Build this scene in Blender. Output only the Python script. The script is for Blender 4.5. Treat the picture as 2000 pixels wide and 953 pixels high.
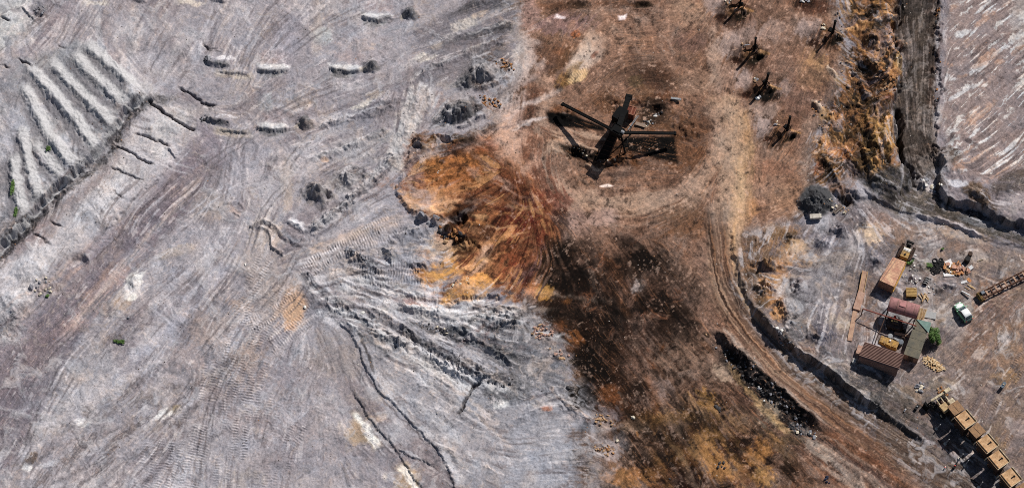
import bpy, bmesh, math, random
import numpy as np
from mathutils import Vector, Matrix
random.seed(7)
for o in list(bpy.data.objects): bpy.data.objects.remove(o)
SC = bpy.context.scene
COL = SC.collection
R = math.radians
# ------------------------------------------------------------------ camera (a drone seen far above, long lens)
D_CAM = 393.0
HF = R(24.0)
CDIR = Vector((0.15, -0.50, 1.0)).normalized()
cam_d = bpy.data.cameras.new('drone_camera'); cam = bpy.data.objects.new('drone_camera', cam_d); COL.objects.link(cam)
cam.location = CDIR * D_CAM
cam.rotation_euler = (-CDIR).to_track_quat('-Z', 'Y').to_euler()
cam_d.sensor_width = 36; cam_d.lens = 18 / math.tan(HF / 2)
cam_d.clip_start = 1; cam_d.clip_end = 20000
SC.camera = cam
CM = np.array(cam.rotation_euler.to_matrix()); CP = np.array(cam.location)
# site plan: 2000 x 953 plan units over the yard, 12 of them to a metre
def WR(u, v, z=0.0):
    u = np.asarray(u, float); v = np.asarray(v, float)
    k = math.tan(HF / 2) / 1000.0
    dx = (u - 1000) * k; dy = -(v - 476.5) * k
    d = CM[:, 0][:, None] * dx.ravel() + CM[:, 1][:, None] * dy.ravel() - CM[:, 2][:, None]
    t = (np.broadcast_to(z, u.shape).ravel() - CP[2]) / d[2]
    p = CP[:, None] + d * t
    return p[0].reshape(u.shape), p[1].reshape(u.shape)
# image axes on the ground, used to turn plan directions into world ones
_x0, _y0 = WR(1000, 476.5); _x1, _y1 = WR(1012, 476.5); _x2, _y2 = WR(1000, 488.5)
AX = Vector((float(_x1 - _x0), float(_y1 - _y0), 0)); AY = Vector((float(_x2 - _x0), float(_y2 - _y0), 0))
def wdir(du, dv):
    d = AX * du + AY * dv; d.normalize(); return d
# ------------------------------------------------------------------ light
SH = wdir(-0.70, 0.72)                     # shadows fall to the lower left of the plan
EL = R(47)
sv = Vector((-SH.x * math.cos(EL), -SH.y * math.cos(EL), math.sin(EL)))     # towards the sun
sun_d = bpy.data.lights.new('sun', 'SUN'); sun = bpy.data.objects.new('sun', sun_d); COL.objects.link(sun)
sun_d.energy = 5.0; sun_d.angle = R(0.5); sun_d.color = (1.0, 0.955, 0.90)
sun.rotation_euler = sv.to_track_quat('Z', 'Y').to_euler(); sun.location = (60, 60, 120)
W = bpy.data.worlds.new('World'); SC.world = W; W.use_nodes = True
nt = W.node_tree; nt.nodes.clear()
sk = nt.nodes.new('ShaderNodeTexSky'); sk.sky_type = 'NISHITA'; sk.sun_disc = False
sk.sun_elevation = EL; sk.sun_rotation = math.atan2(sv.x, sv.y)
bg = nt.nodes.new('ShaderNodeBackground'); bg.inputs['Strength'].default_value = 0.05
wo = nt.nodes.new('ShaderNodeOutputWorld')
nt.links.new(sk.outputs[0], bg.inputs[0]); nt.links.new(bg.outputs[0], wo.inputs[0])
SC.view_settings.view_transform = 'Standard'; SC.view_settings.look = 'None'
SC.view_settings.exposure = -0.22; SC.view_settings.gamma = 1.0; SC.view_settings.use_curve_mapping = False
SC.cycles.max_bounces = 5; SC.cycles.diffuse_bounces = 2
try: SC.cycles.use_denoising = False
except Exception: pass
SC.cycles.filter_width = 1.0
# ------------------------------------------------------------------ ground raster in plan units
ST = 1.25
U0, U1, V0, V1 = -90.0, 2090.0, -75.0, 1030.0
us = np.arange(U0, U1, ST); vs = np.arange(V0, V1, ST)
NU, NV = len(us), len(vs)
U, V = np.meshgrid(us, vs)
U = U.astype(np.float32); V = V.astype(np.float32)
def sm(x, a, b):
    t = np.clip((x - a) / (b - a), 0, 1); return t * t * (3 - 2 * t)
def vno(s, seed, sy=None, u=None, v=None):
    """smooth value noise in [-1,1], lattice s plan units"""
    u = U if u is None else u; v = V if v is None else v
    sy = sy or s
    rs = np.random.RandomState(seed)
    n1 = int((U1 - U0 + 400) / s) + 4; n2 = int((V1 - V0 + 400) / sy) + 4
    g = rs.uniform(-1, 1, (n2, n1)).astype(np.float32)
    x = np.clip((u - U0 + 200) / s, 0, n1 - 2.001); y = np.clip((v - V0 + 200) / sy, 0, n2 - 2.001)
    i = x.astype(np.int32); j = y.astype(np.int32); fx = x - i; fy = y - j
    fx = fx * fx * (3 - 2 * fx); fy = fy * fy * (3 - 2 * fy)
    a = g[j, i]; b = g[j, i + 1]; c = g[j + 1, i]; d = g[j + 1, i + 1]
    return (a + (b - a) * fx) * (1 - fy) + (c + (d - c) * fx) * fy
def fbm(s, seed, octs=4, gain=0.55, u=None, v=None):
    r = 0; a = 1; t = 0
    for k in range(octs):
        r = r + a * vno(s, seed + k * 17, u=u, v=v); t += a * a; a *= gain; s = max(s / 2.03, 1.6)
    return r / math.sqrt(t) * 1.7
def blur(a, r):
    k = max(int(r / ST), 1)
    for ax in (0, 1):
        for _ in range(2):
            p = np.pad(a, [(k, k) if i == ax else (0, 0) for i in range(2)], mode='edge').astype(np.float64)
            c = np.cumsum(p, axis=ax); z = np.zeros_like(np.take(c, [0], axis=ax)); c = np.concatenate([z, c], axis=ax)
            n = a.shape[ax]; w = 2 * k + 1
            a = ((np.take(c, range(w, w + n), axis=ax) - np.take(c, range(0, n), axis=ax)) / w).astype(np.float32)
    return a
def norm(a):
    a = a - a.mean(); return (a / a.std()).astype(np.float32)
# direction in which wheel tracks, scrapes and wash lines run (plan x, y, degrees anticlockwise)
FLOW = [(60,60,45),(150,50,60),(200,170,-43),(100,250,-55),(40,300,-75),(350,60,60),(450,80,65),(350,250,-20),(300,400,48),
 (200,500,48),(100,620,50),(40,750,55),(100,850,58),(250,830,40),(150,480,60),(330,560,30),(330,640,55),(420,560,55),(400,660,62),(450,850,80),(560,850,80),
 (480,350,80),(460,480,70),(520,600,45),(600,120,40),(600,250,20),(700,60,30),(800,60,18),(900,100,20),(950,60,15),(700,180,15),(700,280,28),
 (560,380,60),(700,440,30),(640,480,25),(600,520,20),(720,570,-10),(850,620,-15),(900,690,-32),(960,740,-35),(780,500,-15),(800,680,-28),
 (720,800,-52),(850,850,-32),(680,700,-60),(620,760,70),(950,900,-20),(1050,800,20),(1060,880,10),(1040,700,-15),(1000,620,-5),(800,230,75),(780,330,50),
 (700,400,33),(850,290,10),(880,350,15),(820,390,-10),(930,320,-35),(950,390,35),(960,460,48),(940,530,50),(1020,530,60),(1060,560,62),(900,560,20),(960,270,35),
 (1010,200,75),(1040,300,88),(1060,350,-70),(1110,420,-45),(1200,440,0),(1300,420,25),(1390,330,60),(1430,250,90),(1440,400,92),(1450,300,92),
 (1080,480,-80),(1130,520,-62),(1180,500,-55),(1260,520,-55),(1350,520,-48),(1420,560,-60),(1440,490,-88),(1480,640,-52),(1540,690,-45),(1620,750,-40),(1700,800,-36),(1850,900,-36),
 (1500,760,-42),(1600,850,-38),(1700,900,-36),(1150,120,48),(1090,140,60),(1250,80,5),(1350,120,20),(1100,240,-15),(1300,260,-8),(1200,340,5),(1350,250,-20),
 (1130,640,-60),(1200,720,-45),(1250,800,-50),(1330,880,-55),(1450,850,-48),(1530,900,-50),(1560,100,60),(1550,250,70),(1600,330,40),(1500,200,60),(1400,100,70),(1500,420,20),
 (1640,250,-60),(1720,260,-75),(1680,120,-40),(1740,150,-30),(1800,100,90),(1810,250,88),(1790,10,90),(1780,190,90),(1790,300,100),(1765,250,90),(1820,180,90),(1900,60,38),(1950,130,36),(1900,180,38),(1960,250,50),(1930,310,35),(1880,270,45),
 (1750,380,-30),(1850,420,-28),(1950,450,-18),(1900,370,-40),(1680,420,-50),(1600,500,60),(1560,560,30),(1500,560,-20),(1520,480,70),(1650,560,78),(1640,660,80),(1750,520,-40),
 (1850,480,10),(1950,620,50),(1900,720,58),(1960,800,58),(1850,700,40),(1950,500,-20),(1800,800,-30),(1730,760,-25)]
def flow_field():
    cx = np.zeros_like(U); cy = np.zeros_like(U); tot = np.full_like(U, 1e-9)
    wu = U + 14 * vno(70, 5); wv = V + 14 * vno(70, 6)
    for (x, y, a) in FLOW:
        d2 = ((wu - x) ** 2 + (wv - y) ** 2) / (55.0 ** 2)
        w = 1 / (0.15 + d2) ** 2.2
        cx += w * math.cos(2 * R(a)); cy += w * math.sin(2 * R(a)); tot += w
    th = 0.5 * np.arctan2(cy, cx) + 0.13 * fbm(60, 9, 3)
    return np.cos(th), -np.sin(th)
ALLS = (slice(None), slice(None))
FX, FY = flow_field()
def lic(src, L, step=1.0):
    acc = src.copy(); n = 1.0
    for sg in (1, -1):
        x = np.broadcast_to(np.arange(NU, dtype=np.float32), (NV, NU)).copy(); y = np.broadcast_to(np.arange(NV, dtype=np.float32)[:, None], (NV, NU)).copy()
        px = FX * sg; py = FY * sg
        for k in range(L):
            i = np.clip(x + 0.5, 0, NU - 1).astype(np.int32); j = np.clip(y + 0.5, 0, NV - 1).astype(np.int32)
            fx = FX[j, i]; fy = FY[j, i]; s = np.sign(fx * px + fy * py); s[s == 0] = 1
            px = fx * s; py = fy * s
            x += px * step; y += py * step
            i = np.clip(x + 0.5, 0, NU - 1).astype(np.int32); j = np.clip(y + 0.5, 0, NV - 1).astype(np.int32)
            w = 1 - k / L
            acc += src[j, i] * w; n += w
    return norm(acc)
_rs = np.random.RandomState(3)
LA = lic(_rs.normal(size=U.shape).astype(np.float32), 12)                      # fine streaks
LB = lic(norm(blur(_rs.normal(size=U.shape).astype(np.float32), 2)), 22, 1.6)      # tracks
LC = lic(norm(blur(_rs.normal(size=U.shape).astype(np.float32), 6)), 16, 3.0)      # broad bands
FA = fbm(9, 31, 4, 0.75); FB = fbm(40, 41, 5, 0.6); FC = fbm(150, 51, 4, 0.55); GR = norm(_rs.normal(size=U.shape).astype(np.float32))
LUMP = fbm(16, 61, 4, 0.6)
_p = sm(vno(46, 811) + .5 * vno(17, 812), -.5, .5); LB = (LB * (.35 + 1.0 * _p)).astype(np.float32)      # tracks come and go
_p = sm(vno(80, 813) + .5 * vno(30, 814), -.6, .5); LC = (LC * (.3 + .9 * _p)).astype(np.float32)
_wu = U + 22 * fbm(46, 821, 3); _wv = V + 22 * fbm(46, 822, 3)
FD = fbm(38, 831, 5, .72, u=_wu, v=_wv); FE = fbm(22, 841, 5, .75, u=_wu, v=_wv); FM = fbm(4.5, 851, 2, .8)
# ---- geometry of marks in plan units
def box(pts, r):
    xs = [p[0] for p in pts]; ys = [p[1] for p in pts]
    i0 = max(int((min(xs) - r - U0) / ST), 0); i1 = min(int((max(xs) + r - U0) / ST) + 2, NU)
    j0 = max(int((min(ys) - r - V0) / ST), 0); j1 = min(int((max(ys) + r - V0) / ST) + 2, NV)
    return slice(j0, max(j1, j0 + 1)), slice(i0, max(i1, i0 + 1))
def smooth_pts(pts, n=2):
    pts = [tuple(map(float, p)) for p in pts]
    if len(pts) < 3: return pts
    for _ in range(n):
        q = [pts[0]]
        for a, b in zip(pts[:-1], pts[1:]):
            q += [(a[0] * .75 + b[0] * .25, a[1] * .75 + b[1] * .25), (a[0] * .25 + b[0] * .75, a[1] * .25 + b[1] * .75)]
        q.append(pts[-1]); pts = q
    return pts
def dist(pts, r, wob=0, ws=18, seed=1, smooth=True):
    """distance to a polyline inside its box: |d|, sign (+ = right-hand side walking along, on the plan), arc length, t"""
    if smooth: pts = smooth_pts(pts)
    b = box(pts, r); u = U[b]; v = V[b]
    if wob:
        u = u + wob * fbm(ws, seed, 3, u=u, v=v); v = v + wob * fbm(ws, seed + 99, 3, u=U[b], v=v)
    best = np.full(u.shape, 1e9, np.float32); sgn = np.ones_like(best); arc = np.zeros_like(best); s0 = 0
    tot = sum(math.dist(p, q) for p, q in zip(pts[:-1], pts[1:]))
    for p, q in zip(pts[:-1], pts[1:]):
        dx, dy = q[0] - p[0], q[1] - p[1]; L2 = dx * dx + dy * dy + 1e-9; L = math.sqrt(L2)
        t = np.clip(((u - p[0]) * dx + (v - p[1]) * dy) / L2, 0, 1)
        d = np.hypot(u - p[0] - t * dx, v - p[1] - t * dy)
        m = d < best
        best = np.where(m, d, best); arc = np.where(m, s0 + t * L, arc)
        sgn = np.where(m, np.sign(dx * (v - p[1]) - dy * (u - p[0])), sgn); s0 += L
    return b, best, sgn, arc, tot
def inpoly(pts, r):
    """signed distance like: + inside"""
    b = box(pts, r); u = U[b]; v = V[b]
    ins = np.zeros(u.shape, bool); best = np.full(u.shape, 1e9, np.float32)
    for p, q in zip(pts, pts[1:] + pts[:1]):
        dx, dy = q[0] - p[0], q[1] - p[1]; L2 = dx * dx + dy * dy + 1e-9
        t = np.clip(((u - p[0]) * dx + (v - p[1]) * dy) / L2, 0, 1)
        best = np.minimum(best, np.hypot(u - p[0] - t * dx, v - p[1] - t * dy))
        c = ((p[1] > v) != (q[1] > v)) & (u < (q[0] - p[0]) * (v - p[1]) / ((q[1] - p[1]) or 1e-9) + p[0])
        ins ^= c
    return b, np.where(ins, best, -best)
# ------------------------------------------------------------------ relief tools (metres)
H = np.zeros_like(U)
def ridge(pts, h, wl, wr=None, wob=2.0, seed=1, rag=0.25, taper=12, sharp=1.0, ws=14):
    """bank: h metres high, wl / wr plan units wide on its left / right side"""
    wr = wr or wl; h = h * .72; rag *= .6
    if h > 0: wl = max(wl, h * 8); wr = max(wr, h * 8)
    b, d, s, arc, tot = dist(pts, max(wl, wr) + 4, wob, ws, seed)
    w = np.where(s > 0, wr, wl); x = np.clip(1 - d / w, 0, 1)
    x = np.clip(x + (.10 * FE[b] + .05 * FA[b]) * (x > 0), 0, 1.1); f = x * x * (3 - 2 * x) * (1 - sharp) + x * sharp
    e = np.clip(np.minimum(arc, tot - arc) / taper, 0, 1) if taper else 1
    H[b] += h * f * (1 + rag * FB[b]) * e
def scarp(pts, h, face=6, fade=150, high='l', wob=3.0, seed=1, taper=30, rag=0.12, ws=26, steep=False):
    """drop of h metres; ground on the high side slopes gently back over `fade`"""
    if not steep: h *= .8; face = max(face, h * 12)
    b, d, s, arc, tot = dist(pts, fade, wob, ws, seed)
    sd = d * s * (1 if high == 'r' else -1) + 1.2 * FE[b] + .6 * FA[b]
    f = sm(sd, -face * .5, face * .5) * (1 - sm(d, fade * .15, fade))
    e = np.clip(np.minimum(arc, tot - arc) / taper, 0, 1); e = e * e * (3 - 2 * e)
    H[b] += h * f * e * (1 + rag * .5 * FB[b])
def mound(x, y, rx, ry, h, ang=0, cone=0.5, wob=0.18, seed=1, rag=0.12):
    r = max(rx, ry) * 1.5; b = box([(x, y)], r); u = U[b] - x; v = V[b] - y
    a = R(ang); p = (u * math.cos(a) - v * math.sin(a)) / rx; q = (u * math.sin(a) + v * math.cos(a)) / ry
    d = np.hypot(p, q) + wob * fbm(max(rx, ry) * .6, seed, 3, u=U[b], v=V[b])
    c = np.clip(1 - d, 0, 1); g = sm(c, 0, 1)
    H[b] += h * (c * cone + g * (1 - cone)) * (1 + rag * LUMP[b])
def plateau(pts, h, face=6, wob=3, seed=1):
    b, sd = inpoly(pts, face + 20)
    sd = sd + wob * fbm(14, seed, 3, u=U[b], v=V[b])
    H[b] += h * sm(sd, -face * .5, face * .5)
# ------------------------------------------------------------------ colour tools: colours written as they look lit (sRGB 0-255)
def lin(c):
    c = np.asarray(c, float) / 255; return np.where(c <= .04045, c / 12.92, ((c + .055) / 1.055) ** 2.4)
C = np.zeros(U.shape + (3,), np.float32)
ROCK = np.zeros_like(U)           # where broken, lumpy ground lies
REC = []; KEEP = [True]
def put(b, m, col):
    if KEEP[0] and b is not ALLS and m.sum() < 45000: REC.append((b, np.asarray(m, np.float16), col))
    m = np.clip(m, 0, 1)[..., None]; C[b] = C[b] * (1 - m) + lin(col).astype(np.float32) * m
def poly(pts, col, a=1.0, soft=12, rag=8, st=0.0, fine=0.35, rock=0):
    b, sd = inpoly(pts, soft + rag * 2 + 10)
    sd = sd + rag * (0.6 * FB[b] + fine * FA[b] + st * LB[b])
    m = sm(sd, -soft, soft); put(b, m * a, col)
    if rock: ROCK[b] = np.maximum(ROCK[b], m * rock)
def blob(x, y, rx, ry, ang, col, a=1.0, rag=0.3, st=0.25, soft=0.5, rock=0, fine=.3):
    r = max(rx, ry) * 1.9; b = box([(x, y)], r); u = U[b] - x; v = V[b] - y
    t = R(ang); p = (u * math.cos(t) - v * math.sin(t)) / rx; q = (u * math.sin(t) + v * math.cos(t)) / ry
    d = 1 - np.hypot(p, q) + rag * (0.5 * FB[b] + fine * FA[b]) + st * LB[b] * .6
    m = sm(d, -soft * .4, soft * .8) * (1 - sm(np.hypot(p, q), 1.2, 1.8)); put(b, m * a, col)
    if rock: ROCK[b] = np.maximum(ROCK[b], m * rock)
def line(pts, w, col, a=1.0, soft=None, wob=2.0, seed=1, rag=0.3, st=0.0, taper=15, ws=16, rock=0, fine=.3):
    soft = soft if soft is not None else w * .6
    b, d, s, arc, tot = dist(pts, w + soft + 8, wob, ws, seed)
    e = np.clip(np.minimum(arc, tot - arc) / taper, 0, 1) if taper else 1
    m = sm(w * (1 + rag * (.6 * FB[b] + fine * FA[b] + st * LB[b])) - d, -soft, soft) * e; put(b, m * a, col)
    if rock: ROCK[b] = np.maximum(ROCK[b], m * rock)
def tread(pts, w, per=6.5, h=0.07, col=None, a=0.5, wob=1.0, seed=1, gap=0.0):
    """caterpillar print: cross ribs along a path"""
    b, d, s, arc, tot = dist(pts, w + 6, wob, 20, seed)
    m = sm(w - d, -1, 2.5) * np.clip(np.minimum(arc, tot - arc) / 10, 0, 1) * np.clip(.7 + .6 * FB[b], 0, 1)
    if gap: m = m * (1 - sm(gap - d, -1, 1))
    wv = np.sin(arc * 2 * math.pi / per)
    H[b] += h * wv * m
    C[b] *= (1 + .28 * a * wv * m)[..., None]
    if col is not None: put(b, m * a * (wv * .5 + .5), col)

def aniso(ang, L, Wd, seed, b=ALLS, octs=2):
    """streaky noise, L long and Wd wide, running at `ang` degrees"""
    a = R(ang); u = U[b] + 3 * FA[b]; v = V[b] + 3 * FE[b]; p = u * math.cos(a) - v * math.sin(a); q = u * math.sin(a) + v * math.cos(a)
    r = vno(L, seed, Wd, u=(p * 1.0) % 1900, v=q % 1000)
    if octs > 1: r = r + .6 * vno(L * .45, seed + 7, Wd * .5, u=(p + 300) % 1900, v=(q + 200) % 1000)
    return r
def stripes(pts, w, cols, per=5, a=.7, L=120, seed=1, thr=.1, soft=10, relief=0.0):
    """wheel ruts: noise that follows a path"""
    b, d, s, arc, tot = dist(pts, w + soft, 2, 40, seed); sd = d * s + 1.2 * FE[b] + .7 * FA[b]
    m = sm(w - d, -soft * .5, soft) * np.clip(np.minimum(arc, tot - arc) / 40, 0, 1)
    for k, (c, al) in enumerate(cols):
        n = vno(L, seed + 3 * k, per, u=arc, v=sd * (1 + .0 * k) + 300) + .5 * vno(L * .4, seed + 3 * k + 50, per * .45, u=arc, v=sd + 300)
        put(b, m * sm(n, thr, thr + .8) * al * a, c)
        if relief: H[b] += relief * n * m
ALL = ALLS
# ---- base of the grey-lilac working floor (left)
put(ALL, np.ones_like(U), (164, 155, 161))
put(ALL, sm(.55 * LC + .5 * FB, -.2, 1.6) * .8, (184, 177, 182))
put(ALL, sm(-.6 * LC + .5 * FC, .0, 1.5) * .75, (142, 128, 135))
put(ALL, sm(.6 * LB + .7 * vno(90, 71), .5, 1.6) * .45, (186, 164, 148))
put(ALL, sm(.5 * LC - .8 * vno(120, 72), .5, 1.6) * .5, (146, 148, 158))
# top left
poly([(-90,-75),(75,-75),(60,0),(40,20),(78,55),(45,90),(0,115),(-90,115)], (188,188,187), .85, 10, 6)
blob(80,20,16,18,0,(110,108,112),.7,rag=.6,rock=.9)
line([(-10,36),(35,12),(75,45)],3,(150,146,148),.8)
line([(45,45),(75,45)],6,(120,120,126),.6,rock=.8); blob(72,58,10,7,0,(128,134,142),.8)
line([(90,25),(60,60),(20,100),(-20,130)],7,(190,160,140),.45,st=.5)
line([(160,-10),(100,50),(50,90),(0,130),(-30,160)],16,(158,142,148),.6,st=.6)
line([(45,75),(30,95)],4,(225,212,205),.8); line([(72,70),(55,92)],4,(222,212,208),.7)
line([(155,8),(175,3),(215,8)],5,(215,200,180),.75,rag=.6); line([(340,8),(360,3),(405,8)],5,(215,200,180),.75,rag=.6)
line([(262,0),(265,25),(270,60),(265,110)],7,(185,170,165),.5,st=.5); line([(195,20),(190,60),(200,100),(230,140)],6,(180,180,186),.5)
# furrowed stockpile top left
FURP = [(150,78),(285,175),(290,185),(238,215),(235,238),(190,305),(150,325),(145,345),(120,355),(75,408),(45,440),(15,468),(-60,560),(-90,560),(-90,120),(30,115),(95,105)]
poly(FURP, (158,157,159), .85, 8, 5)
poly([(-90,120),(25,130),(45,250),(20,330),(30,420),(-20,520),(-90,560)], (138,135,143), .7, 14, 9)
blob(10,235,30,60,0,(128,124,134),.5); blob(5,215,25,16,0,(172,172,176),.6)
# slope foot below the furrow scarp, whose shade is painted as dark rubble
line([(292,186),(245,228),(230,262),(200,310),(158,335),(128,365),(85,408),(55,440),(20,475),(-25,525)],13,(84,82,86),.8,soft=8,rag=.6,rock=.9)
poly([(300,200),(420,210),(350,300),(280,400),(150,480),(60,560),(-40,640),(-60,560),(60,450),(160,350),(230,290)], (178,168,168), .6, 16, 10)
blob(275,180,40,22,0,(176,170,168),.6); blob(310,195,42,11,4,(96,92,92),.7,rag=.6,rock=.8)
poly([(222,262),(200,330),(170,352),(140,372),(60,435),(40,460),(70,470),(130,410),(195,370),(235,300)],(142,124,126),.6,9,6)
blob(200,390,60,34,45,(198,196,200),.8,st=.5); blob(250,340,35,24,0,(190,190,192),.7); blob(330,245,50,22,30,(190,186,182),.7)
blob(315,300,24,14,-30,(196,194,194),.7); blob(60,470,60,26,35,(150,126,128),.6); blob(60,520,55,35,40,(192,190,194),.75)
blob(30,590,45,32,0,(196,194,196),.75); blob(20,640,45,28,0,(134,132,140),.8,rock=1); blob(90,555,36,28,0,(134,130,136),.7,rock=1); blob(25,660,26,14,0,(200,200,202),.7)
blob(65,690,28,16,30,(200,190,190),.6)
blob(150,510,26,22,0,(112,100,106),.7,rag=.5); blob(155,505,22,8,20,(180,178,180),.6); blob(170,525,16,12,0,(150,112,108),.5)
# haul road running from the middle top down to the left edge
line([(430,262),(380,310),(330,370),(260,440),(190,520),(120,600),(50,690),(-30,790),(-60,840)],48,(146,130,140),.75,soft=16,st=.5)
line([(445,300),(390,370),(300,480),(200,590),(120,700),(60,800),(20,900),(-20,960)],9,(118,104,118),.45,st=.8,soft=8)
line([(350,335),(290,400),(210,480),(140,560)],5,(190,172,162),.45,st=.9); line([(300,370),(215,445)],4,(120,108,110),.6)
line([(245,515),(200,565),(150,620),(110,660)],16,(198,160,148),.7,st=.8,soft=12); line([(240,485),(200,540),(150,600)],5,(206,158,112),.55,st=.9)
line([(208,545),(185,585)],7,(226,206,200),.6,st=.8,soft=6)
line([(100,620),(60,700),(30,780),(0,860)],22,(122,106,118),.55,st=.7,soft=14)
line([(60,690),(30,720),(-10,740)],26,(124,106,110),.6,st=.5,soft=12)
blob(262,545,14,26,-30,(214,210,202),.9); blob(248,573,20,10,0,(218,206,200),.8); blob(240,590,22,16,0,(178,148,122),.7); blob(256,580,10,8,0,(230,226,214),.8)
blob(215,610,14,12,0,(128,114,118),.5,rock=.6); blob(228,660,20,10,0,(120,104,98),.5,rock=.5); blob(250,623,15,9,0,(120,106,116),.7,rag=.1,st=0)
line([(305,505),(340,492),(385,482)],8,(188,166,142),.6); blob(360,520,50,28,0,(148,144,154),.5); blob(410,400,40,30,0,(180,160,145),.45)
line([(480,470),(430,520),(390,600),(330,640),(270,700),(230,760)],9,(176,172,184),.6,st=.8,soft=8); line([(440,480),(415,520),(440,470)],10,(134,122,126),.5)
line([(470,520),(400,600),(340,670)],8,(130,118,124),.5,st=.8)
poly([(95,800),(110,720),(190,640),(215,700),(240,740),(190,780),(130,810),(90,860),(60,900)], (172,168,174), .7, 14, 8)
blob(150,735,30,20,0,(186,170,164),.5); blob(110,825,30,26,0,(178,164,158),.5)
blob(162,824,15,9,0,(228,224,220),.95,rag=.15); line([(175,826),(230,815)],5,(186,184,190),.7); blob(170,805,12,8,45,(130,96,56),.85)
blob(54,912,13,8,0,(224,220,216),.95,rag=.15); blob(62,895,14,10,45,(132,100,62),.85); line([(65,912),(120,900)],5,(186,184,190),.6)
blob(325,806,20,9,20,(224,222,218),.85); blob(345,799,11,9,0,(178,150,96),.8)
for x, y, rx, ry, a in [(195,790,40,10,40),(260,755,36,8,45),(240,850,50,9,38),(340,760,30,10,20),(150,880,50,10,40),(205,900,30,12,50),(285,785,30,12,0),(90,930,40,8,45),(300,880,40,10,10),(350,830,20,10,0)]:
    blob(x,y,rx,ry,a,(116,104,106),.62,st=.7,rag=.6)
for x, y, rx, ry, c in [(420,640,60,50,(168,148,140)),(360,700,60,30,(160,142,142)),(480,700,40,50,(176,150,134)),(470,600,28,18,(186,150,120)),(560,590,34,44,(196,158,124)),(520,520,60,40,(182,164,156)),
    (420,780,50,40,(140,124,126)),(400,880,80,50,(146,142,150)),(560,900,60,40,(144,134,142)),(520,830,50,40,(152,136,140)),(600,820,70,50,(160,148,152)),(480,930,40,20,(160,150,146)),(540,730,60,30,(152,138,144)),(610,700,40,30,(150,138,140)),(640,800,40,40,(178,166,168))]:
    blob(x,y,rx,ry,0,c,.5,st=.4,rag=.5)
# top middle of the grey floor
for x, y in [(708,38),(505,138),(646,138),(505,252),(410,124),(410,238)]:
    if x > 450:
        poly([(x-4,y-14),(x+20,y-8),(x+44,y-9),(x+62,y-8),(x+50,y+1),(x+30,y+3),(x+4,y)], (206,203,202), .9, 3, 1.5); poly([(x+2,y),(x+32,y+2),(x+34,y+13),(x+16,y+14),(x+2,y+10)], (126,124,128), .9, 2, 1.5); poly([(x+33,y+2),(x+52,y-1),(x+46,y+9),(x+34,y+13)], (160,158,160), .9, 2, 1.5)  # mound tops painted light, cut faces painted as if shaded
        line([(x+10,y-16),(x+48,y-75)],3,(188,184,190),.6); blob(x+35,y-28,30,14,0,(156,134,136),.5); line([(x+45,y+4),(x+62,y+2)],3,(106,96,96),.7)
    else:
        line([(x,y-4),(x+40,y+6)],6,(120,118,122),.85,rag=.5,rock=.8); blob(x-4,y-6,9,10,0,(130,130,136),.7,rock=1); line([(x+5,y+14),(x+35,y+22),(x+88,y+28)],6,(204,184,158),.75,rag=.5)
        blob(x+30,y-9,22,6,0,(208,200,200),.7); line([(x-5,y-36),(x+4,y-22),(x,y-18)],3,(76,74,80),.8); line([(x+4,y-26),(x+24,y-22)],2,(80,76,82),.7)
for x, y in [(802,30),(725,132),(597,243)]:
    poly([(x-20,y+2),(x-4,y-18),(x+3,y-18),(x+18,y+4),(x+10,y+8),(x-10,y+8)], (112,110,114), .9, 3, 2); blob(x-16,y+4,8,6,0,(196,176,150),.6)
for x, y in [(690,88),(565,200)]:
    blob(x+14,y+2,28,12,0,(184,158,142),.5); line([(x+40,y-5),(x+36,y+12)],3,(222,186,152),.7,taper=4); line([(x+50,y-6),(x+50,y+12)],5,(150,150,158),.7,taper=3)
blob(560,70,30,50,0,(176,168,180),.5); blob(620,40,14,60,0,(186,166,152),.45); line([(615,10),(560,60),(520,120)],5,(180,176,186),.5); blob(630,70,22,20,0,(178,188,192),.5)
blob(700,100,60,26,0,(172,160,166),.4); blob(520,200,16,20,0,(168,178,182),.5); blob(600,310,60,40,0,(178,166,168),.5); blob(560,360,14,50,0,(186,164,144),.4); blob(480,310,60,50,0,(172,164,172),.5)
blob(670,235,50,24,0,(158,156,166),.45); blob(760,230,60,16,20,(168,158,164),.4)
# lilac / charcoal fans on the upper right of the grey floor
poly([(850,40),(905,0),(1000,-75),(1004,60),(985,90),(900,120),(840,110),(800,90)], (128,120,128), .75, 12, 7, st=.5)
poly([(905,4),(1000,-10),(1000,16),(950,22),(880,30)], (92,88,92), .8, 5, 4, st=.6)
poly([(905,68),(1003,38),(1003,62),(950,75),(890,78)], (96,92,96), .8, 5, 4, st=.6)
poly([(810,130),(900,104),(1002,82),(1000,118),(930,150),(850,160),(760,178),(690,190),(760,160)], (134,124,130), .75, 8, 5, st=.6)
poly([(690,218),(760,196),(835,188),(800,230),(740,240),(680,250)], (134,126,134), .7, 6, 5, st=.5)
line([(1000,14),(960,28),(900,62),(860,80)],5,(172,168,172),.6,st=.4); line([(1000,42),(940,62),(905,70)],2.5,(190,186,186),.7)
line([(980,70),(915,98),(875,118),(830,140),(795,160)],3.5,(184,178,178),.7,st=.3)
line([(760,200),(700,222),(660,232),(620,246)],3,(186,182,186),.6)
for x, y in [(910,48),(830,112),(705,206)]:
    blob(x,y,26,11,18,(198,188,176),.75,rag=.6,rock=.9); blob(x+25,y-20,18,8,20,(196,170,140),.5)
blob(850,195,30,20,0,(170,140,132),.6); blob(880,165,28,10,10,(180,164,150),.4)
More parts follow.
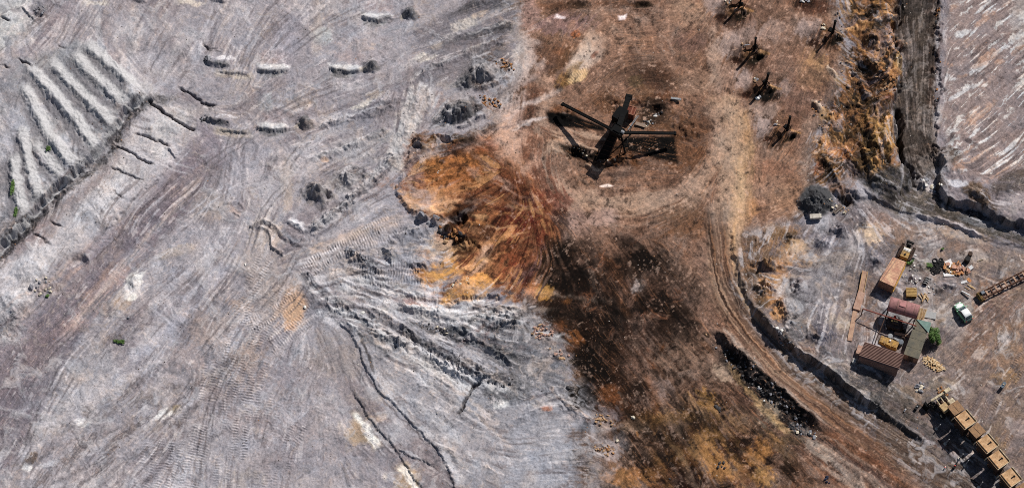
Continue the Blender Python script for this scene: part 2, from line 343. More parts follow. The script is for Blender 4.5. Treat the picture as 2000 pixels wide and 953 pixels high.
# charcoal heaps beside the rusty floor
for x, y in [(945,142),(905,214)]:
    blob(x,y,40,26,15,(98,96,100),.9,rag=.3,rock=.6); blob(x-32,y+14,30,16,20,(112,112,118),.8,rock=.7); blob(x+30,y-2,12,10,0,(60,56,58),.6)
    blob(x+32,y+8,18,6,25,(170,170,176),.7,rag=.7)
for x, y in [(982,125),(955,200)]:
    blob(x,y,26,11,-28,(164,104,50),.9,rag=.6,rock=1)
poly([(930,70),(985,90),(1000,140),(960,165),(900,170),(900,130)], (110,108,112), .45, 10, 6)
# pale rubble column
line([(835,160),(812,200),(790,250),(778,300),(772,340)],24,(188,182,180),.9,soft=8,rag=.35,rock=.45,st=.3)
line([(800,170),(830,180),(815,230)],10,(170,148,138),.5,rag=.6)
line([(768,300),(730,345),(690,385),(640,425),(605,452)],9,(178,174,176),.7,st=.2,rock=.3)
poly([(780,330),(720,380),(660,430),(610,465),(650,455),(760,420),(800,410),(790,370)], (160,156,166), .7, 8, 5, st=.5)
line([(745,370),(690,405),(645,445),(612,462)],4,(96,88,98),.6); blob(730,360,18,5,35,(72,68,80),.8)  # dark marks paint the shadow on the lower side of the windrow
blob(685,345,40,26,10,(142,138,140),.7,rag=.4,rock=.6); blob(620,375,34,24,0,(138,130,128),.7,rag=.4,rock=.4); blob(700,290,60,24,20,(166,162,166),.7)
blob(635,312,11,5,0,(206,164,130),.8); blob(665,290,18,9,20,(142,138,144),.6); blob(745,265,20,16,0,(140,140,146),.6,rock=.6); blob(735,310,24,12,0,(158,150,150),.6,rock=.6)
line([(715,275),(680,285),(640,300),(600,312)],5,(186,184,188),.7)
# swirled banks
blob(520,452,34,30,0,(190,170,156),.7); blob(520,435,30,10,0,(200,190,184),.5); line([(560,425),(585,440),(600,452)],5,(214,212,216),.7)
line([(550,445),(560,462),(578,475),(590,470)],6,(112,120,136),.7); line([(440,400),(470,415),(455,430)],5,(190,160,145),.5)
# lilac-orange hauled strip towards the rust heap
poly([(560,530),(640,470),(760,420),(800,412),(850,430),(800,460),(700,490),(620,520),(585,545)], (170,158,164), .7, 8, 5, st=.5)
for k, (y0, y1) in enumerate([(500,432),(512,440),(490,424),(522,452)]):
    line([(600,y0),(700,(y0+y1)/2-8),(790,y1-6)],4.5,(206,176,152),.6,st=.8,soft=4,seed=k)
# broken slate blue ground
poly([(640,490),(720,460),(820,430),(850,440),(850,490),(840,520),(850,560),(760,570),(660,560),(620,530)], (158,156,166), .7, 10, 6, st=.4, rock=.3)
for x, y, rx, ry, a, c in [(700,500,30,12,-35,(100,100,108)),(760,490,20,14,-40,(92,96,108)),(820,425,20,12,0,(104,102,112)),(790,452,28,10,0,(120,118,128)),(745,510,40,10,-10,(186,186,192)),(800,475,26,14,0,(134,134,144)),
    (730,455,26,8,-20,(124,122,128)),(840,480,18,22,0,(206,188,172)),(680,530,40,10,-10,(190,170,158)),(840,445,24,12,0,(140,138,148)),(720,550,36,10,0,(196,192,190)),(770,555,26,7,0,(200,172,142)),(690,560,40,10,-15,(150,146,156)),(800,520,40,8,5,(128,122,134))]:
    blob(x,y,rx,ry,a,c,.8,rag=.5,st=.5,rock=.5)
poly([(590,530),(640,560),(700,600),(840,590),(880,598),(1000,590),(1040,610),(1080,650),(1110,700),(1118,760),(1165,830),(1150,953),(1140,1030),(880,1030),(870,900),(760,800),(705,690),(660,620),(600,560)], (154,152,160), .85, 10, 7, st=.3)
poly([(700,596),(840,588),(880,600),(960,585),(1010,595),(1000,640),(900,630),(790,622)], (190,188,190), .8, 8, 6, st=.6)
poly([(560,560),(600,590),(590,630),(560,640),(548,600)], (214,162,110), .8, 8, 7, st=.4)
poly([(480,560),(560,520),(590,530),(560,600),(520,640),(490,640)], (178,160,152), .5, 14, 8)
poly([(590,535),(650,570),(640,600),(620,640),(590,625),(600,590)], (128,126,138), .6, 8, 6, st=.5)
poly([(620,640),(650,625),(685,640),(700,700),(715,740),(650,740),(600,700)], (156,144,142), .7, 10, 6)
for pts, w, c in [([(640,600),(720,640),(800,690),(860,730),(930,770)],8,(206,204,204)),([(780,640),(860,690),(930,730),(1000,740)],7,(104,98,98)),([(860,640),(930,660),(1000,700),(1020,720)],11,(88,90,96)),([(890,640),(940,680),(1010,716)],4,(176,178,184)),
    ([(920,598),(960,598),(1020,603)],4,(86,76,76)),([(925,615),(970,620),(1020,612)],7,(104,104,110)),([(900,630),(960,628),(1030,632)],5,(190,192,196)),([(1000,600),(1005,640),(1015,690)],6,(100,104,112)),([(700,655),(750,665),(790,690)],10,(110,112,122)),
    ([(740,690),(770,680),(785,665)],7,(92,94,104)),([(660,580),(720,610),(790,650)],6,(118,116,126)),([(630,560),(700,610),(770,650),(850,700)],5,(190,190,196)),([(940,640),(1000,650),(1050,640)],6,(78,80,88)),([(700,640),(720,700),(735,740)],3,(90,84,86)),
    ([(790,625),(830,640),(870,645)],6,(96,96,102)),([(720,560),(800,590),(860,596)],5,(206,204,208)),([(760,585),(820,588),(862,582)],6,(150,92,84)),([(770,600),(800,592),(850,596)],4,(204,150,124))]:
    line(pts,w,c,.75,soft=w*.6,st=.4,rag=.4,rock=.3)
poly([(800,700),(860,740),(920,770),(980,740),(1040,730),(1110,780),(1050,770),(960,800),(880,780)], (146,146,154), .6, 10, 6, st=.5)
poly([(900,650),(1000,640),(1060,650),(1100,690),(1110,760),(1060,760),(1000,720)], (116,116,124), .7, 12, 7, st=.4)
poly([(940,735),(1000,730),(1040,760),(990,790),(945,770)], (108,106,108), .7, 8, 5, rock=.8)
blob(1075,780,22,20,0,(176,166,164),.7,rag=.6,st=.5); line([(1072,750),(1090,780),(1125,800),(1165,825)],3,(206,180,164),.8); blob(1070,798,12,5,0,(206,120,70),.8); blob(1140,835,16,12,0,(92,92,98),.6)
blob(1060,640,26,16,0,(176,134,112),.7,rock=.9,rag=.6); blob(1045,665,14,20,0,(150,124,112),.5)
blob(1000,880,80,50,0,(160,160,170),.6,st=.5); blob(1080,900,70,50,0,(158,160,172),.6,st=.5); blob(930,870,60,40,0,(176,162,158),.5); blob(980,790,16,8,10,(214,210,206),.8); blob(950,830,26,18,0,(184,166,160),.5)
# bench running down the middle with cream-and-ochre spill
poly([(655,735),(700,745),(740,790),(780,830),(860,890),(900,960),(940,1030),(840,1030),(800,960),(730,870),(680,790)], (142,128,132), .8, 6, 4, st=.3)
line([(705,715),(735,760),(765,800),(815,845),(850,880),(885,945),(910,990)],1.6,(98,86,92),.6,soft=2,rag=.6)
line([(722,722),(745,745),(780,795),(830,840),(870,890),(905,950)],7,(192,190,196),.7,soft=5)
line([(682,752),(710,800),(750,855),(775,880)],2.5,(96,92,100),.8); line([(775,878),(800,885),(830,900),(850,912)],3,(196,194,200),.6)
for dx, dy in [(0,0),(88,105)]:
    blob(728+dx-20,838+dy,22,40,-38+90-90,(190,158,118),.8,rag=.3,st=.1); line([(668+dx,815+dy),(664+dx,838+dy)],4,(220,200,180),.7)
    line([(690+dx,795+dy),(708+dx,822+dy),(728+dx,850+dy),(745+dx,880+dy)],11,(190,166,128),.8,soft=6)
    line([(688+dx,805+dy),(702+dx,818+dy),(722+dx,842+dy),(742+dx,878+dy)],6.5,(232,224,208),.95,soft=3,rag=.5)
blob(780,845,30,26,0,(170,168,176),.6); blob(745,815,12,7,40,(206,180,160),.6); blob(730,770,22,16,0,(170,164,164),.5)
# ------------------------------------------------------------------ the brown rusty floor (middle)
POLB = [(1004,-75),(1003,60),(1010,100),(1000,140),(970,200),(960,235),(900,262),(850,275),(800,330),(775,370),(790,405),(850,440),(870,500),(900,560),(1000,575),(1060,620),(1108,700),(1125,780),(1168,815),(1160,953),(1150,1030),
        (1860,1030),(1800,920),(1690,820),(1560,720),(1470,610),(1445,560),(1460,470),(1560,440),(1590,370),(1580,300),(1640,180),(1660,100),(1640,40),(1640,-75)]
poly(POLB, (124,96,80), 1.0, 9, 9, st=.5)
b = ALL; inb = np.zeros_like(U); bb, sd = inpoly(POLB, 30); inb[bb] = sm(sd, 0, 30)
put(ALL, inb * sm(.6 * FB + .5 * FC, .1, 1.4) * .6, (146,120,104)); put(ALL, inb * sm(-.6 * FB + .6 * LC, .2, 1.6) * .55, (92,64,48))
put(ALL, inb * sm(.7 * vno(110, 77) + .5 * LB, .2, 1.4) * .45, (134,94,66))
poly([(1020,-20),(1010,60),(1040,100),(1035,140),(1000,200),(990,235),(960,240),(985,170),(1010,120)], (170,154,148), .6, 10, 8)
blob(1020,110,22,40,0,(186,176,172),.7); blob(1000,220,24,40,-30,(172,152,144),.6); blob(990,285,30,45,30,(170,146,134),.7); blob(1035,30,22,40,0,(150,120,112),.6)
blob(1100,45,60,22,0,(120,96,96),.6); blob(1085,12,50,9,0,(104,72,52),.6); blob(1130,10,24,9,0,(62,46,34),.7); blob(1255,10,26,9,0,(52,42,30),.75); blob(1210,8,40,8,0,(98,68,50),.6)
line([(1080,34),(1105,33)],4,(206,200,208),.85,taper=6); line([(1205,34),(1225,33)],4,(206,200,208),.85,taper=6)
blob(1340,25,40,28,0,(150,120,98),.7); blob(1075,110,35,30,0,(104,74,56),.6)
line([(1168,60),(1150,95),(1130,130),(1105,150)],16,(184,166,152),.75,st=.8,soft=9); line([(1175,70),(1172,110),(1150,125)],10,(162,140,126),.6,st=.6)
blob(1108,150,34,13,45,(122,92,44),.7,st=.6); blob(1128,150,22,12,25,(186,160,116),.75); blob(1100,118,34,12,45,(96,66,40),.5,st=.7); blob(1125,68,9,7,0,(150,84,36),.8); blob(1092,172,8,8,40,(50,38,30),.85)
blob(1160,108,9,5,40,(110,66,50),.8); blob(1090,100,12,8,0,(118,78,52),.5)
blob(1250,140,60,26,0,(96,72,58),.6); blob(1280,155,44,22,0,(72,48,34),.65,rag=.6,rock=.4); blob(1240,160,18,14,0,(88,74,50),.6); blob(1300,40,60,30,0,(132,104,88),.5); blob(1200,70,60,30,0,(134,104,86),.5)
blob(1395,110,16,55,0,(160,138,124),.6); blob(1420,90,26,22,0,(150,132,124),.7); blob(1370,160,50,30,0,(132,108,92),.5); blob(1350,80,40,20,0,(110,84,76),.5)
# turning circle round the headframe
line([(1060,165),(1035,220),(1030,290),(1055,350),(1090,400)],18,(104,70,54),.7,st=.7,soft=14); line([(1020,240),(1040,330),(1080,400)],9,(158,134,124),.55,st=.7,soft=8)
line([(1400,180),(1425,260),(1430,340),(1425,440)],20,(158,134,114),.65,st=.5,soft=14); line([(1450,210),(1458,300),(1450,380),(1440,440),(1428,500)],12,(164,130,92),.7,st=.5,soft=9); line([(1442,350),(1440,430)],7,(192,156,110),.7,st=.6,soft=6); blob(1463,400,16,30,0,(160,120,80),.6)
line([(1330,400),(1380,350),(1405,290)],16,(140,118,100),.5,st=.5,soft=12)
blob(1110,285,50,14,-5,(150,126,108),.7,st=.8); blob(1130,262,50,11,-8,(156,132,114),.7,st=.6); blob(1140,270,44,5,-10,(92,68,52),.6)
blob(1100,222,38,18,-20,(104,66,38),.7,rag=.5); blob(1180,200,40,20,0,(96,66,44),.6,rag=.6); blob(1270,195,50,14,0,(92,58,36),.7,rag=.6); blob(1290,235,44,22,0,(104,74,52),.6,rag=.6); blob(1250,180,30,16,0,(112,82,58),.5)
blob(1350,250,60,34,0,(94,64,42),.7,rag=.6,st=.3); blob(1385,235,30,24,0,(92,68,54),.6); blob(1340,300,60,34,-20,(104,70,46),.75,rag=.5,st=.3); blob(1215,310,40,22,0,(96,62,36),.8,rag=.6,rock=.6); blob(1130,300,44,14,-20,(40,28,20),.9,rag=.4,rock=.7)
blob(1165,320,40,10,-12,(84,60,44),.8,rock=.8); line([(1140,325),(1165,330),(1185,332)],3,(186,156,130),.8); blob(1210,340,34,10,5,(84,66,58),.75); blob(1185,362,14,4,0,(196,184,180),.8); line([(1290,318),(1282,332)],2,(60,38,26),.7)
blob(1280,215,26,22,0,(46,38,32),.85,rag=.5,rock=.5); blob(1265,238,14,10,0,(60,50,42),.8,rock=.8); blob(1235,290,70,20,-12,(66,42,26),.75,rag=.5,rock=.4)
line([(1310,196),(1330,198)],2.5,(128,134,122),.8)
blob(1225,400,100,26,0,(140,116,98),.6,st=.3); blob(1330,400,60,34,0,(112,84,66),.5); blob(1180,420,40,24,20,(152,128,120),.6); blob(1340,440,50,34,0,(104,72,48),.5); blob(1400,420,20,34,0,(150,134,124),.6); blob(1390,445,10,8,0,(70,52,48),.6)
# ground with drill mounds
for x, y, rx, ry, c in [(1450,60,36,22,(138,120,114)),(1510,60,30,24,(142,122,114)),(1545,90,30,34,(122,92,74)),(1500,130,50,30,(120,92,78)),(1560,190,40,44,(112,84,72)),(1430,160,30,40,(138,112,98)),(1530,170,20,16,(134,116,110)),(1490,220,30,22,(140,122,114)),
    (1560,300,40,44,(140,108,88)),(1500,350,50,44,(146,114,94)),(1440,40,40,14,(120,92,80)),(1590,140,30,40,(136,106,80)),(1570,50,30,22,(132,106,92)),(1540,380,40,30,(138,108,86)),(1520,330,36,16,(128,90,70)),(1600,120,24,16,(152,120,84))]:
    blob(x,y,rx,ry,0,c,.55,rag=.5,st=.3)
MASTS = [(1443,18),(1473,102),(1494,170),(1537,257),(1626,68)]
for x, y in MASTS:
    blob(x-14,y+8,34,24,-10,(72,50,36),.75,rag=.5); blob(x-36,y+16,11,7,0,(62,36,24),.85,rag=.15,st=0); blob(x+6,y+12,20,7,30,(44,36,24),.9,rag=.3,rock=.5)
    blob(x-18,y-14,9,8,0,(104,84,64),.8,rag=.5,rock=1); blob(x-14,y+2,13,12,0,(120,84,52),.8,rag=.4,st=0); blob(x-42,y-10,24,20,0,(146,132,130),.6,rag=.5); blob(x+22,y+2,9,3,-15,(156,116,70),.8)
blob(1490,188,26,10,0,(30,24,20),.9,rag=.4,rock=.6); blob(1570,6,26,12,0,(34,26,20),.9,rag=.4); blob(1590,14,40,16,0,(70,40,28),.6)
for x, y in [(1628,142),(1597,207)]:
    blob(x,y,16,6,-45,(182,164,146),.9,st=.7,rag=.3); blob(x+14,y+18,18,9,-55,(170,130,76),.7,rag=.5)
    blob(x-6,y+2,12,6,-45,(112,86,68),.7)
# ------------------------------------------------------------------ rust slope left of the centre
poly([(812,262),(850,262),(905,285),(960,262),(1000,310),(1050,360),(1085,410),(1100,450),(1060,540),(1010,590),(955,570),(900,590),(862,598),(855,570),(880,520),(900,470),(860,420),(800,412),(782,385),(772,368),(800,350),(790,300)], (152,96,56), .9, 6, 7, st=.5)
poly([(812,262),(848,262),(880,290),(860,340),(805,340),(795,300)], (92,68,40), .85, 7, 5, st=.2, rock=.6)
poly([(790,285),(815,290),(830,320),(830,360),(800,365),(785,330)], (142,112,106), .75, 6, 6, rock=.8)
poly([(830,300),(900,290),(950,300),(960,340),(920,370),(860,370),(820,350)], (176,112,48), .8, 10, 8, st=.7)
poly([(768,362),(785,372),(830,380),(900,390),(880,412),(830,410),(800,412)], (222,172,126), .8, 5, 6, st=.4); blob(818,382,24,12,-10,(110,82,46),.8,rag=.4)
blob(985,285,36,40,40,(172,138,118),.6,st=.7); blob(945,285,26,14,0,(150,80,40),.6,st=.7); blob(905,272,30,8,-15,(76,58,44),.7); blob(1010,320,36,26,-40,(154,116,92),.6,st=.6)
blob(950,380,50,30,40,(92,42,20),.8,st=.8,rag=.6); blob(1000,350,40,20,-45,(98,50,28),.7,st=.8,rag=.6); blob(1000,430,60,40,30,(112,42,22),.85,st=.8,rag=.6); blob(1040,410,26,26,0,(128,48,30),.7,st=.6); blob(900,355,50,16,20,(170,104,50),.7,st=.8)
blob(905,365,10,4,0,(50,36,26),.8); blob(960,340,14,6,-40,(56,32,18),.6)
blob(915,428,40,26,0,(46,34,24),.9,rag=.5,rock=.4); blob(880,445,34,22,-20,(120,84,38),.85,rag=.5,rock=.9); blob(930,400,26,12,0,(70,36,20),.7); blob(910,470,40,22,-10,(80,52,28),.9,rag=.5,rock=.6); blob(925,450,34,8,-20,(150,106,72),.7,rag=.5)
blob(860,475,24,22,0,(206,170,138),.75,rag=.5,rock=.5); blob(895,495,34,14,0,(74,48,28),.8,rag=.5); blob(935,482,18,14,0,(84,48,24),.7)
line([(975,450),(945,500),(920,540)],20,(206,146,94),.8,st=.8,soft=10,rag=.4); line([(960,470),(925,540),(905,560)],9,(222,186,160),.7,st=.8,soft=6)
poly([(812,532),(850,520),(885,503),(902,530),(870,550),(832,556)], (214,150,62), .85, 7, 6, st=.2)
poly([(862,570),(900,548),(940,530),(970,545),(950,578),(900,585),(868,598)], (226,158,62), .92, 6, 6, st=.2); line([(835,568),(880,548),(905,530)],6,(150,146,152),.8,st=.3)
blob(1000,500,34,36,45,(140,70,34),.8,st=.8,rag=.6); blob(985,540,30,26,50,(170,100,54),.7,st=.8); blob(1050,460,22,30,0,(118,52,30),.8,st=.8,rag=.6)
line([(1072,470),(1060,500),(1040,530),(1005,555)],10,(112,104,112),.7,st=.9,soft=6); line([(1075,480),(1065,520),(1040,560),(1022,580)],4,(176,140,118),.7,st=.4); blob(1010,535,22,18,60,(96,86,92),.55,st=.8)
blob(1090,430,14,22,20,(38,20,16),.85,rag=.5,st=.5); blob(1110,420,34,34,-40,(148,122,114),.6,st=.6); blob(1125,450,26,30,-60,(150,124,114),.6,st=.7)
# dark tarry mixed ground below the middle
poly([(1080,480),(1180,500),(1270,490),(1330,560),(1340,620),(1280,700),(1180,760),(1120,740),(1100,690),(1060,620),(1050,560)], (78,52,36), .65, 22, 18, st=.5)
for x, y, rx, ry, a, c, al in [(1075,520,22,24,0,(58,34,18),.85),(1110,500,26,18,0,(92,62,36),.7),(1130,540,40,40,0,(50,28,16),.8),(1100,560,34,26,0,(36,20,12),.8),(1150,480,30,26,-50,(120,94,80),.6),(1065,572,18,14,0,(212,154,60),.85),(1040,565,20,12,0,(180,110,50),.7),(1090,600,36,20,0,(60,38,22),.7),
    (1140,580,22,14,0,(120,64,24),.6),(1130,610,26,14,0,(148,118,96),.6),(1180,560,30,30,0,(122,96,84),.6),(1170,600,46,26,0,(132,104,92),.6),(1255,505,26,16,-30,(28,20,14),.85),(1250,520,12,6,0,(120,96,62),.7),(1222,470,24,16,0,(92,72,62),.7),(1200,520,34,30,-50,(92,68,54),.6),
    (1250,560,12,14,0,(206,200,200),.85),(1230,560,30,20,0,(140,116,108),.6),(1290,590,34,20,-10,(30,20,14),.85),(1262,600,12,24,0,(38,24,16),.85),(1340,610,34,16,-10,(40,28,18),.75),(1100,640,22,24,0,(104,64,28),.7),(1125,680,30,24,0,(122,74,32),.75),(1130,700,26,20,0,(34,26,16),.85),(1165,640,24,30,0,(64,44,32),.7),
    (1110,650,30,12,0,(36,24,14),.8),(1140,660,18,14,0,(50,40,28),.7),(1200,650,8,50,-2,(48,26,16),.8),(1235,650,34,34,0,(128,100,88),.65),(1180,740,40,24,0,(66,48,30),.8),(1190,765,22,22,0,(150,88,40),.75),(1160,790,34,24,0,(52,36,24),.8),(1140,760,30,22,0,(62,52,34),.8),(1125,730,22,16,0,(110,70,30),.7),(1240,700,50,40,0,(112,84,70),.6),
    (1260,770,40,34,0,(128,104,94),.6),(1290,760,26,22,0,(140,126,124),.5),(1220,760,16,30,0,(70,46,30),.6),(1320,690,60,44,0,(128,106,92),.65),(1380,700,40,40,-50,(140,114,98),.6),(1415,730,16,24,40,(186,162,140),.7),(1340,640,40,26,0,(92,70,60),.6),(1270,660,40,30,0,(80,56,44),.6),(1395,660,24,30,0,(110,86,70),.6),
    (1260,815,50,20,0,(118,84,44),.7),(1200,810,60,20,0,(98,58,34),.75),(1240,830,30,14,0,(160,134,112),.6),(1320,830,34,20,0,(150,126,104),.6),(1370,795,30,30,-50,(150,112,56),.75),(1350,830,26,40,30,(66,42,30),.7),(1300,870,60,24,0,(110,84,66),.6),(1230,880,50,30,0,(134,110,96),.6),(1180,900,30,40,0,(116,84,64),.6),
    (1220,930,60,16,0,(160,112,62),.75),(1290,925,30,26,0,(128,82,48),.7),(1330,890,30,22,-50,(146,100,50),.75),(1380,860,30,34,-50,(140,104,60),.75),(1400,900,36,26,-50,(168,118,62),.75),(1345,930,26,30,30,(54,26,16),.85),(1310,850,16,36,25,(60,40,30),.75),(1440,820,34,26,-40,(140,108,74),.7),(1420,870,30,24,0,(84,52,36),.7),
    (1450,880,14,50,25,(46,24,14),.85),(1490,880,24,34,-50,(150,102,52),.8),(1500,930,26,20,0,(150,112,60),.8),(1440,930,40,16,0,(112,74,50),.7),(1440,780,34,18,-30,(92,66,54),.7),(1480,830,36,16,-20,(92,76,66),.7),(1520,870,40,18,-40,(110,86,60),.7),(1540,920,30,18,-30,(44,30,20),.7),(1460,800,30,10,0,(60,48,42),.6),(1270,560,60,30,0,(112,88,76),.6),(1350,560,50,26,-40,(116,92,78),.6)]:
    blob(x,y,rx,ry,a,c,al,rag=.55,st=.5)
line([(1160,500),(1190,540),(1225,590),(1250,620)],7,(134,106,94),.7,st=.8,soft=5); line([(1120,490),(1140,520),(1160,545)],5,(160,132,120),.6,st=.6)
for x in (1264,1280,1292): line([(x,595),(x-3,630)],3.5,(26,18,12),.8,taper=5)
line([(1272,600),(1270,628)],3,(116,82,46),.7,taper=4); line([(1304,600),(1304,622)],2.5,(128,100,60),.6,taper=4)
blob(1060,648,24,17,0,(172,132,116),.8,rock=1,rag=.5); blob(1090,690,26,12,-20,(150,120,104),.7,rock=1,rag=.6); blob(1180,820,22,15,-10,(150,108,70),.7,rock=1); blob(1180,876,22,14,-10,(150,108,66),.7,rock=1)
poly([(1090,640),(1110,700),(1120,760),(1060,720),(1000,660),(1030,630)], (112,114,124), .75, 9, 7, st=.3)
# ------------------------------------------------------------------ haul road bottom right
RD = [(1437,430),(1430,500),(1445,570),(1490,640),(1560,710),(1640,780),(1740,850),(1850,930),(1950,1010)]
poly([(1432,440),(1436,540),(1460,600),(1520,660),(1600,740),(1700,810),(1790,865),(1830,880),(1900,953),(1960,1030),(1640,1030),(1560,900),(1590,840),(1500,760),(1420,680),(1380,640),(1340,560),(1350,500),(1390,440)], (124,98,84), .85, 12, 8, st=.6)
line([(1422,470),(1424,520),(1440,580),(1480,640),(1540,700),(1620,760),(1700,820),(1800,890),(1880,960)],16,(136,108,88),.7,st=.9,soft=12)
line([(1437,430),(1428,500),(1440,560),(1465,605)],5,(176,136,96),.85,soft=4,st=.3); line([(1400,560),(1450,640),(1520,710),(1600,790),(1690,860),(1760,920)],9,(92,62,48),.75,st=.9,soft=8)
line([(1470,620),(1530,690),(1600,745),(1690,810),(1760,860),(1830,920)],8,(142,108,78),.7,st=.9,soft=7); line([(1500,700),(1580,770),(1660,830),(1760,900)],7,(140,104,78),.6,st=.9,soft=6)
line([(1560,810),(1640,870),(1720,930),(1760,960)],12,(96,66,54),.7,st=.9,soft=8); line([(1600,840),(1700,900),(1780,960)],8,(124,82,56),.7,st=.9,soft=6); line([(1580,860),(1650,920),(1700,970)],9,(136,128,122),.6,st=.9,soft=6); line([(1620,800),(1700,860),(1800,930)],7,(150,104,66),.6,st=.9,soft=5)
line([(1555,850),(1600,900),(1640,953)],8,(92,62,48),.7,st=.8,soft=5)
blob(1410,520,4,10,0,(206,206,214),.8); blob(1850,870,40,14,-20,(126,76,60),.6,st=.6); blob(1800,800,30,9,-10,(124,82,66),.6,st=.6); blob(1880,850,40,26,-30,(100,92,90),.8); blob(1770,880,50,16,-35,(114,82,62),.6,st=.6)
# bank of coal between the road and the rusty floor
poly([(1382,636),(1404,645),(1440,682),(1490,724),(1550,784),(1616,832),(1612,846),(1560,852),(1500,806),(1460,775),(1430,735),(1400,690)], (44,42,44), .95, 5, 8, rock=1)
line([(1408,640),(1448,680),(1505,728),(1560,784),(1622,832)],4,(150,138,130),.85,soft=4,rag=.5,st=.4); blob(1570,838,24,9,-20,(118,118,120),.7,rock=1,rag=.6); blob(1500,800,24,26,0,(128,120,108),.75,rock=1,rag=.6); line([(1470,780),(1520,830),(1550,850)],5,(176,150,110),.7,rock=1,rag=.7)
line([(1420,705),(1460,765),(1500,800),(1540,850)],5,(176,144,96),.5,rag=.9,rock=1)
blob(1600,880,34,16,-40,(148,140,132),.6,st=.6); blob(1580,910,40,16,-40,(110,82,66),.6,st=.6); blob(1545,860,30,9,0,(100,84,64),.6,rock=.8)
# ------------------------------------------------------------------ yard with the sheds
YD = [(1470,590),(1450,560),(1440,530),(1445,480),(1500,440),(1560,430),(1600,440),(1660,400),(1690,380),(1760,420),(1830,440),(1900,470),(2000,480),(2090,490),(2090,1030),(1990,1030),(1900,920),(1810,860),(1740,830),(1680,790),(1600,730),(1540,680),(1500,640)]
poly(YD, (142,128,128), 1.0, 7, 5, st=.3)
iny = np.zeros_like(U); bb, sd = inpoly(YD, 20); iny[bb] = sm(sd, 0, 20)
put(ALL, iny * sm(.6 * FB + .4 * LC, .1, 1.5) * .6, (164,152,154)); put(ALL, iny * sm(-.7 * FB + .4 * FA, .2, 1.5) * .55, (106,96,98))
poly([(1440,470),(1500,445),(1560,440),(1550,480),(1540,560),(1530,600),(1500,600),(1460,575),(1438,530)], (170,122,78), .8, 10, 8, rock=.5)
for x, y, rx, ry, a, c, al in [(1470,470,34,30,0,(108,84,70),.7),(1520,455,24,16,0,(120,92,60),.6),(1545,462,14,8,20,(48,48,40),.8),(1500,500,30,14,10,(92,80,72),.7),(1465,510,16,10,0,(96,72,58),.6),(1500,515,22,8,20,(206,150,90),.7),(1480,535,34,10,0,(46,42,38),.8),(1490,555,26,16,20,(128,100,70),.8),(1470,560,20,18,0,(96,86,80),.7),(1510,545,30,20,0,(206,150,92),.7),
    (1515,580,22,14,0,(190,132,74),.8),(1520,610,16,20,0,(196,144,92),.8),(1490,590,14,14,0,(82,62,40),.8),(1530,560,18,24,0,(170,166,168),.7),(1550,590,30,24,0,(140,136,140),.8),(1600,560,50,44,0,(142,138,144),.8),(1570,500,30,24,0,(190,152,116),.6),(1560,480,22,12,0,(206,164,116),.7),(1600,470,34,22,0,(128,122,134),.8),(1610,440,30,18,0,(170,166,172),.7),(1640,450,26,20,0,(118,114,124),.85),
    (1700,455,26,20,0,(216,184,152),.8),(1660,470,20,30,80,(150,148,158),.7),(1640,510,40,26,0,(158,150,150),.6),(1710,510,24,22,0,(122,120,132),.75),(1620,610,34,40,0,(134,130,140),.7),(1600,650,34,26,0,(108,104,118),.8),(1640,630,26,12,-20,(176,160,144),.7),(1560,640,30,30,0,(130,124,124),.7),(1580,690,30,18,0,(140,110,96),.7),(1620,700,40,26,0,(124,118,120),.7),(1640,740,40,20,-20,(140,128,120),.6),
    (1720,790,50,22,-20,(106,98,96),.8),(1680,770,40,16,-20,(118,110,106),.7),(1780,770,40,18,0,(132,116,104),.8),(1770,800,40,22,-20,(98,90,88),.75),(1690,580,20,40,0,(134,108,94),.75),(1700,640,26,20,0,(140,112,100),.75),(1690,690,24,16,0,(152,138,134),.6),(1780,540,34,26,-30,(164,160,170),.8),(1790,525,26,22,0,(118,110,104),.6),(1780,500,24,14,0,(150,144,150),.6),(1825,475,26,12,0,(178,172,178),.6),
    (1810,520,18,12,0,(104,106,96),.6),(1770,560,18,14,0,(150,140,146),.7),(1810,570,30,16,0,(170,164,168),.7),(1850,555,26,14,0,(136,128,136),.8),(1900,480,60,22,0,(142,118,108),.7),(1950,520,50,20,0,(146,128,120),.7),(1940,560,40,20,30,(150,118,100),.6),(1900,500,40,14,0,(168,162,166),.6),(1950,590,50,30,30,(138,108,98),.8),(1920,660,60,44,0,(140,112,100),.8),(1860,640,26,40,0,(160,152,154),.75),(1830,620,20,20,0,(166,162,166),.7),
    (1850,700,26,30,0,(142,126,122),.7),(1970,690,44,40,0,(148,118,98),.8),(1900,760,60,34,0,(132,116,112),.8),(1970,790,40,44,0,(140,122,112),.7),(1960,740,30,20,0,(156,124,80),.5),(1840,750,26,12,0,(150,136,120),.6),(1965,658,14,12,0,(182,178,184),.7),(1938,840,30,16,0,(120,106,96),.6),(1950,870,20,16,0,(150,118,80),.6),(1990,830,16,16,0,(160,150,158),.5),(1970,825,8,12,0,(166,164,172),.7),
    (1950,450,50,12,-20,(170,168,174),.5),(1870,440,40,14,-10,(150,116,96),.7),(1880,455,60,14,-15,(196,168,140),.4),(1720,420,24,24,0,(150,122,112),.7),(1690,400,26,20,0,(140,128,130),.7),(1760,450,40,20,0,(150,124,112),.7),(1750,470,20,14,0,(140,112,96),.6)]:
    blob(x,y,rx,ry,a,c,al,rag=.5,st=.25,rock=.15)
line([(1684,400),(1683,430),(1680,470)],3,(84,78,84),.6); blob(1688,440,8,8,0,(70,70,78),.7,rock=1); line([(1712,380),(1690,430),(1684,470)],2,(92,84,88),.6)
line([(1670,530),(1650,600),(1640,660)],10,(162,138,122),.4,st=.6)
line([(1470,600),(1490,640),(1520,670),(1545,690)],7,(64,62,62),.75,rock=.8,rag=.6)
line([(1600,700),(1650,745),(1700,790),(1760,830),(1810,862)],5,(150,146,146),.7,rag=.5,rock=.3)
line([(1740,755),(1790,785),(1800,790)],3,(142,142,150),.6)
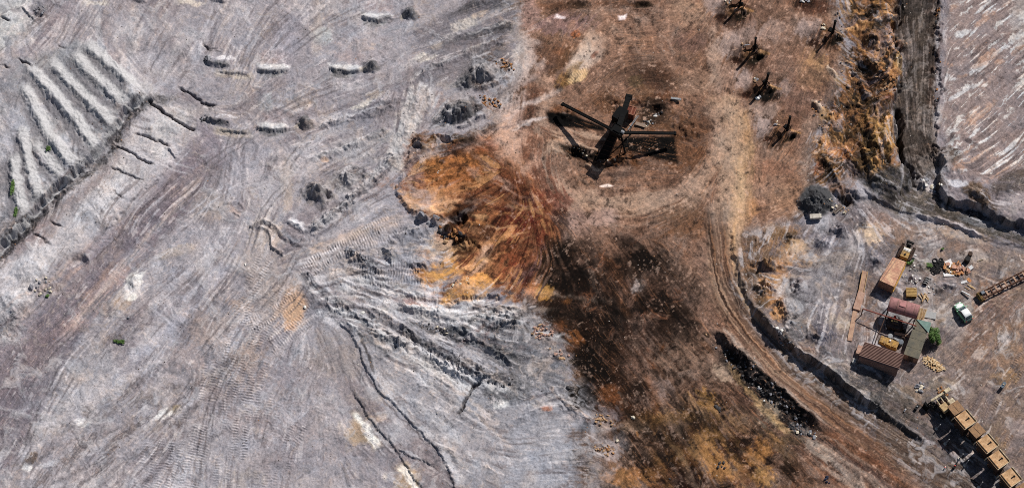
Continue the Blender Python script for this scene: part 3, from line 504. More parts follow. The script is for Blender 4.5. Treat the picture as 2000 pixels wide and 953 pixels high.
line([(1505,640),(1548,682),(1592,712),(1640,752),(1692,792),(1752,830),(1805,862)],9,(58,54,54),.8,soft=6,rag=.5,rock=.6)  # dark strip paints the shade in the ditch below the yard edge
# strip of ground lower right is a little darker beside the wagons
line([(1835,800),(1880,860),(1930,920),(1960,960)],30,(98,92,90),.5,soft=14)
# ------------------------------------------------------------------ rusty cliff belt, dark road and pale field on the right
poly([(1640,-75),(1750,-75),(1760,40),(1740,70),(1768,130),(1748,175),(1742,215),(1752,330),(1720,340),(1675,350),(1660,390),(1600,355),(1590,300),(1620,260),(1635,200),(1650,150),(1665,100),(1640,30)], (150,100,56), .95, 7, 8, st=.6, rock=.7)
for x, y, rx, ry, a, c in [(1655,20,14,26,0,(170,130,80)),(1680,30,12,24,0,(60,48,36)),(1700,22,12,20,0,(28,26,28)),(1700,60,22,10,20,(70,58,44)),(1720,55,24,10,-20,(80,66,54)),(1690,85,36,12,20,(64,50,38)),(1715,95,30,14,-20,(110,70,50)),(1735,110,24,12,-30,(90,70,50)),(1720,125,20,10,0,(190,140,84)),(1755,130,10,10,0,(206,170,110)),
    (1700,115,34,12,10,(170,112,54)),(1675,135,20,9,20,(56,46,40)),(1700,140,16,20,0,(48,40,32)),(1720,160,24,14,-30,(128,88,60)),(1730,168,16,6,-20,(196,150,104)),(1690,170,40,10,0,(150,98,56)),(1665,180,18,9,0,(90,60,30)),(1700,200,50,16,0,(56,44,30)),(1735,195,18,6,10,(176,96,50)),(1660,205,22,10,20,(64,50,34)),
    (1690,225,10,30,-20,(150,104,50)),(1720,230,24,26,-20,(92,66,24)),(1640,265,30,14,20,(52,48,32)),(1680,260,26,16,-30,(72,54,32)),(1705,290,14,44,-15,(206,158,84)),(1730,290,12,44,-12,(180,134,60)),(1660,300,34,14,-20,(182,112,56)),(1640,330,30,16,0,(128,84,48)),(1620,320,24,20,0,(52,46,34)),(1615,345,20,18,0,(40,36,26)),(1650,350,24,18,-30,(84,64,46)),
    (1685,315,22,16,-40,(190,144,76)),(1625,290,14,10,0,(186,110,56)),(1600,330,8,16,0,(180,96,46))]:
    blob(x,y,rx,ry,a,c,.8,rag=.6,st=.6,rock=.9)
poly([(1757,-75),(1835,-75),(1832,60),(1828,160),(1825,240),(1840,320),(1830,350),(1800,345),(1755,300),(1745,200),(1748,170),(1768,130),(1750,70)], (76,68,64), .95, 6, 5, st=.6)
blob(1750,30,24,30,0,(30,28,30),.85,rag=.5); line([(1800,-60),(1800,80),(1795,180),(1800,250)],10,(92,84,76),.6,st=.8,soft=8); line([(1815,-60),(1815,60),(1812,160)],5,(58,44,40),.7,st=.7); line([(1832,-60),(1828,80),(1822,170),(1815,260)],8,(84,60,54),.8,rock=.9,rag=.6)
blob(1770,180,14,26,0,(86,84,84),.7); blob(1790,220,26,26,0,(74,66,64),.7); blob(1762,70,14,20,-30,(96,88,86),.6); line([(1752,215),(1756,270),(1762,320),(1785,345)],8,(34,30,32),.85,rag=.4); blob(1820,300,24,26,0,(70,58,54),.9,rock=.7)  # black line at the cliff foot is painted shadow
poly([(1840,-75),(2090,-75),(2090,500),(2000,460),(1930,410),(1880,400),(1845,375),(1840,320),(1826,250),(1832,130)], (146,130,134), .95, 7, 5, st=.5)
poly([(1826,280),(1870,290),(1880,310),(1845,330),(1850,372),(1830,370),(1815,340)], (100,84,76), .7, 6, 5, rock=.6)
PR = [(1840,-75),(2090,-75),(2090,500),(1845,375)]
inr = np.zeros_like(U); bb, sd = inpoly([(1845,-75),(2090,-75),(2090,380),(1990,350),(1930,360),(1850,340),(1835,250)], 20); inr[bb] = sm(sd, 0, 16)
put(ALL, inr * sm(1.2 * LB + .5 * LA + .4 * FE, 1.1, 2.0) * .85, (204,208,218)); put(ALL, inr * sm(-1.2 * LB + .5 * FA, .7, 1.9) * .6, (112,98,102)); put(ALL, inr * sm(LB * .8 + 1.0 * vno(60, 88), .9, 1.6) * .35, (176,138,116))
for x, y, rx, ry, a in [(1890,65,26,9,25),(1875,70,12,9,0),(1920,20,18,8,20),(1905,140,30,6,35),(1860,155,16,10,0),(1930,165,14,6,20),(1890,175,40,6,30),(1925,275,14,9,0),(1860,255,12,9,0),(1905,260,40,5,45),(1975,290,30,8,45),(1950,330,36,5,40),(1960,95,24,6,35),(1885,335,30,4,10),(1870,360,20,9,0)]:
    blob(x,y,rx*.8,ry*.7,a,(196,200,212),.5,st=1.3,rag=.9)
for x, y, rx, ry, a in [(1920,40,22,8,35),(1925,115,24,8,35),(1950,120,10,5,0),(1850,125,12,6,0),(1910,228,24,7,35),(1890,300,18,13,30),(1915,315,24,12,20),(1870,330,14,9,0),(1940,345,26,6,35),(1880,150,18,5,0)]:
    blob(x,y,rx,ry,a,(176,140,124),.45,st=1,rag=.8)
blob(1895,278,20,7,-30,(96,84,90),.7,st=.4); blob(1990,40,20,60,0,(166,160,166),.6); poly([(1955,345),(2000,330),(2090,330),(2090,380),(1990,375),(1940,385),(1930,370)], (98,84,78), .8, 7, 5, st=.4)
poly([(1875,375),(1900,352),(1925,370),(1945,405),(1950,420),(1900,395)], (112,86,62), .85, 6, 5, rock=.5); blob(1975,400,34,20,0,(164,148,146),.7); blob(1960,440,30,14,-15,(150,134,132),.5)
# graded bench road from the cliff foot to the right edge
poly([(1672,345),(1700,325),(1745,330),(1800,360),(1850,400),(1900,420),(2000,455),(2090,480),(2090,520),(2000,480),(1900,452),(1830,430),(1780,425),(1720,400),(1690,370)], (104,92,78), .9, 7, 5, st=.8)
blob(1705,345,34,20,-20,(74,68,64),.7,rock=.5); line([(1700,350),(1760,385),(1820,410),(1900,440),(2000,470)],5,(78,70,60),.6,st=.9); blob(1805,360,22,9,-30,(200,188,186),.8,rag=.6,rock=.7); blob(1790,350,26,16,0,(60,52,52),.75,rock=.6); blob(1832,400,26,10,-20,(80,68,54),.6,rock=.6)
line([(1775,420),(1810,425),(1860,435),(1900,455),(1920,465)],4,(196,186,190),.85,rag=.7,soft=3); line([(1660,370),(1700,395),(1740,415),(1770,430)],4,(150,138,136),.7,rag=.5); blob(1900,430,40,9,-15,(120,124,130),.6); blob(1690,375,18,14,0,(170,160,164),.7,rock=.7)
poly([(1830,345),(1838,385),(1870,400),(1930,415),(2000,440),(1990,446),(1920,425),(1850,402),(1822,385)], (40,34,34), .7, 3, 4, rock=.6)
blob(1655,388,20,14,0,(36,32,36),.9,rag=.4); blob(1640,405,26,12,0,(140,116,96),.7,rock=1); blob(1660,418,24,16,0,(112,104,112),.7,rock=.8)  # first black blob paints the shadow in the pit
KEEP[0] = False
# ---- the brown floor: clouded tar, clay and taupe dust, strongest below the middle
low = np.zeros_like(U); bb, sd = inpoly([(1075,440),(1150,470),(1300,470),(1390,560),(1400,640),(1480,760),(1560,850),(1640,960),(1640,1040),(1100,1040),(1165,880),(1165,810),(1115,760),(1100,690),(1055,620),(1045,560)], 70); low[bb] = sm(sd + 22 * FB[bb], -10, 60)
put(ALL, low * .28, (84,60,46)); put(ALL, low * sm(-FD, -.15, .95) * .85, (36,24,17)); put(ALL, low * sm(FD, .35, 1.5) * .6, (146,124,112)); put(ALL, low * sm(FE - .5 * FD, .9, 2.0) * .55, (128,76,36))
och = np.zeros_like(U); bb, sd = inpoly([(1180,800),(1330,780),(1440,800),(1540,900),(1560,1040),(1160,1040),(1170,900)], 60); och[bb] = sm(sd + 18 * FB[bb], -10, 50)
put(ALL, och * sm(FE + .6 * LC, .4, 1.7) * .6, (178,126,66)); put(ALL, och * sm(-FE + .6 * LC, .6, 1.6) * .6, (66,38,22))
slope = np.zeros_like(U); bb, sd = inpoly([(820,262),(960,262),(1000,310),(1085,410),(1100,450),(1060,540),(1010,590),(900,560),(880,520),(860,420),(800,400),(780,370),(790,300)], 40); slope[bb] = sm(sd, 0, 26)
put(ALL, slope * .2, (96,58,34)); put(ALL, slope * sm(-FE + .9 * LB, .2, 1.4) * .7, (54,28,16)); put(ALL, slope * sm(FE + .9 * LB, .9, 1.9) * .5, (212,150,96)); put(ALL, slope * sm(FD + .7 * LA, .9, 1.9) * .35, (150,70,36))
up = inb * (1 - low) * (1 - slope)
put(ALL, up * sm(FD + .3 * FE, .5, 1.6) * .4, (152,130,118)); put(ALL, up * sm(-FD - .3 * FE, .4, 1.5) * .42, (78,54,42)); put(ALL, up * sm(vno(90, 861) + .5 * FE, .3, 1.2) * .3, (146,104,72))
poly([(1120,880),(1190,860),(1220,960),(1200,1040),(1110,1040)], (140,126,120), .6, 26, 16)
blob(905,425,30,18,0,(24,18,14),.9,rag=.5); blob(1255,505,26,13,-30,(18,13,10),.8,rag=.6); blob(1295,590,36,15,-10,(20,14,10),.8,rag=.6); blob(1082,440,14,24,20,(26,14,10),.8,rag=.6,st=.5); blob(1072,520,20,26,0,(34,20,12),.7,rag=.7); blob(1125,545,34,34,0,(30,18,12),.6,rag=.8)
blob(1250,560,11,13,0,(204,198,200),.8,rag=.6); blob(1068,572,17,13,0,(206,152,66),.75,rag=.7); blob(1130,700,26,30,0,(28,22,16),.65,rag=.8); blob(1160,790,34,20,0,(40,30,22),.6,rag=.8); blob(1185,765,20,20,0,(150,90,44),.5,rag=.8)
for x, y, rx, ry, a in [(1345,935,18,36,28),(1450,885,12,50,25),(1310,850,12,30,25),(1350,830,18,30,30),(1540,915,24,14,-30),(1200,650,6,50,-2),(1420,870,20,16,0)]: blob(x,y,rx,ry,a,(42,24,15),.75,rag=.6,st=.5)
poly([(640,490),(720,462),(830,430),(860,470),(850,560),(1010,595),(1100,690),(1120,790),(1040,770),(900,760),(770,680),(640,600),(600,545)], (150,150,158), .0, 5, 5)
sl = np.zeros_like(U); bb, sd = inpoly([(590,530),(650,480),(740,450),(850,430),(850,560),(900,600),(1010,595),(1100,680),(1118,790),(1000,800),(880,780),(780,720),(700,690),(640,600)], 30); sl[bb] = sm(sd + 10 * FB[bb], -6, 24)
put(ALL, sl * sm(LB + .6 * FE, .5, 1.5) * .55, (206,204,206)); put(ALL, sl * sm(-LB - .6 * FE, .4, 1.5) * .6, (94,94,102)); put(ALL, sl * sm(FE - LA * .6, 1.1, 1.9) * .4, (196,164,138)); ROCK[:] = np.maximum(ROCK, sl * .22)
# ---- the yard: trodden brown earth between the greys
put(ALL, iny * .42, (112,98,94)); put(ALL, iny * sm(FD, .2, 1.2) * .5, (150,142,146)); put(ALL, iny * sm(-FE, .4, 1.4) * .5, (84,76,78)); put(ALL, iny * sm(FE + vno(60, 871), .8, 1.6) * .4, (150,118,92))
poly([(1900,560),(2000,540),(2090,540),(2090,960),(2000,960),(1950,860),(1870,780),(1850,700)], (134,110,100), .5, 30, 14)
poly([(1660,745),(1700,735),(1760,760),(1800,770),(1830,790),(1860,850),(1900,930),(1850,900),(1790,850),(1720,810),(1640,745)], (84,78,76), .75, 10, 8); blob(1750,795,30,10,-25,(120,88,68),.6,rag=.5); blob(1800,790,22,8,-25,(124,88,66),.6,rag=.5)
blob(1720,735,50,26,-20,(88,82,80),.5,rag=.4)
for x, y, rx, ry, a, c_, al in [(1505,520,30,10,15,(206,148,86),.8),(1512,548,22,14,0,(196,140,80),.8),(1516,582,20,11,0,(190,132,72),.85),(1517,610,14,18,0,(202,146,90),.85),(1475,540,32,10,0,(36,32,30),.85),(1488,560,20,12,0,(120,96,70),.7),(1488,592,14,10,0,(70,52,34),.7),(1500,500,26,9,20,(70,58,50),.6),(1560,478,26,12,0,(200,156,106),.75),(1700,455,22,16,0,(206,176,146),.75),(1640,452,22,16,0,(104,100,112),.8),(1600,655,26,20,0,(92,88,100),.75),(1560,596,20,16,0,(170,166,168),.6),(1540,560,14,20,0,(176,172,174),.6),(1780,545,28,14,-35,(172,168,176),.6),(1585,560,40,30,0,(140,134,140),.4),(1645,628,22,9,-20,(176,158,140),.6),(1855,560,24,12,0,(130,122,132),.6)]:
    blob(x,y,rx,ry,a,c_,al,rag=.6,st=.3,rock=.3)
ryd = sm(iny * 1.0 - (U < 1700) * 1.0, 0, .5)
put(ALL, ryd * sm(aniso(-20, 60, 9, 951), .5, 1.2) * .35, (176,164,162)); put(ALL, ryd * sm(aniso(50, 70, 8, 952), .5, 1.2) * .35, (150,114,84)); put(ALL, ryd * sm(aniso(10, 40, 12, 953), .5, 1.2) * .35, (92,80,78))
# ---- ruts
B1, B2 = ((74,50,40),1), ((160,136,118),.9)
stripes([(1437,430),(1432,500),(1450,570),(1490,640),(1560,710),(1640,780),(1740,850),(1850,930),(1950,1010)], 26, [((150,120,96),.9),((82,56,44),.9),((134,88,54),.6)], per=6, seed=960, L=200, relief=.03)
stripes([(1400,560),(1440,620),(1500,690),(1580,770),(1680,850),(1780,920),(1850,1000)], 34, [((70,46,38),.9),((140,112,92),.8),((124,78,48),.5)], per=8, seed=970, L=180, relief=.03)
stripes([(1540,830),(1600,880),(1680,940),(1760,1000)], 40, [((84,58,50),.9),((150,142,138),.8),((118,82,58),.5)], per=12, seed=980, L=160)
stripes([(1700,345),(1760,385),(1820,410),(1900,440),(2000,470),(2090,490)], 20, [((64,56,48),.8),((130,122,112),.6),((132,104,70),.4)], per=4, seed=990, L=140, relief=.02)
stripes([(1800,-70),(1798,80),(1795,180),(1805,300)], 24, [((52,42,40),.8),((104,94,88),.5)], per=5, seed=1000, L=160, relief=.02)
stripes([(430,262),(380,310),(330,370),(260,440),(190,520),(120,600),(50,690),(-30,790)], 34, [((118,102,118),.85),((186,176,182),.7),((196,160,140),.45)], per=7, seed=1010, L=220, relief=.015)
stripes([(160,600),(100,700),(60,800),(20,900),(-10,980)], 50, [((120,108,120),.6),((182,176,184),.6)], per=9, seed=1015, L=160)
stripes([(490,470),(440,560),(370,650),(290,740),(220,830)], 34, [((180,176,186),.75),((122,110,116),.7)], per=7, seed=1020, L=160, relief=.012)
stripes([(160,-40),(100,40),(40,110),(-40,190)], 40, [((136,118,128),.6),((196,186,186),.6)], per=7, seed=1030, L=140)
stripes([(560,530),(640,478),(740,430),(830,400)], 26, [((198,170,150),.7),((136,128,138),.6),((196,192,196),.6)], per=6, seed=1040, L=120, relief=.015)
stripes([(700,160),(800,110),(900,60),(1000,30)], 50, [((112,104,110),.5),((184,178,180),.6)], per=8, seed=1050, L=140)
stripes([(560,330),(660,290),(760,250)], 40, [((134,126,132),.5),((190,184,186),.5)], per=7, seed=1055, L=110)
stripes([(620,600),(720,640),(830,700),(940,760)], 26, [((98,94,100),.7),((204,202,202),.7)], per=7, seed=1060, L=110)
stripes([(800,600),(900,612),(1010,612)], 24, [((90,86,90),.7),((200,200,200),.7)], per=6, seed=1070, L=100)
stripes([(880,650),(950,690),(1020,730)], 22, [((84,84,88),.8),((168,166,170),.7),((150,120,90),.4)], per=5, seed=1080, L=100)
stripes([(1060,170),(1038,230),(1035,300),(1060,360),(1120,410),(1220,425),(1320,405),(1390,350),(1425,270),(1410,190)], 26, [((94,66,52),.5),((160,136,120),.5)], per=7, seed=1090, L=140)
stripes([(1100,440),(1140,510),(1200,580),(1260,640)], 34, [((44,28,20),.75),((136,112,100),.6)], per=8, seed=1100, L=110)
stripes([(1085,445),(1060,510),(1020,570)], 26, [((50,34,28),.7),((150,142,148),.5),((170,104,56),.5)], per=6, seed=1110, L=90)
stripes([(1430,200),(1452,300),(1448,400),(1432,500)], 26, [((176,144,104),.5),((104,78,62),.5)], per=6, seed=1120, L=150)
for k, (p, w) in enumerate([([(1100,400),(1040,400),(960,330),(860,320)],26),([(1090,420),(1020,450),(950,500),(890,570)],34),([(1085,410),(1010,380),(950,390),(880,385)],24),([(1080,380),(1010,320),(950,280)],26)]):
    stripes(p, w, [((60,28,16),.85),((196,132,76),.6),((128,50,28),.6)], per=6, seed=1130 + 9 * k, L=80, relief=.012)
an = aniso(-55, 90, 16, 1190); put(ALL, och * sm(an, .3, 1.0) * .75, (52,32,22)); put(ALL, och * sm(-an, .4, 1.1) * .5, (178,132,74)); put(ALL, low * sm(aniso(-52, 70, 9, 1195), .6, 1.2) * .5, (140,118,106))
put(ALL, (1 - inb) * (1 - inr) * (U < 640) * (V > 560) * sm(aniso(38, 46, 10, 1200) + .35 * FE, .55, 1.2) * .55, (110,100,106)); put(ALL, (1 - inb) * (U < 640) * (V > 600) * sm(aniso(80, 50, 12, 1204) + .3 * FE, .6, 1.2) * .4, (188,184,190))
w1 = aniso(36, 44, 6, 1210); w2 = aniso(40, 60, 5, 1220) + .5 * vno(60, 1221)
put(ALL, inr * sm(w1 + .7 * vno(70, 1230) + .25 * FA, .55, 1.1) * .7, (196,200,210)); put(ALL, inr * sm(w2, .55, 1.1) * .6, (108,96,100)); put(ALL, inr * sm(aniso(38, 60, 14, 1240), .8, 1.3) * .45, (184,144,122))
# ---- the laid-down marks show through the weathering again
for bb_, m_, c_ in REC: put(bb_, m_.astype(np.float32) * .68 * np.clip(1 + .35 * FA[bb_] + .25 * FE[bb_], .2, 1.6), c_)
line([(1060,172),(1034,232),(1030,300),(1056,352),(1095,398)],10,(92,62,48),.6,st=.6,soft=8); line([(1075,180),(1052,240),(1050,300),(1078,350),(1130,385),(1220,400),(1320,385),(1385,340),(1405,270),(1390,200)],13,(158,134,118),.6,st=.5,soft=10,rag=.5)
blob(1200,395,110,22,0,(152,128,110),.55,rag=.5,st=.3); blob(1110,285,46,12,-5,(162,138,120),.7,st=.6); blob(1150,268,34,7,-8,(160,136,118),.6)
line([(1425,180),(1440,260),(1442,350),(1436,440),(1426,500),(1436,560),(1466,610),(1520,668),(1590,730)],13,(164,138,114),.6,st=.5,soft=9,rag=.4); line([(1446,300),(1448,380),(1440,440)],6,(196,160,114),.65,st=.5,soft=5)
line([(1404,250),(1412,340),(1404,430),(1392,500),(1400,560)],12,(150,128,110),.5,st=.5,soft=9)
for x, y, rx, ry, a, c_ in [(1060,330,30,20,-40,(104,60,40)),(1085,395,26,20,30,(98,44,28)),(1045,275,20,34,-20,(112,72,52)),(1100,440,18,26,30,(34,18,14)),(1040,470,30,20,60,(96,40,24)),(985,400,40,20,30,(76,34,20)),(960,440,20,30,-30,(60,32,20)),(1010,440,26,18,40,(124,40,24))]: blob(x,y,rx,ry,a,c_,.7,rag=.8,st=.8,soft=.8)
for p in ([(1010,215),(960,262),(900,300)],[(1040,250),(985,300),(940,330)],[(1060,300),(1010,345)],[(1000,250),(960,290)]): line(p,5,(182,150,132),.5,st=1,soft=6,rag=.8)
poly([(1130,470),(1200,490),(1240,560),(1340,600),(1330,640),(1240,660),(1190,740),(1130,740),(1095,660),(1070,600),(1075,540)], (30,20,14), .42, 30, 26, st=.5)
for p, w in (([(1150,480),(1185,540),(1225,600)],9),([(1205,680),(1240,620),(1290,680)],16),([(1300,560),(1370,610),(1420,690)],12),([(1230,700),(1290,760),(1330,840)],16)): line(p,w,(140,114,102),.5,st=.8,soft=10,rag=.7)
# spoil fan: pale spurs and dark gullies
for p, w, c_ in [([(600,560),(660,592),(740,640),(830,690),(930,742),(1000,765)],7,(214,212,212)),([(650,560),(740,590),(840,610),(1000,620)],8,(206,204,206)),([(610,600),(640,622),(680,640)],6,(206,206,210)),([(700,628),(790,672),(870,715)],6,(92,90,96)),([(870,645),(940,665),(1010,712)],9,(86,88,94)),([(600,545),(640,575),(700,600)],5,(100,98,106)),([(660,520),(720,540),(800,560)],5,(108,106,114)),([(700,490),(735,510)],9,(88,92,102)),([(760,490),(785,508)],8,(92,96,106)),([(830,600),(920,592),(960,584)],7,(208,206,206)),
    ([(740,740),(820,790),(900,860),(940,920)],8,(186,184,190)),([(800,720),(880,770),(960,850),(1010,930)],8,(184,182,190)),([(780,700),(860,760),(920,810)],5,(122,120,128)),([(650,720),(700,800),(770,900)],10,(150,138,142))]:
    line(p,w,c_,.6,st=.7,soft=w*.7,rag=.6)
blt = np.zeros_like(U); bb, sd = inpoly([(1640,-75),(1750,-75),(1768,130),(1748,215),(1752,330),(1675,350),(1600,360),(1590,290),(1650,150)], 20); blt[bb] = sm(sd + 8 * FB[bb], -4, 14)
# bright scraped ribs of the cliff belt
belt2 = np.zeros_like(U); bb, sd = inpoly([(1690,205),(1748,205),(1752,330),(1700,345),(1670,300)], 16); belt2[bb] = sm(sd + 6 * FB[bb], -3, 12); an = aniso(-72, 60, 7, 1300)
put(ALL, belt2 * sm(an, -.1, .8) * .8, (212,162,88)); put(ALL, belt2 * sm(-an, .5, 1.1) * .7, (84,62,32))
put(ALL, blt * sm(aniso(-40, 34, 8, 1310) + .4 * FE, .5, 1.2) * .6, (198,134,70)) if 'blt' in globals() else None
for x, y in MASTS:
    blob(x-12,y+8,30,20,-10,(58,38,28),.7,rag=.5); blob(x-36,y+16,11,7,0,(58,34,24),.85,rag=.15,st=0); blob(x+7,y+12,18,7,30,(34,28,18),.9,rag=.3); blob(x-12,y+2,11,11,0,(124,88,56),.7,rag=.4); line([(x-4,y),(x+8,y-2),(x+24,y+4)],2.5,(170,130,86),.8)
blob(1490,188,26,10,0,(22,18,15),.9,rag=.4)
# ragged seam between the grey and the brown
for i in range(46):
    rr = random.Random(i); t = rr.random(); k = rr.choice([0, 1, 2]); P_ = [(1004,-20),(1003,70),(1000,140),(965,210)] if k == 0 else [(1060,600),(1110,700),(1125,780),(1168,830)] if k == 1 else [(1168,830),(1160,900),(1155,980)]
    j = min(int(t * (len(P_) - 1)), len(P_) - 2); f_ = t * (len(P_) - 1) - j; x = P_[j][0] * (1 - f_) + P_[j+1][0] * f_; y = P_[j][1] * (1 - f_) + P_[j+1][1] * f_
    blob(x + rr.uniform(-18, 18), y, rr.uniform(8, 26), rr.uniform(4, 10), rr.uniform(-10, 40), rr.choice([(164,150,144),(120,92,78),(150,134,130),(128,104,92)]), .6, rag=.8, st=.8, soft=.9)
# ---- scrapes and smears
def scrape(seed, n, org, a0, a1, r0, r1, ln, w, cols, al, relief=0.0, jit=6):
    rr = random.Random(seed)
    for i in range(n):
        t = R(rr.uniform(a0, a1)); ra = rr.uniform(r0, r1); L_ = rr.uniform(*ln); bend = R(rr.uniform(-jit, jit))
        x0, y0 = org[0] + ra * math.cos(t), org[1] - ra * math.sin(t)
        pts = [(x0, y0), (x0 + L_ * .5 * math.cos(t + bend), y0 - L_ * .5 * math.sin(t + bend)), (x0 + L_ * math.cos(t + 2 * bend), y0 - L_ * math.sin(t + 2 * bend))]
        wd = rr.uniform(*w); col = rr.choice(cols)
        line(pts, wd, col, al * rr.uniform(.5, 1), soft=wd * .8 + 1, wob=3, seed=seed * 100 + i, rag=.6, st=.5, taper=L_ * .3)
        if relief: SCR.append((pts, relief * rr.uniform(-.6, 1), wd + 3, seed * 100 + i))
SCR = []
scrape(1, 70, (1112, 430), 165, 248, 30, 260, (30, 100), (1.5, 5), [(50,24,14),(72,32,18),(206,140,78),(226,176,120),(120,44,26),(40,24,16)], .7, .12)
scrape(2, 26, (1112, 430), 140, 170, 60, 180, (30, 90), (1.5, 5), [(178,142,122),(90,46,28),(60,34,22),(196,160,140)], .6, .08)
scrape(3, 60, (585, 520), -44, -4, 40, 480, (60, 200), (1.5, 5), [(222,220,222),(216,216,220),(206,206,210),(104,104,112),(88,88,96),(198,176,160)], .7, .22, 4)
scrape(4, 24, (560, 540), 12, 34, 40, 300, (50, 130), (1.5, 4), [(206,198,198),(200,170,142),(116,110,118)], .55, .1, 4)
scrape(5, 34, (600, 470), 205, 250, 60, 640, (60, 180), (2, 6), [(190,186,194),(112,102,110),(128,116,122),(196,180,172)], .5, .06, 5)
scrape(6, 40, (560, 640), 200, 222, 80, 520, (40, 130), (2, 6), [(100,90,96),(96,88,92),(196,190,196),(84,76,82)], .55, .05, 5)
scrape(7, 26, (450, 260), 218, 234, 40, 560, (80, 220), (1.5, 5), [(112,96,110),(190,180,184),(200,160,136),(100,86,98)], .6, .06, 3)
scrape(8, 30, (700, 330), 10, 30, -160, 320, (50, 150), (1.5, 5), [(104,98,104),(196,190,190),(92,86,92),(178,166,168)], .55, .12, 5)
scrape(9, 40, (1130, 440), -80, -40, 40, 330, (40, 130), (2, 7), [(24,16,12),(34,22,16),(150,128,116),(60,38,26),(132,82,42)], .6, .08, 6)
scrape(10, 40, (1100, 560), -62, -42, 250, 520, (40, 140), (2, 8), [(30,20,15),(176,128,70),(150,124,104),(46,28,20),(190,146,92)], .6, .1, 5)
scrape(11, 30, (1190, 290), 0, 360, 190, 260, (20, 60), (2, 6), [(160,138,122),(84,58,46),(148,112,84)], .4, .04, 30)
scrape(12, 22, (250, 330), 190, 245, 20, 260, (30, 80), (2, 6), [(206,204,208),(104,98,102),(198,194,198),(150,126,126)], .5, .12, 8)
scrape(13, 24, (120, 0), 20, 60, -40, 360, (50, 140), (1.5, 5), [(186,180,184),(126,114,122),(196,176,166)], .45, .05, 6)
scrape(14, 26, (1800, 760), 20, 80, 60, 280, (30, 90), (1.5, 5), [(150,116,84),(172,160,158),(96,84,82),(110,96,92)], .5, .05, 8)
scrape(15, 20, (1480, 520), -50, 30, 60, 260, (30, 90), (2, 6), [(170,164,168),(92,86,90),(160,130,104)], .5, .1, 10)
line([(1436,190),(1446,260),(1448,350),(1442,430),(1430,490)],11,(160,132,106),.5,st=.4,soft=9,rag=.5)
for dx, dy in [(0,0),(88,105)]:
    line([(688+dx,802+dy),(702+dx,818+dy),(722+dx,842+dy),(742+dx,878+dy)],6.5,(240,232,216),.9,soft=3,rag=.7); line([(684+dx,812+dy),(700+dx,836+dy),(716+dx,862+dy)],7,(178,144,106),.7,soft=4)
poly([(1722,604),(1745,606),(1790,628),(1782,650),(1760,655),(1738,650),(1720,632)], (34,30,32), .85, 4, 3)  # shadow of the raised tank painted black on the ground
# ---- broad weathering of the grey floor
gz_ = (1 - inb) * (1 - inr) * (1 - iny)
n1 = aniso(42, 260, 70, 1400) ; n2 = vno(130, 1401) + .5 * FD
put(ALL, gz_ * (U < 620) * sm(n1 + .3 * FE, .2, 1.3) * .6, (118,108,118)); put(ALL, gz_ * (U < 620) * sm(-n1 + .3 * FE, .3, 1.4) * .6, (196,192,200)); put(ALL, gz_ * sm(n2, .5, 1.4) * .35, (146,136,134)); put(ALL, gz_ * sm(-n2, .6, 1.5) * .3, (184,184,196))
poly([(300,205),(350,230),(385,260),(350,310),(300,370),(230,430),(150,500),(60,560),(30,520),(110,450),(190,370),(240,300),(262,240)], (194,190,194), .5, 16, 12, st=.3)
line([(290,188),(262,214),(244,236),(236,262),(210,296),(186,326),(152,346),(120,374),(84,410),(52,444),(18,478),(-30,528)],8,(66,64,68),.85,soft=7,rag=.7,rock=1,wob=4)  # dark rubble band paints the shade along the scarp
line([(405,300),(340,372),(262,455),(190,530),(120,612),(55,700),(0,790)],26,(122,106,116),.55,soft=14,st=.8); line([(395,340),(300,450),(215,545),(140,640)],5,(204,180,166),.5,st=.8,soft=4); line([(340,345),(262,425),(180,512)],3,(94,82,92),.6,st=.4,soft=2)
for k in range(26):
    rr = random.Random(900 + k); x0, y0 = rr.uniform(20, 560), rr.uniform(20, 940); i_ = int((x0 - U0) / ST), int((y0 - V0) / ST); a_ = math.atan2(FY[i_[1], i_[0]], FX[i_[1], i_[0]]); L_ = rr.uniform(60, 190); bd = rr.uniform(-.25, .25)
    pp = [(x0, y0), (x0 + L_ * .5 * math.cos(a_), y0 + L_ * .5 * math.sin(a_)), (x0 + L_ * math.cos(a_ + bd), y0 + L_ * math.sin(a_ + bd))]; col = rr.choice([(100,92,98),(196,190,196),(108,96,100)])
    for o_ in (-6, 6): line([(p[0] - math.sin(a_) * o_, p[1] + math.cos(a_) * o_) for p in pp], 1.6, col, .6, soft=1.6, wob=1, seed=k, rag=.3, taper=20)
# ---- spoil fan folds
for pts, w, c_ in [([(640,585),(720,618),(800,655),(900,712),(960,745)],9,(96,96,104)),([(690,500),(730,520),(760,532)],8,(84,86,96)),([(862,640),(930,655),(1000,700),(1020,722)],8,(80,82,88)),([(600,575),(640,604),(668,626)],6,(90,88,96)),([(770,600),(860,622),(940,628),(1020,636)],5,(92,90,96)),([(742,668),(790,664),(772,690)],7,(84,86,96)),([(940,640),(1040,645)],4,(80,80,86)),([(1010,640),(1080,690),(1100,750)],14,(112,112,120)),([(1040,740),(990,770),(950,790)],8,(104,102,106))]:
    line(pts,w*.7,tuple(x+26 for x in c_),.55,st=.6,soft=w*.9,rag=.7,rock=.1)
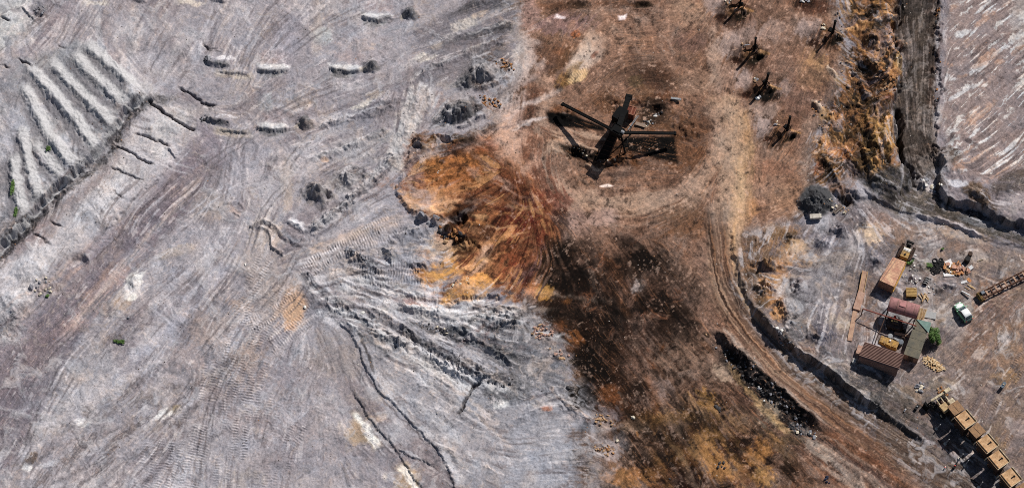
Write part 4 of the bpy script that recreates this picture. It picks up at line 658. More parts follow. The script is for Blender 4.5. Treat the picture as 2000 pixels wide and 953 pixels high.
# ---- the smooth graded haul road
rdp = [(1392,380),(1400,450),(1406,520),(1425,580),(1470,650),(1535,715),(1620,785),(1715,850),(1820,915),(1930,985)]
b, d, s, arc, tot = dist(rdp, 75, 2, 40, 5); wd_ = 22 + 16 * sm(arc, 60, 300); RM = np.zeros_like(U); RM[b] = sm(wd_ + 4 * FE[b] * .5 - d, -6, 12) * sm(arc, 0, 90)
put(ALL, RM * .85, (106,82,67)); put(ALL, RM * sm(FD, 0, 1.4) * .3, (130,104,86))
sd_ = np.zeros_like(U); sd_[b] = d * s; ar_ = np.zeros_like(U); ar_[b] = arc
for k, (w_, L_, col, al) in enumerate([(3.2, 260, (54,38,32), .85), (3.0, 220, (154,126,104), .75), (7, 300, (96,68,54), .6), (5, 200, (150,108,74), .5), (1.8, 160, (46,32,27), .7), (2.0, 160, (170,144,122), .5)]):
    n = vno(L_, 1500 + k, w_, u=ar_, v=sd_ + 300 + 1.2 * FE); put(ALL, RM * sm(n, .25, .8) * al, col)
line([(1438,425),(1430,500),(1442,560),(1462,600),(1490,636)],3.5,(188,150,108),.8,soft=3,rag=.3)
q_ = [(1372,600),(1420,665),(1490,735),(1560,800),(1625,850)]
stripes([(1560,850),(1620,885),(1700,940),(1780,1000)], 44, [((70,50,44),.9),((146,132,122),.8),((120,84,60),.6)], per=9, seed=1600, L=200, relief=.02)
tm = np.zeros_like(U); bb, sd = inpoly([(1062,480),(1120,462),(1200,480),(1290,470),(1350,560),(1370,620),(1300,660),(1230,690),(1215,780),(1170,800),(1125,770),(1105,700),(1066,620),(1058,550)], 60); tm[bb] = sm(sd + 20 * FD[bb] + 8 * FE[bb], -12, 34)
put(ALL, tm * .4, (46,29,20)); put(ALL, tm * sm(-FE, -.2, 1.0) * .5, (28,17,12)); put(ALL, tm * sm(FE, .3, 1.4) * .55, (128,98,84)); put(ALL, tm * sm(FE - .6 * FD, 1.1, 2.0) * .5, (140,82,38))
tm2 = slope * sm(FD + .6 * LB + .3 * vno(60, 1801), .2, 1.2); put(ALL, tm2 * .6, (40,22,14)); put(ALL, slope * sm(U, 940, 1060) * .35, (96,36,22)); put(ALL, slope * sm(LB + .4 * FE, .7, 1.5) * .45, (220,158,92))
poly([(864,592),(868,572),(900,550),(938,534),(972,545),(950,575),(905,584)], (222,158,72), .75, 6, 8, st=.5); poly([(814,534),(850,522),(884,506),(900,530),(868,550),(832,555)], (210,150,72), .65, 6, 8, st=.5); blob(860,375,50,14,10,(196,140,88),.5,rag=.8,st=.9)
put(ALL, blt * sm(aniso(-60, 50, 8, 1850) + .4 * FE, .1, 1.0) * .6, (190,134,66))
for i in range(60):
    rr = random.Random(4000 + i); k = rr.choice([0, 0, 1, 2, 2, 3]); P_ = [[(1004,-20),(1003,70),(1000,140),(965,210)],[(1060,600),(1110,700),(1125,780),(1168,830)],[(1168,830),(1160,900),(1155,980)],[(850,270),(800,330),(778,375),(850,440),(870,560),(960,580)]][k]
    j = rr.randrange(len(P_) - 1); f_ = rr.random(); x = P_[j][0] * (1 - f_) + P_[j+1][0] * f_; y = P_[j][1] * (1 - f_) + P_[j+1][1] * f_; side = rr.choice([-1, 1])
    col = {0: [(158,144,140), (112,86,72)], 1: [(128,124,132), (62,42,32)], 2: [(158,152,156), (120,92,76)], 3: [(150,140,144), (156,100,56)]}[k][0 if side > 0 else 1]
    line([(x - side * -4, y), (x + side * rr.uniform(14, 40), y + rr.uniform(-14, 14)), (x + side * rr.uniform(40, 74), y + rr.uniform(-24, 24))], rr.uniform(3, 9), col, .6, soft=7, wob=6, seed=i, rag=.9, st=.6, taper=20)
for i in range(44):
    rr = random.Random(7000 + i); x = rr.uniform(1130, 1500); y = rr.uniform(640, 950)
    if x > 1230 + (y - 640) * .9: continue
    blob(x, y, rr.uniform(14, 44), rr.uniform(7, 20), rr.uniform(-65, -35), rr.choice([(32,21,15),(40,26,18),(28,18,13),(58,34,20)]), .6, rag=.9, st=.7, soft=.9)
# ---- tarry middle
for x, y, rx, ry, a in [(1085,530,26,40,0),(1120,560,30,30,0),(1105,610,30,22,0),(1130,690,24,40,0),(1165,730,26,26,0),(1255,508,28,15,-30),(1295,595,38,15,-8),(1180,660,22,30,0),(1200,620,9,60,-3),(1140,770,34,16,0),(1075,480,20,30,0),(1240,480,60,14,-20),(1345,625,26,12,-20)]: blob(x,y,rx,ry,a,(24,16,12),.72,rag=.9,st=.6,soft=.9)
for x, y, rx, ry, a, c_ in [(1068,572,15,12,0,(210,156,70)),(1108,588,14,7,0,(150,94,40)),(1122,662,16,14,0,(168,104,44)),(1118,735,14,10,0,(140,92,44)),(1190,770,16,14,0,(160,96,46)),(1096,640,14,12,0,(150,88,40)),(1240,560,10,12,0,(206,200,202)),(1380,870,26,26,-50,(172,128,70)),(1410,905,30,22,-50,(184,136,72)),(1490,880,20,28,-50,(176,128,64)),(1240,930,50,14,0,(170,120,66)),(1300,815,40,12,0,(150,112,60)),(1500,930,24,16,0,(170,128,70))]: blob(x,y,rx,ry,a,c_,.45,rag=.9,st=.6,soft=.9)
# ---- boom shadows painted black on the ground, then one more black patch
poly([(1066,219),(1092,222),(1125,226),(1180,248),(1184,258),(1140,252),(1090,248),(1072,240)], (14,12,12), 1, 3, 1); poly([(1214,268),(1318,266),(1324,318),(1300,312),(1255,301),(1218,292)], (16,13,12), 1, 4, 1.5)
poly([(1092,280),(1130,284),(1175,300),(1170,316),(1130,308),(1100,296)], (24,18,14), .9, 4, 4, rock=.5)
# ---- crisp streaky patches everywhere, gritty on the brown floor
gl = (1 - inb) * (1 - inr)
put(ALL, gl * sm(.9 * LB + .8 * FB + .4 * FA, 1.2, 1.8) * .45, (196,190,194)); put(ALL, gl * sm(-.9 * LB - .7 * FB + .5 * FA, 1.25, 1.8) * .5, (118,106,112))
put(ALL, gl * sm(.8 * LA + .9 * vno(50, 301) + .4 * FA, 1.5, 2.1) * .35, (184,158,140))
put(ALL, inb * sm(.9 * FA + .5 * FB + .6 * FM, 1.3, 2.0) * .4, (166,142,128)); put(ALL, inb * sm(-.9 * FA - .5 * FB + .6 * FM, 1.1, 1.9) * .55, (48,32,24))
put(ALL, gl * sm(FD, .5, 1.5) * .45, (188,184,188)); put(ALL, gl * sm(-FD, .5, 1.5) * .35, (140,132,140)); put(ALL, gl * sm(FE + .8 * vno(100, 305), .9, 1.7) * .3, (190,168,150)); put(ALL, gl * sm(-FE - .6 * FA, 1.1, 1.9) * .4, (116,110,116))
put(ALL, inb * sm(.9 * LA + .8 * vno(70, 302) , 1.4, 2.1) * .35, (150,104,70))
# ---- overall mottling
lum = 1 + .03 * LA + .045 * GR + .06 * FA + .02 * LB + .035 * FM
put(ALL, blt * sm(-FE + .5 * FA, .1, 1.1) * .8, (40,34,26)); put(ALL, blt * sm(FE + .8 * FA, 1.0, 2.0) * .6, (214,160,96))
rdm = np.zeros_like(U); bb, sd = inpoly([(1757,-75),(1835,-75),(1828,160),(1825,240),(1840,320),(1800,345),(1755,300),(1748,170),(1768,130),(1750,70)], 20); rdm[bb] = sm(sd, -2, 8)
put(ALL, rdm * .5, (72,62,58)); put(ALL, rdm * sm(-LA - .5 * FE, .4, 1.6) * .5, (44,36,34)); put(ALL, rdm * sm(vno(12, 901, 200), .2, .8) * .3, (96,84,76))
dk = 1 - sm(C.mean(-1), .02, .35)
dk = dk * (1 - .75 * RM); lum = 1 + (lum - 1) * (1 - .55 * RM)
lum = lum + dk * (.11 * FA + .09 * LA + .12 * GR + .10 * FM)
C *= np.clip(lum, .4, 1.8)[..., None]
hue = .05 * vno(26, 91) + .03 * FA; C[..., 0] *= 1 + hue; C[..., 2] *= 1 - hue

gm = C.mean(-1, keepdims=True); C = gm + (C - gm) * .84

lm_ = np.clip(C.mean(-1), .01, 1); C *= (np.clip(lm_ / .27, .05, 3) ** .24)[..., None]
gn = 1 + .34 * up + .04 * low; C *= gn[..., None]; C[..., 0] *= 1 + .05 * inb; C[..., 2] *= 1 - .02 * inb
C[..., 0] *= 1 + .04 * iny; C[..., 2] *= 1 - .07 * iny; C[..., 2] *= 1 - .04 * inr; ROCK *= 1 - .75 * belt2; ROCK *= 1 - .45 * blt; ROCK *= 1 - RM
orx_ = np.zeros_like(U); bb, sd = inpoly([(770,350),(800,255),(900,255),(980,280),(1060,540),(1010,600),(850,605),(800,540),(860,440),(780,410)], 20); orx_[bb] = sm(sd, -12, 6)
gg_ = ((1 - inb) * (1 - iny) * (1 - inr) * (1 - blt) * (1 - orx_))[..., None] * .22; mm_ = C.mean(-1, keepdims=True); C = C * (1 - gg_) + mm_ * np.array([1.0, .985, 1.02], np.float32) * gg_; C *= 1 - .02 * gg_ / .22
kk_ = iny * (U < 1760); C[..., 0] *= 1 - .04 * kk_; C[..., 2] *= 1 + .06 * kk_
C = C.astype(np.float32)
C *= (1 - .26 * low * sm(-FD - .2 * FE, -.9, .7))[..., None]; rd2 = rdm * 1.0; C[..., 0] *= 1 + .10 * rd2; C[..., 2] *= 1 - .10 * rd2
C = C.astype(np.float32)
C[..., 0] *= 1 + .02 * inb + .03 * inr; C[..., 2] *= 1 - .03 * inb - .05 * inr
C = C.astype(np.float32)
# ------------------------------------------------------------------ relief
H += (.10 * FC + .06 * FB + .008 * LB + .004 * LA + .02 * FE * 1.0 + .010 * FA + .05 * FD).astype(np.float32)
for pts, h, w, s_ in SCR: ridge(pts, h, w, w, wob=2, seed=s_, taper=12, sharp=.3)
# furrows top left: steep on the lower left, gentle on the upper right
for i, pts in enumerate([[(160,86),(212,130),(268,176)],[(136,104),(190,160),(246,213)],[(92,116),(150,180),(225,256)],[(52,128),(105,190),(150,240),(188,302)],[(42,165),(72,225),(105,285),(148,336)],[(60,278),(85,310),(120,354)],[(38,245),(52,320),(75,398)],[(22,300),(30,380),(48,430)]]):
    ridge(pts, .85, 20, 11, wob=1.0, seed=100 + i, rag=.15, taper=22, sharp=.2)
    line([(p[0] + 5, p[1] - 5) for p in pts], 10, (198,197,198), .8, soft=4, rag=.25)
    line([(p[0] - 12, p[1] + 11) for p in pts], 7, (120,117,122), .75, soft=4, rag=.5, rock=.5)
EDGE = [(292,180),(275,196),(240,214),(236,238),(205,272),(188,306),(152,325),(146,346),(118,358),(76,408),(45,440),(15,468),(-30,525),(-80,580)]
scarp(EDGE, 2.3, 11, 200, 'r', wob=3, seed=120, steep=True); line(EDGE, 2.5, (204,203,204), .7, rag=.6); ridge([(p[0] + 9, p[1] + 10) for p in EDGE], -.5, 9, 9, wob=4, seed=121)
for i, (pts, w, h) in enumerate([([(284,190),(300,205),(340,235),(382,256)],4,.9),([(345,170),(370,182),(390,196),(403,206),(424,206)],3.5,.8),([(222,281),(245,292),(265,305),(304,325)],3.2,.8),([(258,259),(290,268),(335,286)],3,.7),
    ([(212,325),(245,338),(282,354)],2.8,.6),([(95,430),(125,444)],3,.6),([(215,372),(246,390)],2.4,.4),([(395,82),(403,95),(406,103)],4,.8),([(402,94),(425,96)],2.5,.5),([(0,33),(22,43)],3,.7),([(30,113),(65,130)],3,.7),([(0,125),(18,133)],3,.6),([(108,88),(132,96)],2.5,.4),([(60,450),(90,470),(100,480)],3,.5),([(940,740),(915,765),(905,795),(893,812)],5,1.2),([(885,465),(915,470)],2,.2)]):
    ridge(pts, -h, w, w, wob=1.5, seed=130 + i, taper=10, sharp=.3, ws=9); line(pts, w * .55, (66,62,66), .75, soft=1.5, wob=1.5, seed=130 + i, ws=9, taper=8)  # dark line in each crack paints the shade inside it
ridge([(35,12),(75,45)], .5, 7, 3, seed=150); ridge([(-5,38),(35,12)], .5, 3, 7, seed=151)
ridge([(318,52+238),(330,238+52),(350,312)], .6, 9, 3, seed=152); ridge([(290,305),(318,290)], .5, 3, 9, seed=153)
mound(275,182,40,22,.7,seed=154); mound(150,512,26,20,-.8,seed=155); mound(200,390,60,36,.7,ang=45,seed=156); mound(262,548,12,22,.6,ang=-30,seed=157); mound(325,248,44,20,.6,ang=10,seed=158)
mound(60,520,60,34,.9,ang=40,seed=159); mound(30,590,46,30,.8,seed=160)
scarp([(352,312),(320,340),(270,380),(235,425),(190,460)], .5, 6, 60, 'r', seed=161)
# mounds with a cut face
for x, y in [(708,38),(505,138),(646,138),(505,252)]:
    scarp([(x-4,y-10),(x,y),(x+5,y+3),(x+32,y+6),(x+50,y+3),(x+62,y-3)], .8, 4, 34, 'l', wob=.6, seed=170 + x, taper=10, rag=.02)
for x, y in [(802,26),(725,128),(597,239)]:
    mound(x,y,20,14,1.5,cone=1,wob=.12,seed=180 + x)
for x, y in [(410,124),(410,238)]:
    scarp([(x-2,y-10),(x+2,y+2),(x+22,y+6),(x+44,y+9)], .9, 4, 30, 'l', wob=2, seed=190 + y, taper=8); mound(x-3,y-6,9,9,.8,seed=191 + y)
    scarp([(x+2,y+14),(x+35,y+20),(x+90,y+24)], .5, 5, 30, 'l', wob=2, seed=192 + y)
mound(78,22,14,12,.6,seed=193)
scarp([(235,2),(275,6),(300,2)], .5, 5, 30, 'l', seed=194); scarp([(400,2),(430,8),(460,3)], .6, 5, 30, 'l', seed=195)
for x, y in [(708,38),(646,138),(505,252)]: ridge([(x+56,y),(x+74,y-4),(x+92,y-16)], .5, 4, 6, wob=1, seed=x, taper=8)
# long low windrows upper middle
for i, (pts, h, a, c) in enumerate([([(860,80),(905,66),(950,58),(1002,40)],.7,5,10),([(905,12),(925,4),(960,2)],.6,5,9),([(795,162),(830,140),(875,118),(915,98),(1000,70)],.8,4,12),([(812,136),(850,124),(880,114)],.5,4,8),([(690,218),(715,205),(760,196),(790,192)],.6,4,9),([(620,248),(660,234),(700,224),(775,206)],.7,4,11),([(790,172),(812,168)],.4,3,6),([(600,312),(640,300),(680,283),(715,272),(760,250)],.6,4,10),([(560,60),(610,10)],.25,8,8),([(520,120),(560,70)],.2,8,8),([(480,250),(540,200)],.2,8,8),([(640,120),(672,90)],.3,3,5),([(500,128),(545,90)],.3,3,5),([(512,240),(545,205)],.3,3,5)]):
    ridge(pts, h, a, c, wob=2.5, seed=200 + i, rag=.4)
for x, y in [(945,142),(905,214)]:
    mound(x,y,38,26,2.3,ang=15,cone=.7,seed=220 + x,rag=.25); mound(x-32,y+16,26,14,.9,ang=20,seed=221 + x,rag=.4); ridge([(x-20,y+34),(x+20,y+20),(x+52,y+4)], .9, 4, 7, seed=222 + x)
mound(685,345,42,28,1.4,ang=10,seed=230,rag=.35); mound(618,372,32,22,1.6,seed=231,rag=.3); mound(640,382,12,12,-.9,seed=232); scarp([(628,366),(634,384),(646,394)], 1.3, 3, 26, 'r', wob=1.5, seed=233, taper=4)
ridge([(776,300),(735,345),(690,385),(640,425),(604,455)], 1.5, 10, 12, seed=234, rag=.35, ws=8); mound(640,312,14,7,-.3,seed=235); mound(670,288,20,9,-.4,seed=236)
ridge([(835,165),(812,205),(790,255),(780,330)], .5, 26, 26, seed=237, rag=.8)
ridge([(488,442),(500,434),(520,430),(545,448),(560,466),(585,478),(600,462)], .8, 5, 8, seed=240, taper=4); ridge([(500,446),(518,446),(530,462),(532,480),(556,498)], .7, 5, 7, seed=241, taper=4); ridge([(440,398),(470,394),(478,410),(455,412),(470,428)], .3, 4, 4, seed=242, taper=4)
ridge([(555,428),(585,442),(606,455)], .7, 4, 8, seed=243)
# slate ground
for i, (pts, h, a, c) in enumerate([([(590,528),(620,552),(650,578),(700,618),(770,655),(850,698),(925,745)],1.2,6,10),([(675,488),(700,505),(730,520),(750,530)],1.2,5,10),([(740,478),(765,500),(775,515)],1.0,5,10),([(650,508),(690,524),(710,528)],.5,4,7),([(650,535),(680,550),(720,565)],.6,4,8),([(720,545),(760,560),(830,575),(862,585)],.5,4,9),([(700,570),(760,590),(850,600),(915,585)],.7,5,10),([(915,600),(960,596),(1030,604)],1.1,4,6),([(925,612),(970,614),(1030,612)],.8,4,7),([(860,636),(940,626),(1040,632)],1.0,5,9),([(900,640),(950,672),(1015,716)],1.0,4,10),([(780,632),(840,675),(930,728),(1000,742)],1.0,5,9),([(655,620),(700,640),(760,655),(800,668)],.9,5,9),([(770,655),(785,665),(760,690),(735,705)],.8,4,7),([(800,455),(830,440),(855,430)],1.2,8,12),([(760,470),(790,455),(810,440)],.8,6,9),([(600,620),(645,600),(670,585)],.6,5,8),([(800,520),(850,508),(880,512)],.6,4,8),([(818,535),(825,550),(835,558)],.5,4,7),
        ([(800,745),(850,760),(890,785)],.5,4,8),([(870,790),(920,800),(960,830)],.4,4,8),([(760,770),(830,790),(900,830)],.5,3,6),([(850,870),(920,890),(980,930)],.5,3,6),([(965,795),(1010,780),(1050,775)],.5,4,8),([(980,830),(1050,800),(1090,795)],.6,4,8),([(1072,748),(1090,778),(1120,800),(1168,826)],.9,6,10),([(720,560),(700,590)],.3,4,4),([(530,650),(545,690),(565,700)],.4,4,6),([(1090,690),(1050,700),(1010,690)],.5,4,8)]):
    ridge(pts, h * .62, a, c + 4, wob=2.5, seed=260 + i, rag=.4, ws=14)
scarp([(652,625),(682,642),(700,680),(716,720),(742,765),(780,800),(820,842),(862,885),(885,945),(905,990)], .45, 4, 110, 'l', wob=2, seed=300)
scarp([(683,752),(705,795),(750,852),(778,882),(840,905),(862,925)], .4, 3, 60, 'l', wob=1.5, seed=301)
scarp([(770,868),(800,920),(840,975)], .4, 4, 50, 'l', wob=1.5, seed=302)
mound(850,430,20,12,1.3,seed=303,rag=.5); mound(822,424,16,11,1.4,seed=304,rag=.5); mound(895,430,22,18,-1.9,seed=305,cone=.3,wob=.15); mound(880,452,30,16,1.2,ang=-20,seed=306,rag=.6); mound(912,470,34,16,1.1,ang=-10,seed=307,rag=.6)
for i, (pts, h, a, c_) in enumerate([([(640,575),(720,605),(800,642),(900,698),(960,730)],1.5,14,22),([(680,492),(720,508),(760,522)],1.1,9,14),([(855,630),(930,645),(1010,694)],1.2,12,18),([(600,566),(640,592),(670,616)],.8,9,14),([(780,592),(860,612),(940,618),(1020,626)],.8,8,12),([(740,480),(780,500)],1.0,9,14),([(800,515),(850,505)],.6,7,12)]): ridge(pts, h * .75, a, c_ + 6, wob=5, seed=720 + i, rag=.4, ws=26, sharp=.4)
# rust slope
scarp([(812,262),(800,290),(790,330),(772,364),(785,392),(800,412),(850,428)], .7, 9, 90, 'l', wob=3, seed=310)
ridge([(845,256),(870,270),(895,276),(930,262),(975,235)], .9, 8, 14, seed=311, rag=.4); mound(868,270,20,9,-2.0,ang=-25,seed=312)
mound(826,278,22,18,1.6,seed=313,rag=.5); ridge([(835,345),(880,345),(930,325)], .4, 4, 6, seed=314); ridge([(905,362),(940,345),(980,330)], .4, 3, 6, seed=315)
scarp([(855,575),(880,555),(905,545),(930,535)], .7, 5, 40, 'r', seed=316); scarp([(866,600),(905,585),(955,578),(1000,585)], .8, 5, 60, 'l', wob=3, seed=317)
# centre
mound(1130,300,44,14,-1.0,ang=-20,seed=330,rag=.5); mound(1165,325,44,9,.6,ang=-12,seed=331,rag=.7); mound(1280,215,24,18,-.8,seed=332); mound(1215,312,44,20,.7,seed=333,rag=.8); mound(1350,255,60,30,.5,seed=334,rag=.8); mound(1210,200,60,24,.5,seed=335,rag=.8); mound(1100,220,36,16,.4,seed=336,rag=.8)
ridge([(1245,190),(1256,205),(1300,204),(1330,190)], .6, 4, 7, seed=337)
for x, y in MASTS:
    ridge([(x+20,y+4),(x+8,y),(x-4,y+6)], .8, 7, 7, seed=int(340 + x)); mound(x-14,y+4,20,15,.7,seed=int(341 + x)); mound(x+8,y+12,18,6,-.8,ang=30,seed=int(342 + x)); mound(x-36,y+16,12,7,-.35,seed=int(343 + x),wob=.05)
for x, y in [(1628,142),(1597,207)]: mound(x,y,18,8,.7,ang=-45,seed=int(x))
mound(1255,10,26,9,-.7,seed=350); mound(1130,10,24,9,-.7,seed=351)
# coal bank beside the haul road
scarp([(1386,644),(1408,664),(1440,704),(1490,752),(1550,808),(1605,846)], 1.1, 22, 60, 'l', wob=5, seed=360, steep=True)
ridge([(1398,646),(1440,688),(1500,738),(1560,795),(1605,832)], .7, 6, 6, seed=361, rag=.5, ws=8)
# yard edge above the haul road
scarp([(1432,440),(1436,520),(1448,560),(1475,605),(1505,642)], .9, 10, 120, 'l', wob=3, seed=368)
scarp([(1470,598),(1488,622),(1505,642),(1545,680),(1590,705),(1640,748),(1690,785),(1730,812)], 1.7, 8, 190, 'l', wob=3, seed=363, taper=60, steep=True)
scarp([(1690,785),(1750,825),(1812,866)], .7, 6, 100, 'l', wob=3, seed=369, taper=30)
ridge([(1575,692),(1600,712),(1650,752),(1700,790),(1760,832),(1812,864)], .8, 7, 6, wob=2, seed=364, rag=.3, ws=20)
ridge([(1475,600),(1510,640),(1550,680),(1600,715)], .7, 8, 10, seed=365, rag=.5, ws=20)
for i, (x, y, rx, ry, h) in enumerate([(1500,515,34,12,1.5),(1495,560,28,18,1.7),(1525,600,18,22,1.5),(1480,470,30,16,.7),(1540,465,24,12,.9),(1640,450,22,18,1.0),(1600,470,30,18,.7),(1550,560,28,26,1.0),(1600,650,34,24,.8),(1780,545,30,16,.9),(1850,560,26,12,.7),(1710,510,22,18,.5),(1790,520,24,18,.5),(1545,620,20,26,.9)]):
    mound(x,y,rx,ry,h,seed=370 + i,rag=.6)
mound(1594,392,42,34,2.6,cone=.5,wob=.14,seed=390,rag=.25); mound(1655,390,20,13,-1.8,seed=391); scarp([(1636,385),(1650,372),(1668,372),(1680,395)],1.0,4,30,'l',wob=2,seed=392,taper=6)
blob(1594,392,38,31,0,(76,76,78),1,rag=.12,st=0,soft=.25,rock=.55)
ridge([(1655,372),(1670,395),(1680,402)],.6,5,5,seed=393)
# rusty cliff belt and the cutting east of it
scarp([(1757,-70),(1762,30),(1742,70),(1752,120),(1770,140),(1748,180),(1744,240),(1752,300),(1760,330),(1795,360)], 2.8, 10, 90, 'r', wob=5, seed=400, steep=True)
for i, (pts, h, w) in enumerate([([(1655,-20),(1670,40),(1650,60)],.9,14),([(1690,60),(1740,100),(1765,130)],1.0,14),([(1680,100),(1720,140),(1745,175)],1.1,14),([(1660,130),(1690,170),(1700,200)],1.0,12),([(1650,200),(1700,215),(1740,210)],1.1,12),([(1690,220),(1705,270),(1720,330)],.8,9),([(1715,220),(1730,270),(1742,330)],.8,8),([(1670,240),(1690,290),(1700,330)],.8,8),([(1620,270),(1660,300),(1690,340)],1.1,12),([(1600,300),(1630,340),(1650,380)],1.2,12),([(1640,180),(1620,250),(1600,290)],.8,12)]):
    ridge(pts, h * .8, w, w, wob=4, seed=410 + i, rag=.5, ws=18)
scarp([(1835,-70),(1838,20),(1830,70),(1828,140),(1840,180),(1828,230),(1822,280),(1845,310),(1832,345)], .7, 5, 130, 'l', wob=5, ws=12, seed=430)
ridge([(1754,205),(1756,250),(1760,300),(1772,330),(1790,350)], -3.2, 9, 9, wob=3, seed=436, sharp=.3)  # trench added so the cliff foot goes dark like a shadow
scarp([(1822,300),(1845,318),(1832,345),(1838,385),(1880,400),(1935,418),(2005,446),(2090,470)], 1.9, 7, 130, 'l', wob=4, seed=430, steep=True)
scarp([(1668,350),(1700,380),(1740,408),(1790,422),(1850,434),(1910,460),(2000,482),(2090,500)], -.5, 6, 60, 'r', wob=3, seed=431)
ridge([(1775,420),(1820,424),(1870,438),(1920,464)], .5, 4, 5, seed=432, rag=.6); ridge([(1740,60),(1760,80),(1775,100)], .8, 8, 8, seed=433)
mound(1752,28,18,22,-1.3,seed=434); mound(1820,300,22,24,1.0,seed=435,rag=.8); mound(1800,358,20,10,.9,ang=-30,seed=436,rag=.9); mound(1970,370,34,14,1.0,ang=20,seed=437); mound(1910,385,30,14,.9,ang=-30,seed=438,rag=.5)
H += inr * .05 * LB
# broken ground
H += ROCK * (.075 * np.clip(LUMP, -1, 2.5) + .085 * np.clip(fbm(6, 444, 3, .7), -.6, 3)); H += blt * (.05 * FE + .08 * FB + .12 * aniso(-50, 40, 10, 1700)) + belt2 * .22 * aniso(-72, 60, 7, 1300)
H += sl * (.06 * FE + .15 * aniso(-28, 90, 13, 1710)) * .8
# ------------------------------------------------------------------ track prints
def para(pts, o):
    r = []
    for i, p in enumerate(pts):
        a = pts[max(i - 1, 0)]; c = pts[min(i + 1, len(pts) - 1)]
        dx, dy = c[0] - a[0], c[1] - a[1]; L = math.hypot(dx, dy); r.append((p[0] - dy / L * o, p[1] + dx / L * o))
    return r
TR = [[(500,640),(480,760),(470,860),(455,970)],[(410,700),(400,800),(380,880),(360,970)],[(545,760),(520,860),(505,970)],[(330,830),(315,960)],[(520,500),(480,580),(455,680),(430,780),(390,880),(370,960)],[(560,560),(500,660),(470,760),(440,860),(430,950)],[(420,560),(470,600),(490,680),(460,800)],[(600,590),(540,660),(500,720),(490,820),(480,950)],[(300,840),(290,900),(270,960)],
      [(350,800),(345,880),(320,950)],[(590,540),(640,500),(720,470),(790,440)],[(600,520),(680,480),(770,425)],[(480,640),(520,620),(590,580)],[(540,880),(530,950)],[(590,820),(560,880),(540,960)],[(650,500),(720,520),(820,535)],[(660,560),(760,540),(830,540)],[(520,690),(590,630),(620,600)]]
for i, p in enumerate(TR):
    for o in (-10, 10): tread(para(p, o), 6.5, 5.2, .055, a=.7, seed=500 + i, wob=1.2)
for i, p in enumerate([[(1895,805),(1925,762),(1940,745)],[(1915,830),(1945,790),(1958,770)],[(1975,720),(2000,680),(2030,640)],[(1965,770),(2000,720)],[(1960,875),(1975,850)],[(1978,905),(1992,885)]]):
    tread(p, 5.5, 4.6, .09, a=.9, seed=540 + i, wob=1)
tread([(1105,175),(1125,152),(1160,135)], 12, 4.5, .06, a=.6, seed=550); tread([(1440,560),(1425,500),(1430,450)], 4, 4, .05, a=.5, seed=551); tread([(735,880),(715,845),(692,805)],9,3.4,.04,a=.35,seed=552)
tread([(1925,100),(1945,60),(1975,20)], 6, 4.5, .06, a=.6, seed=553)
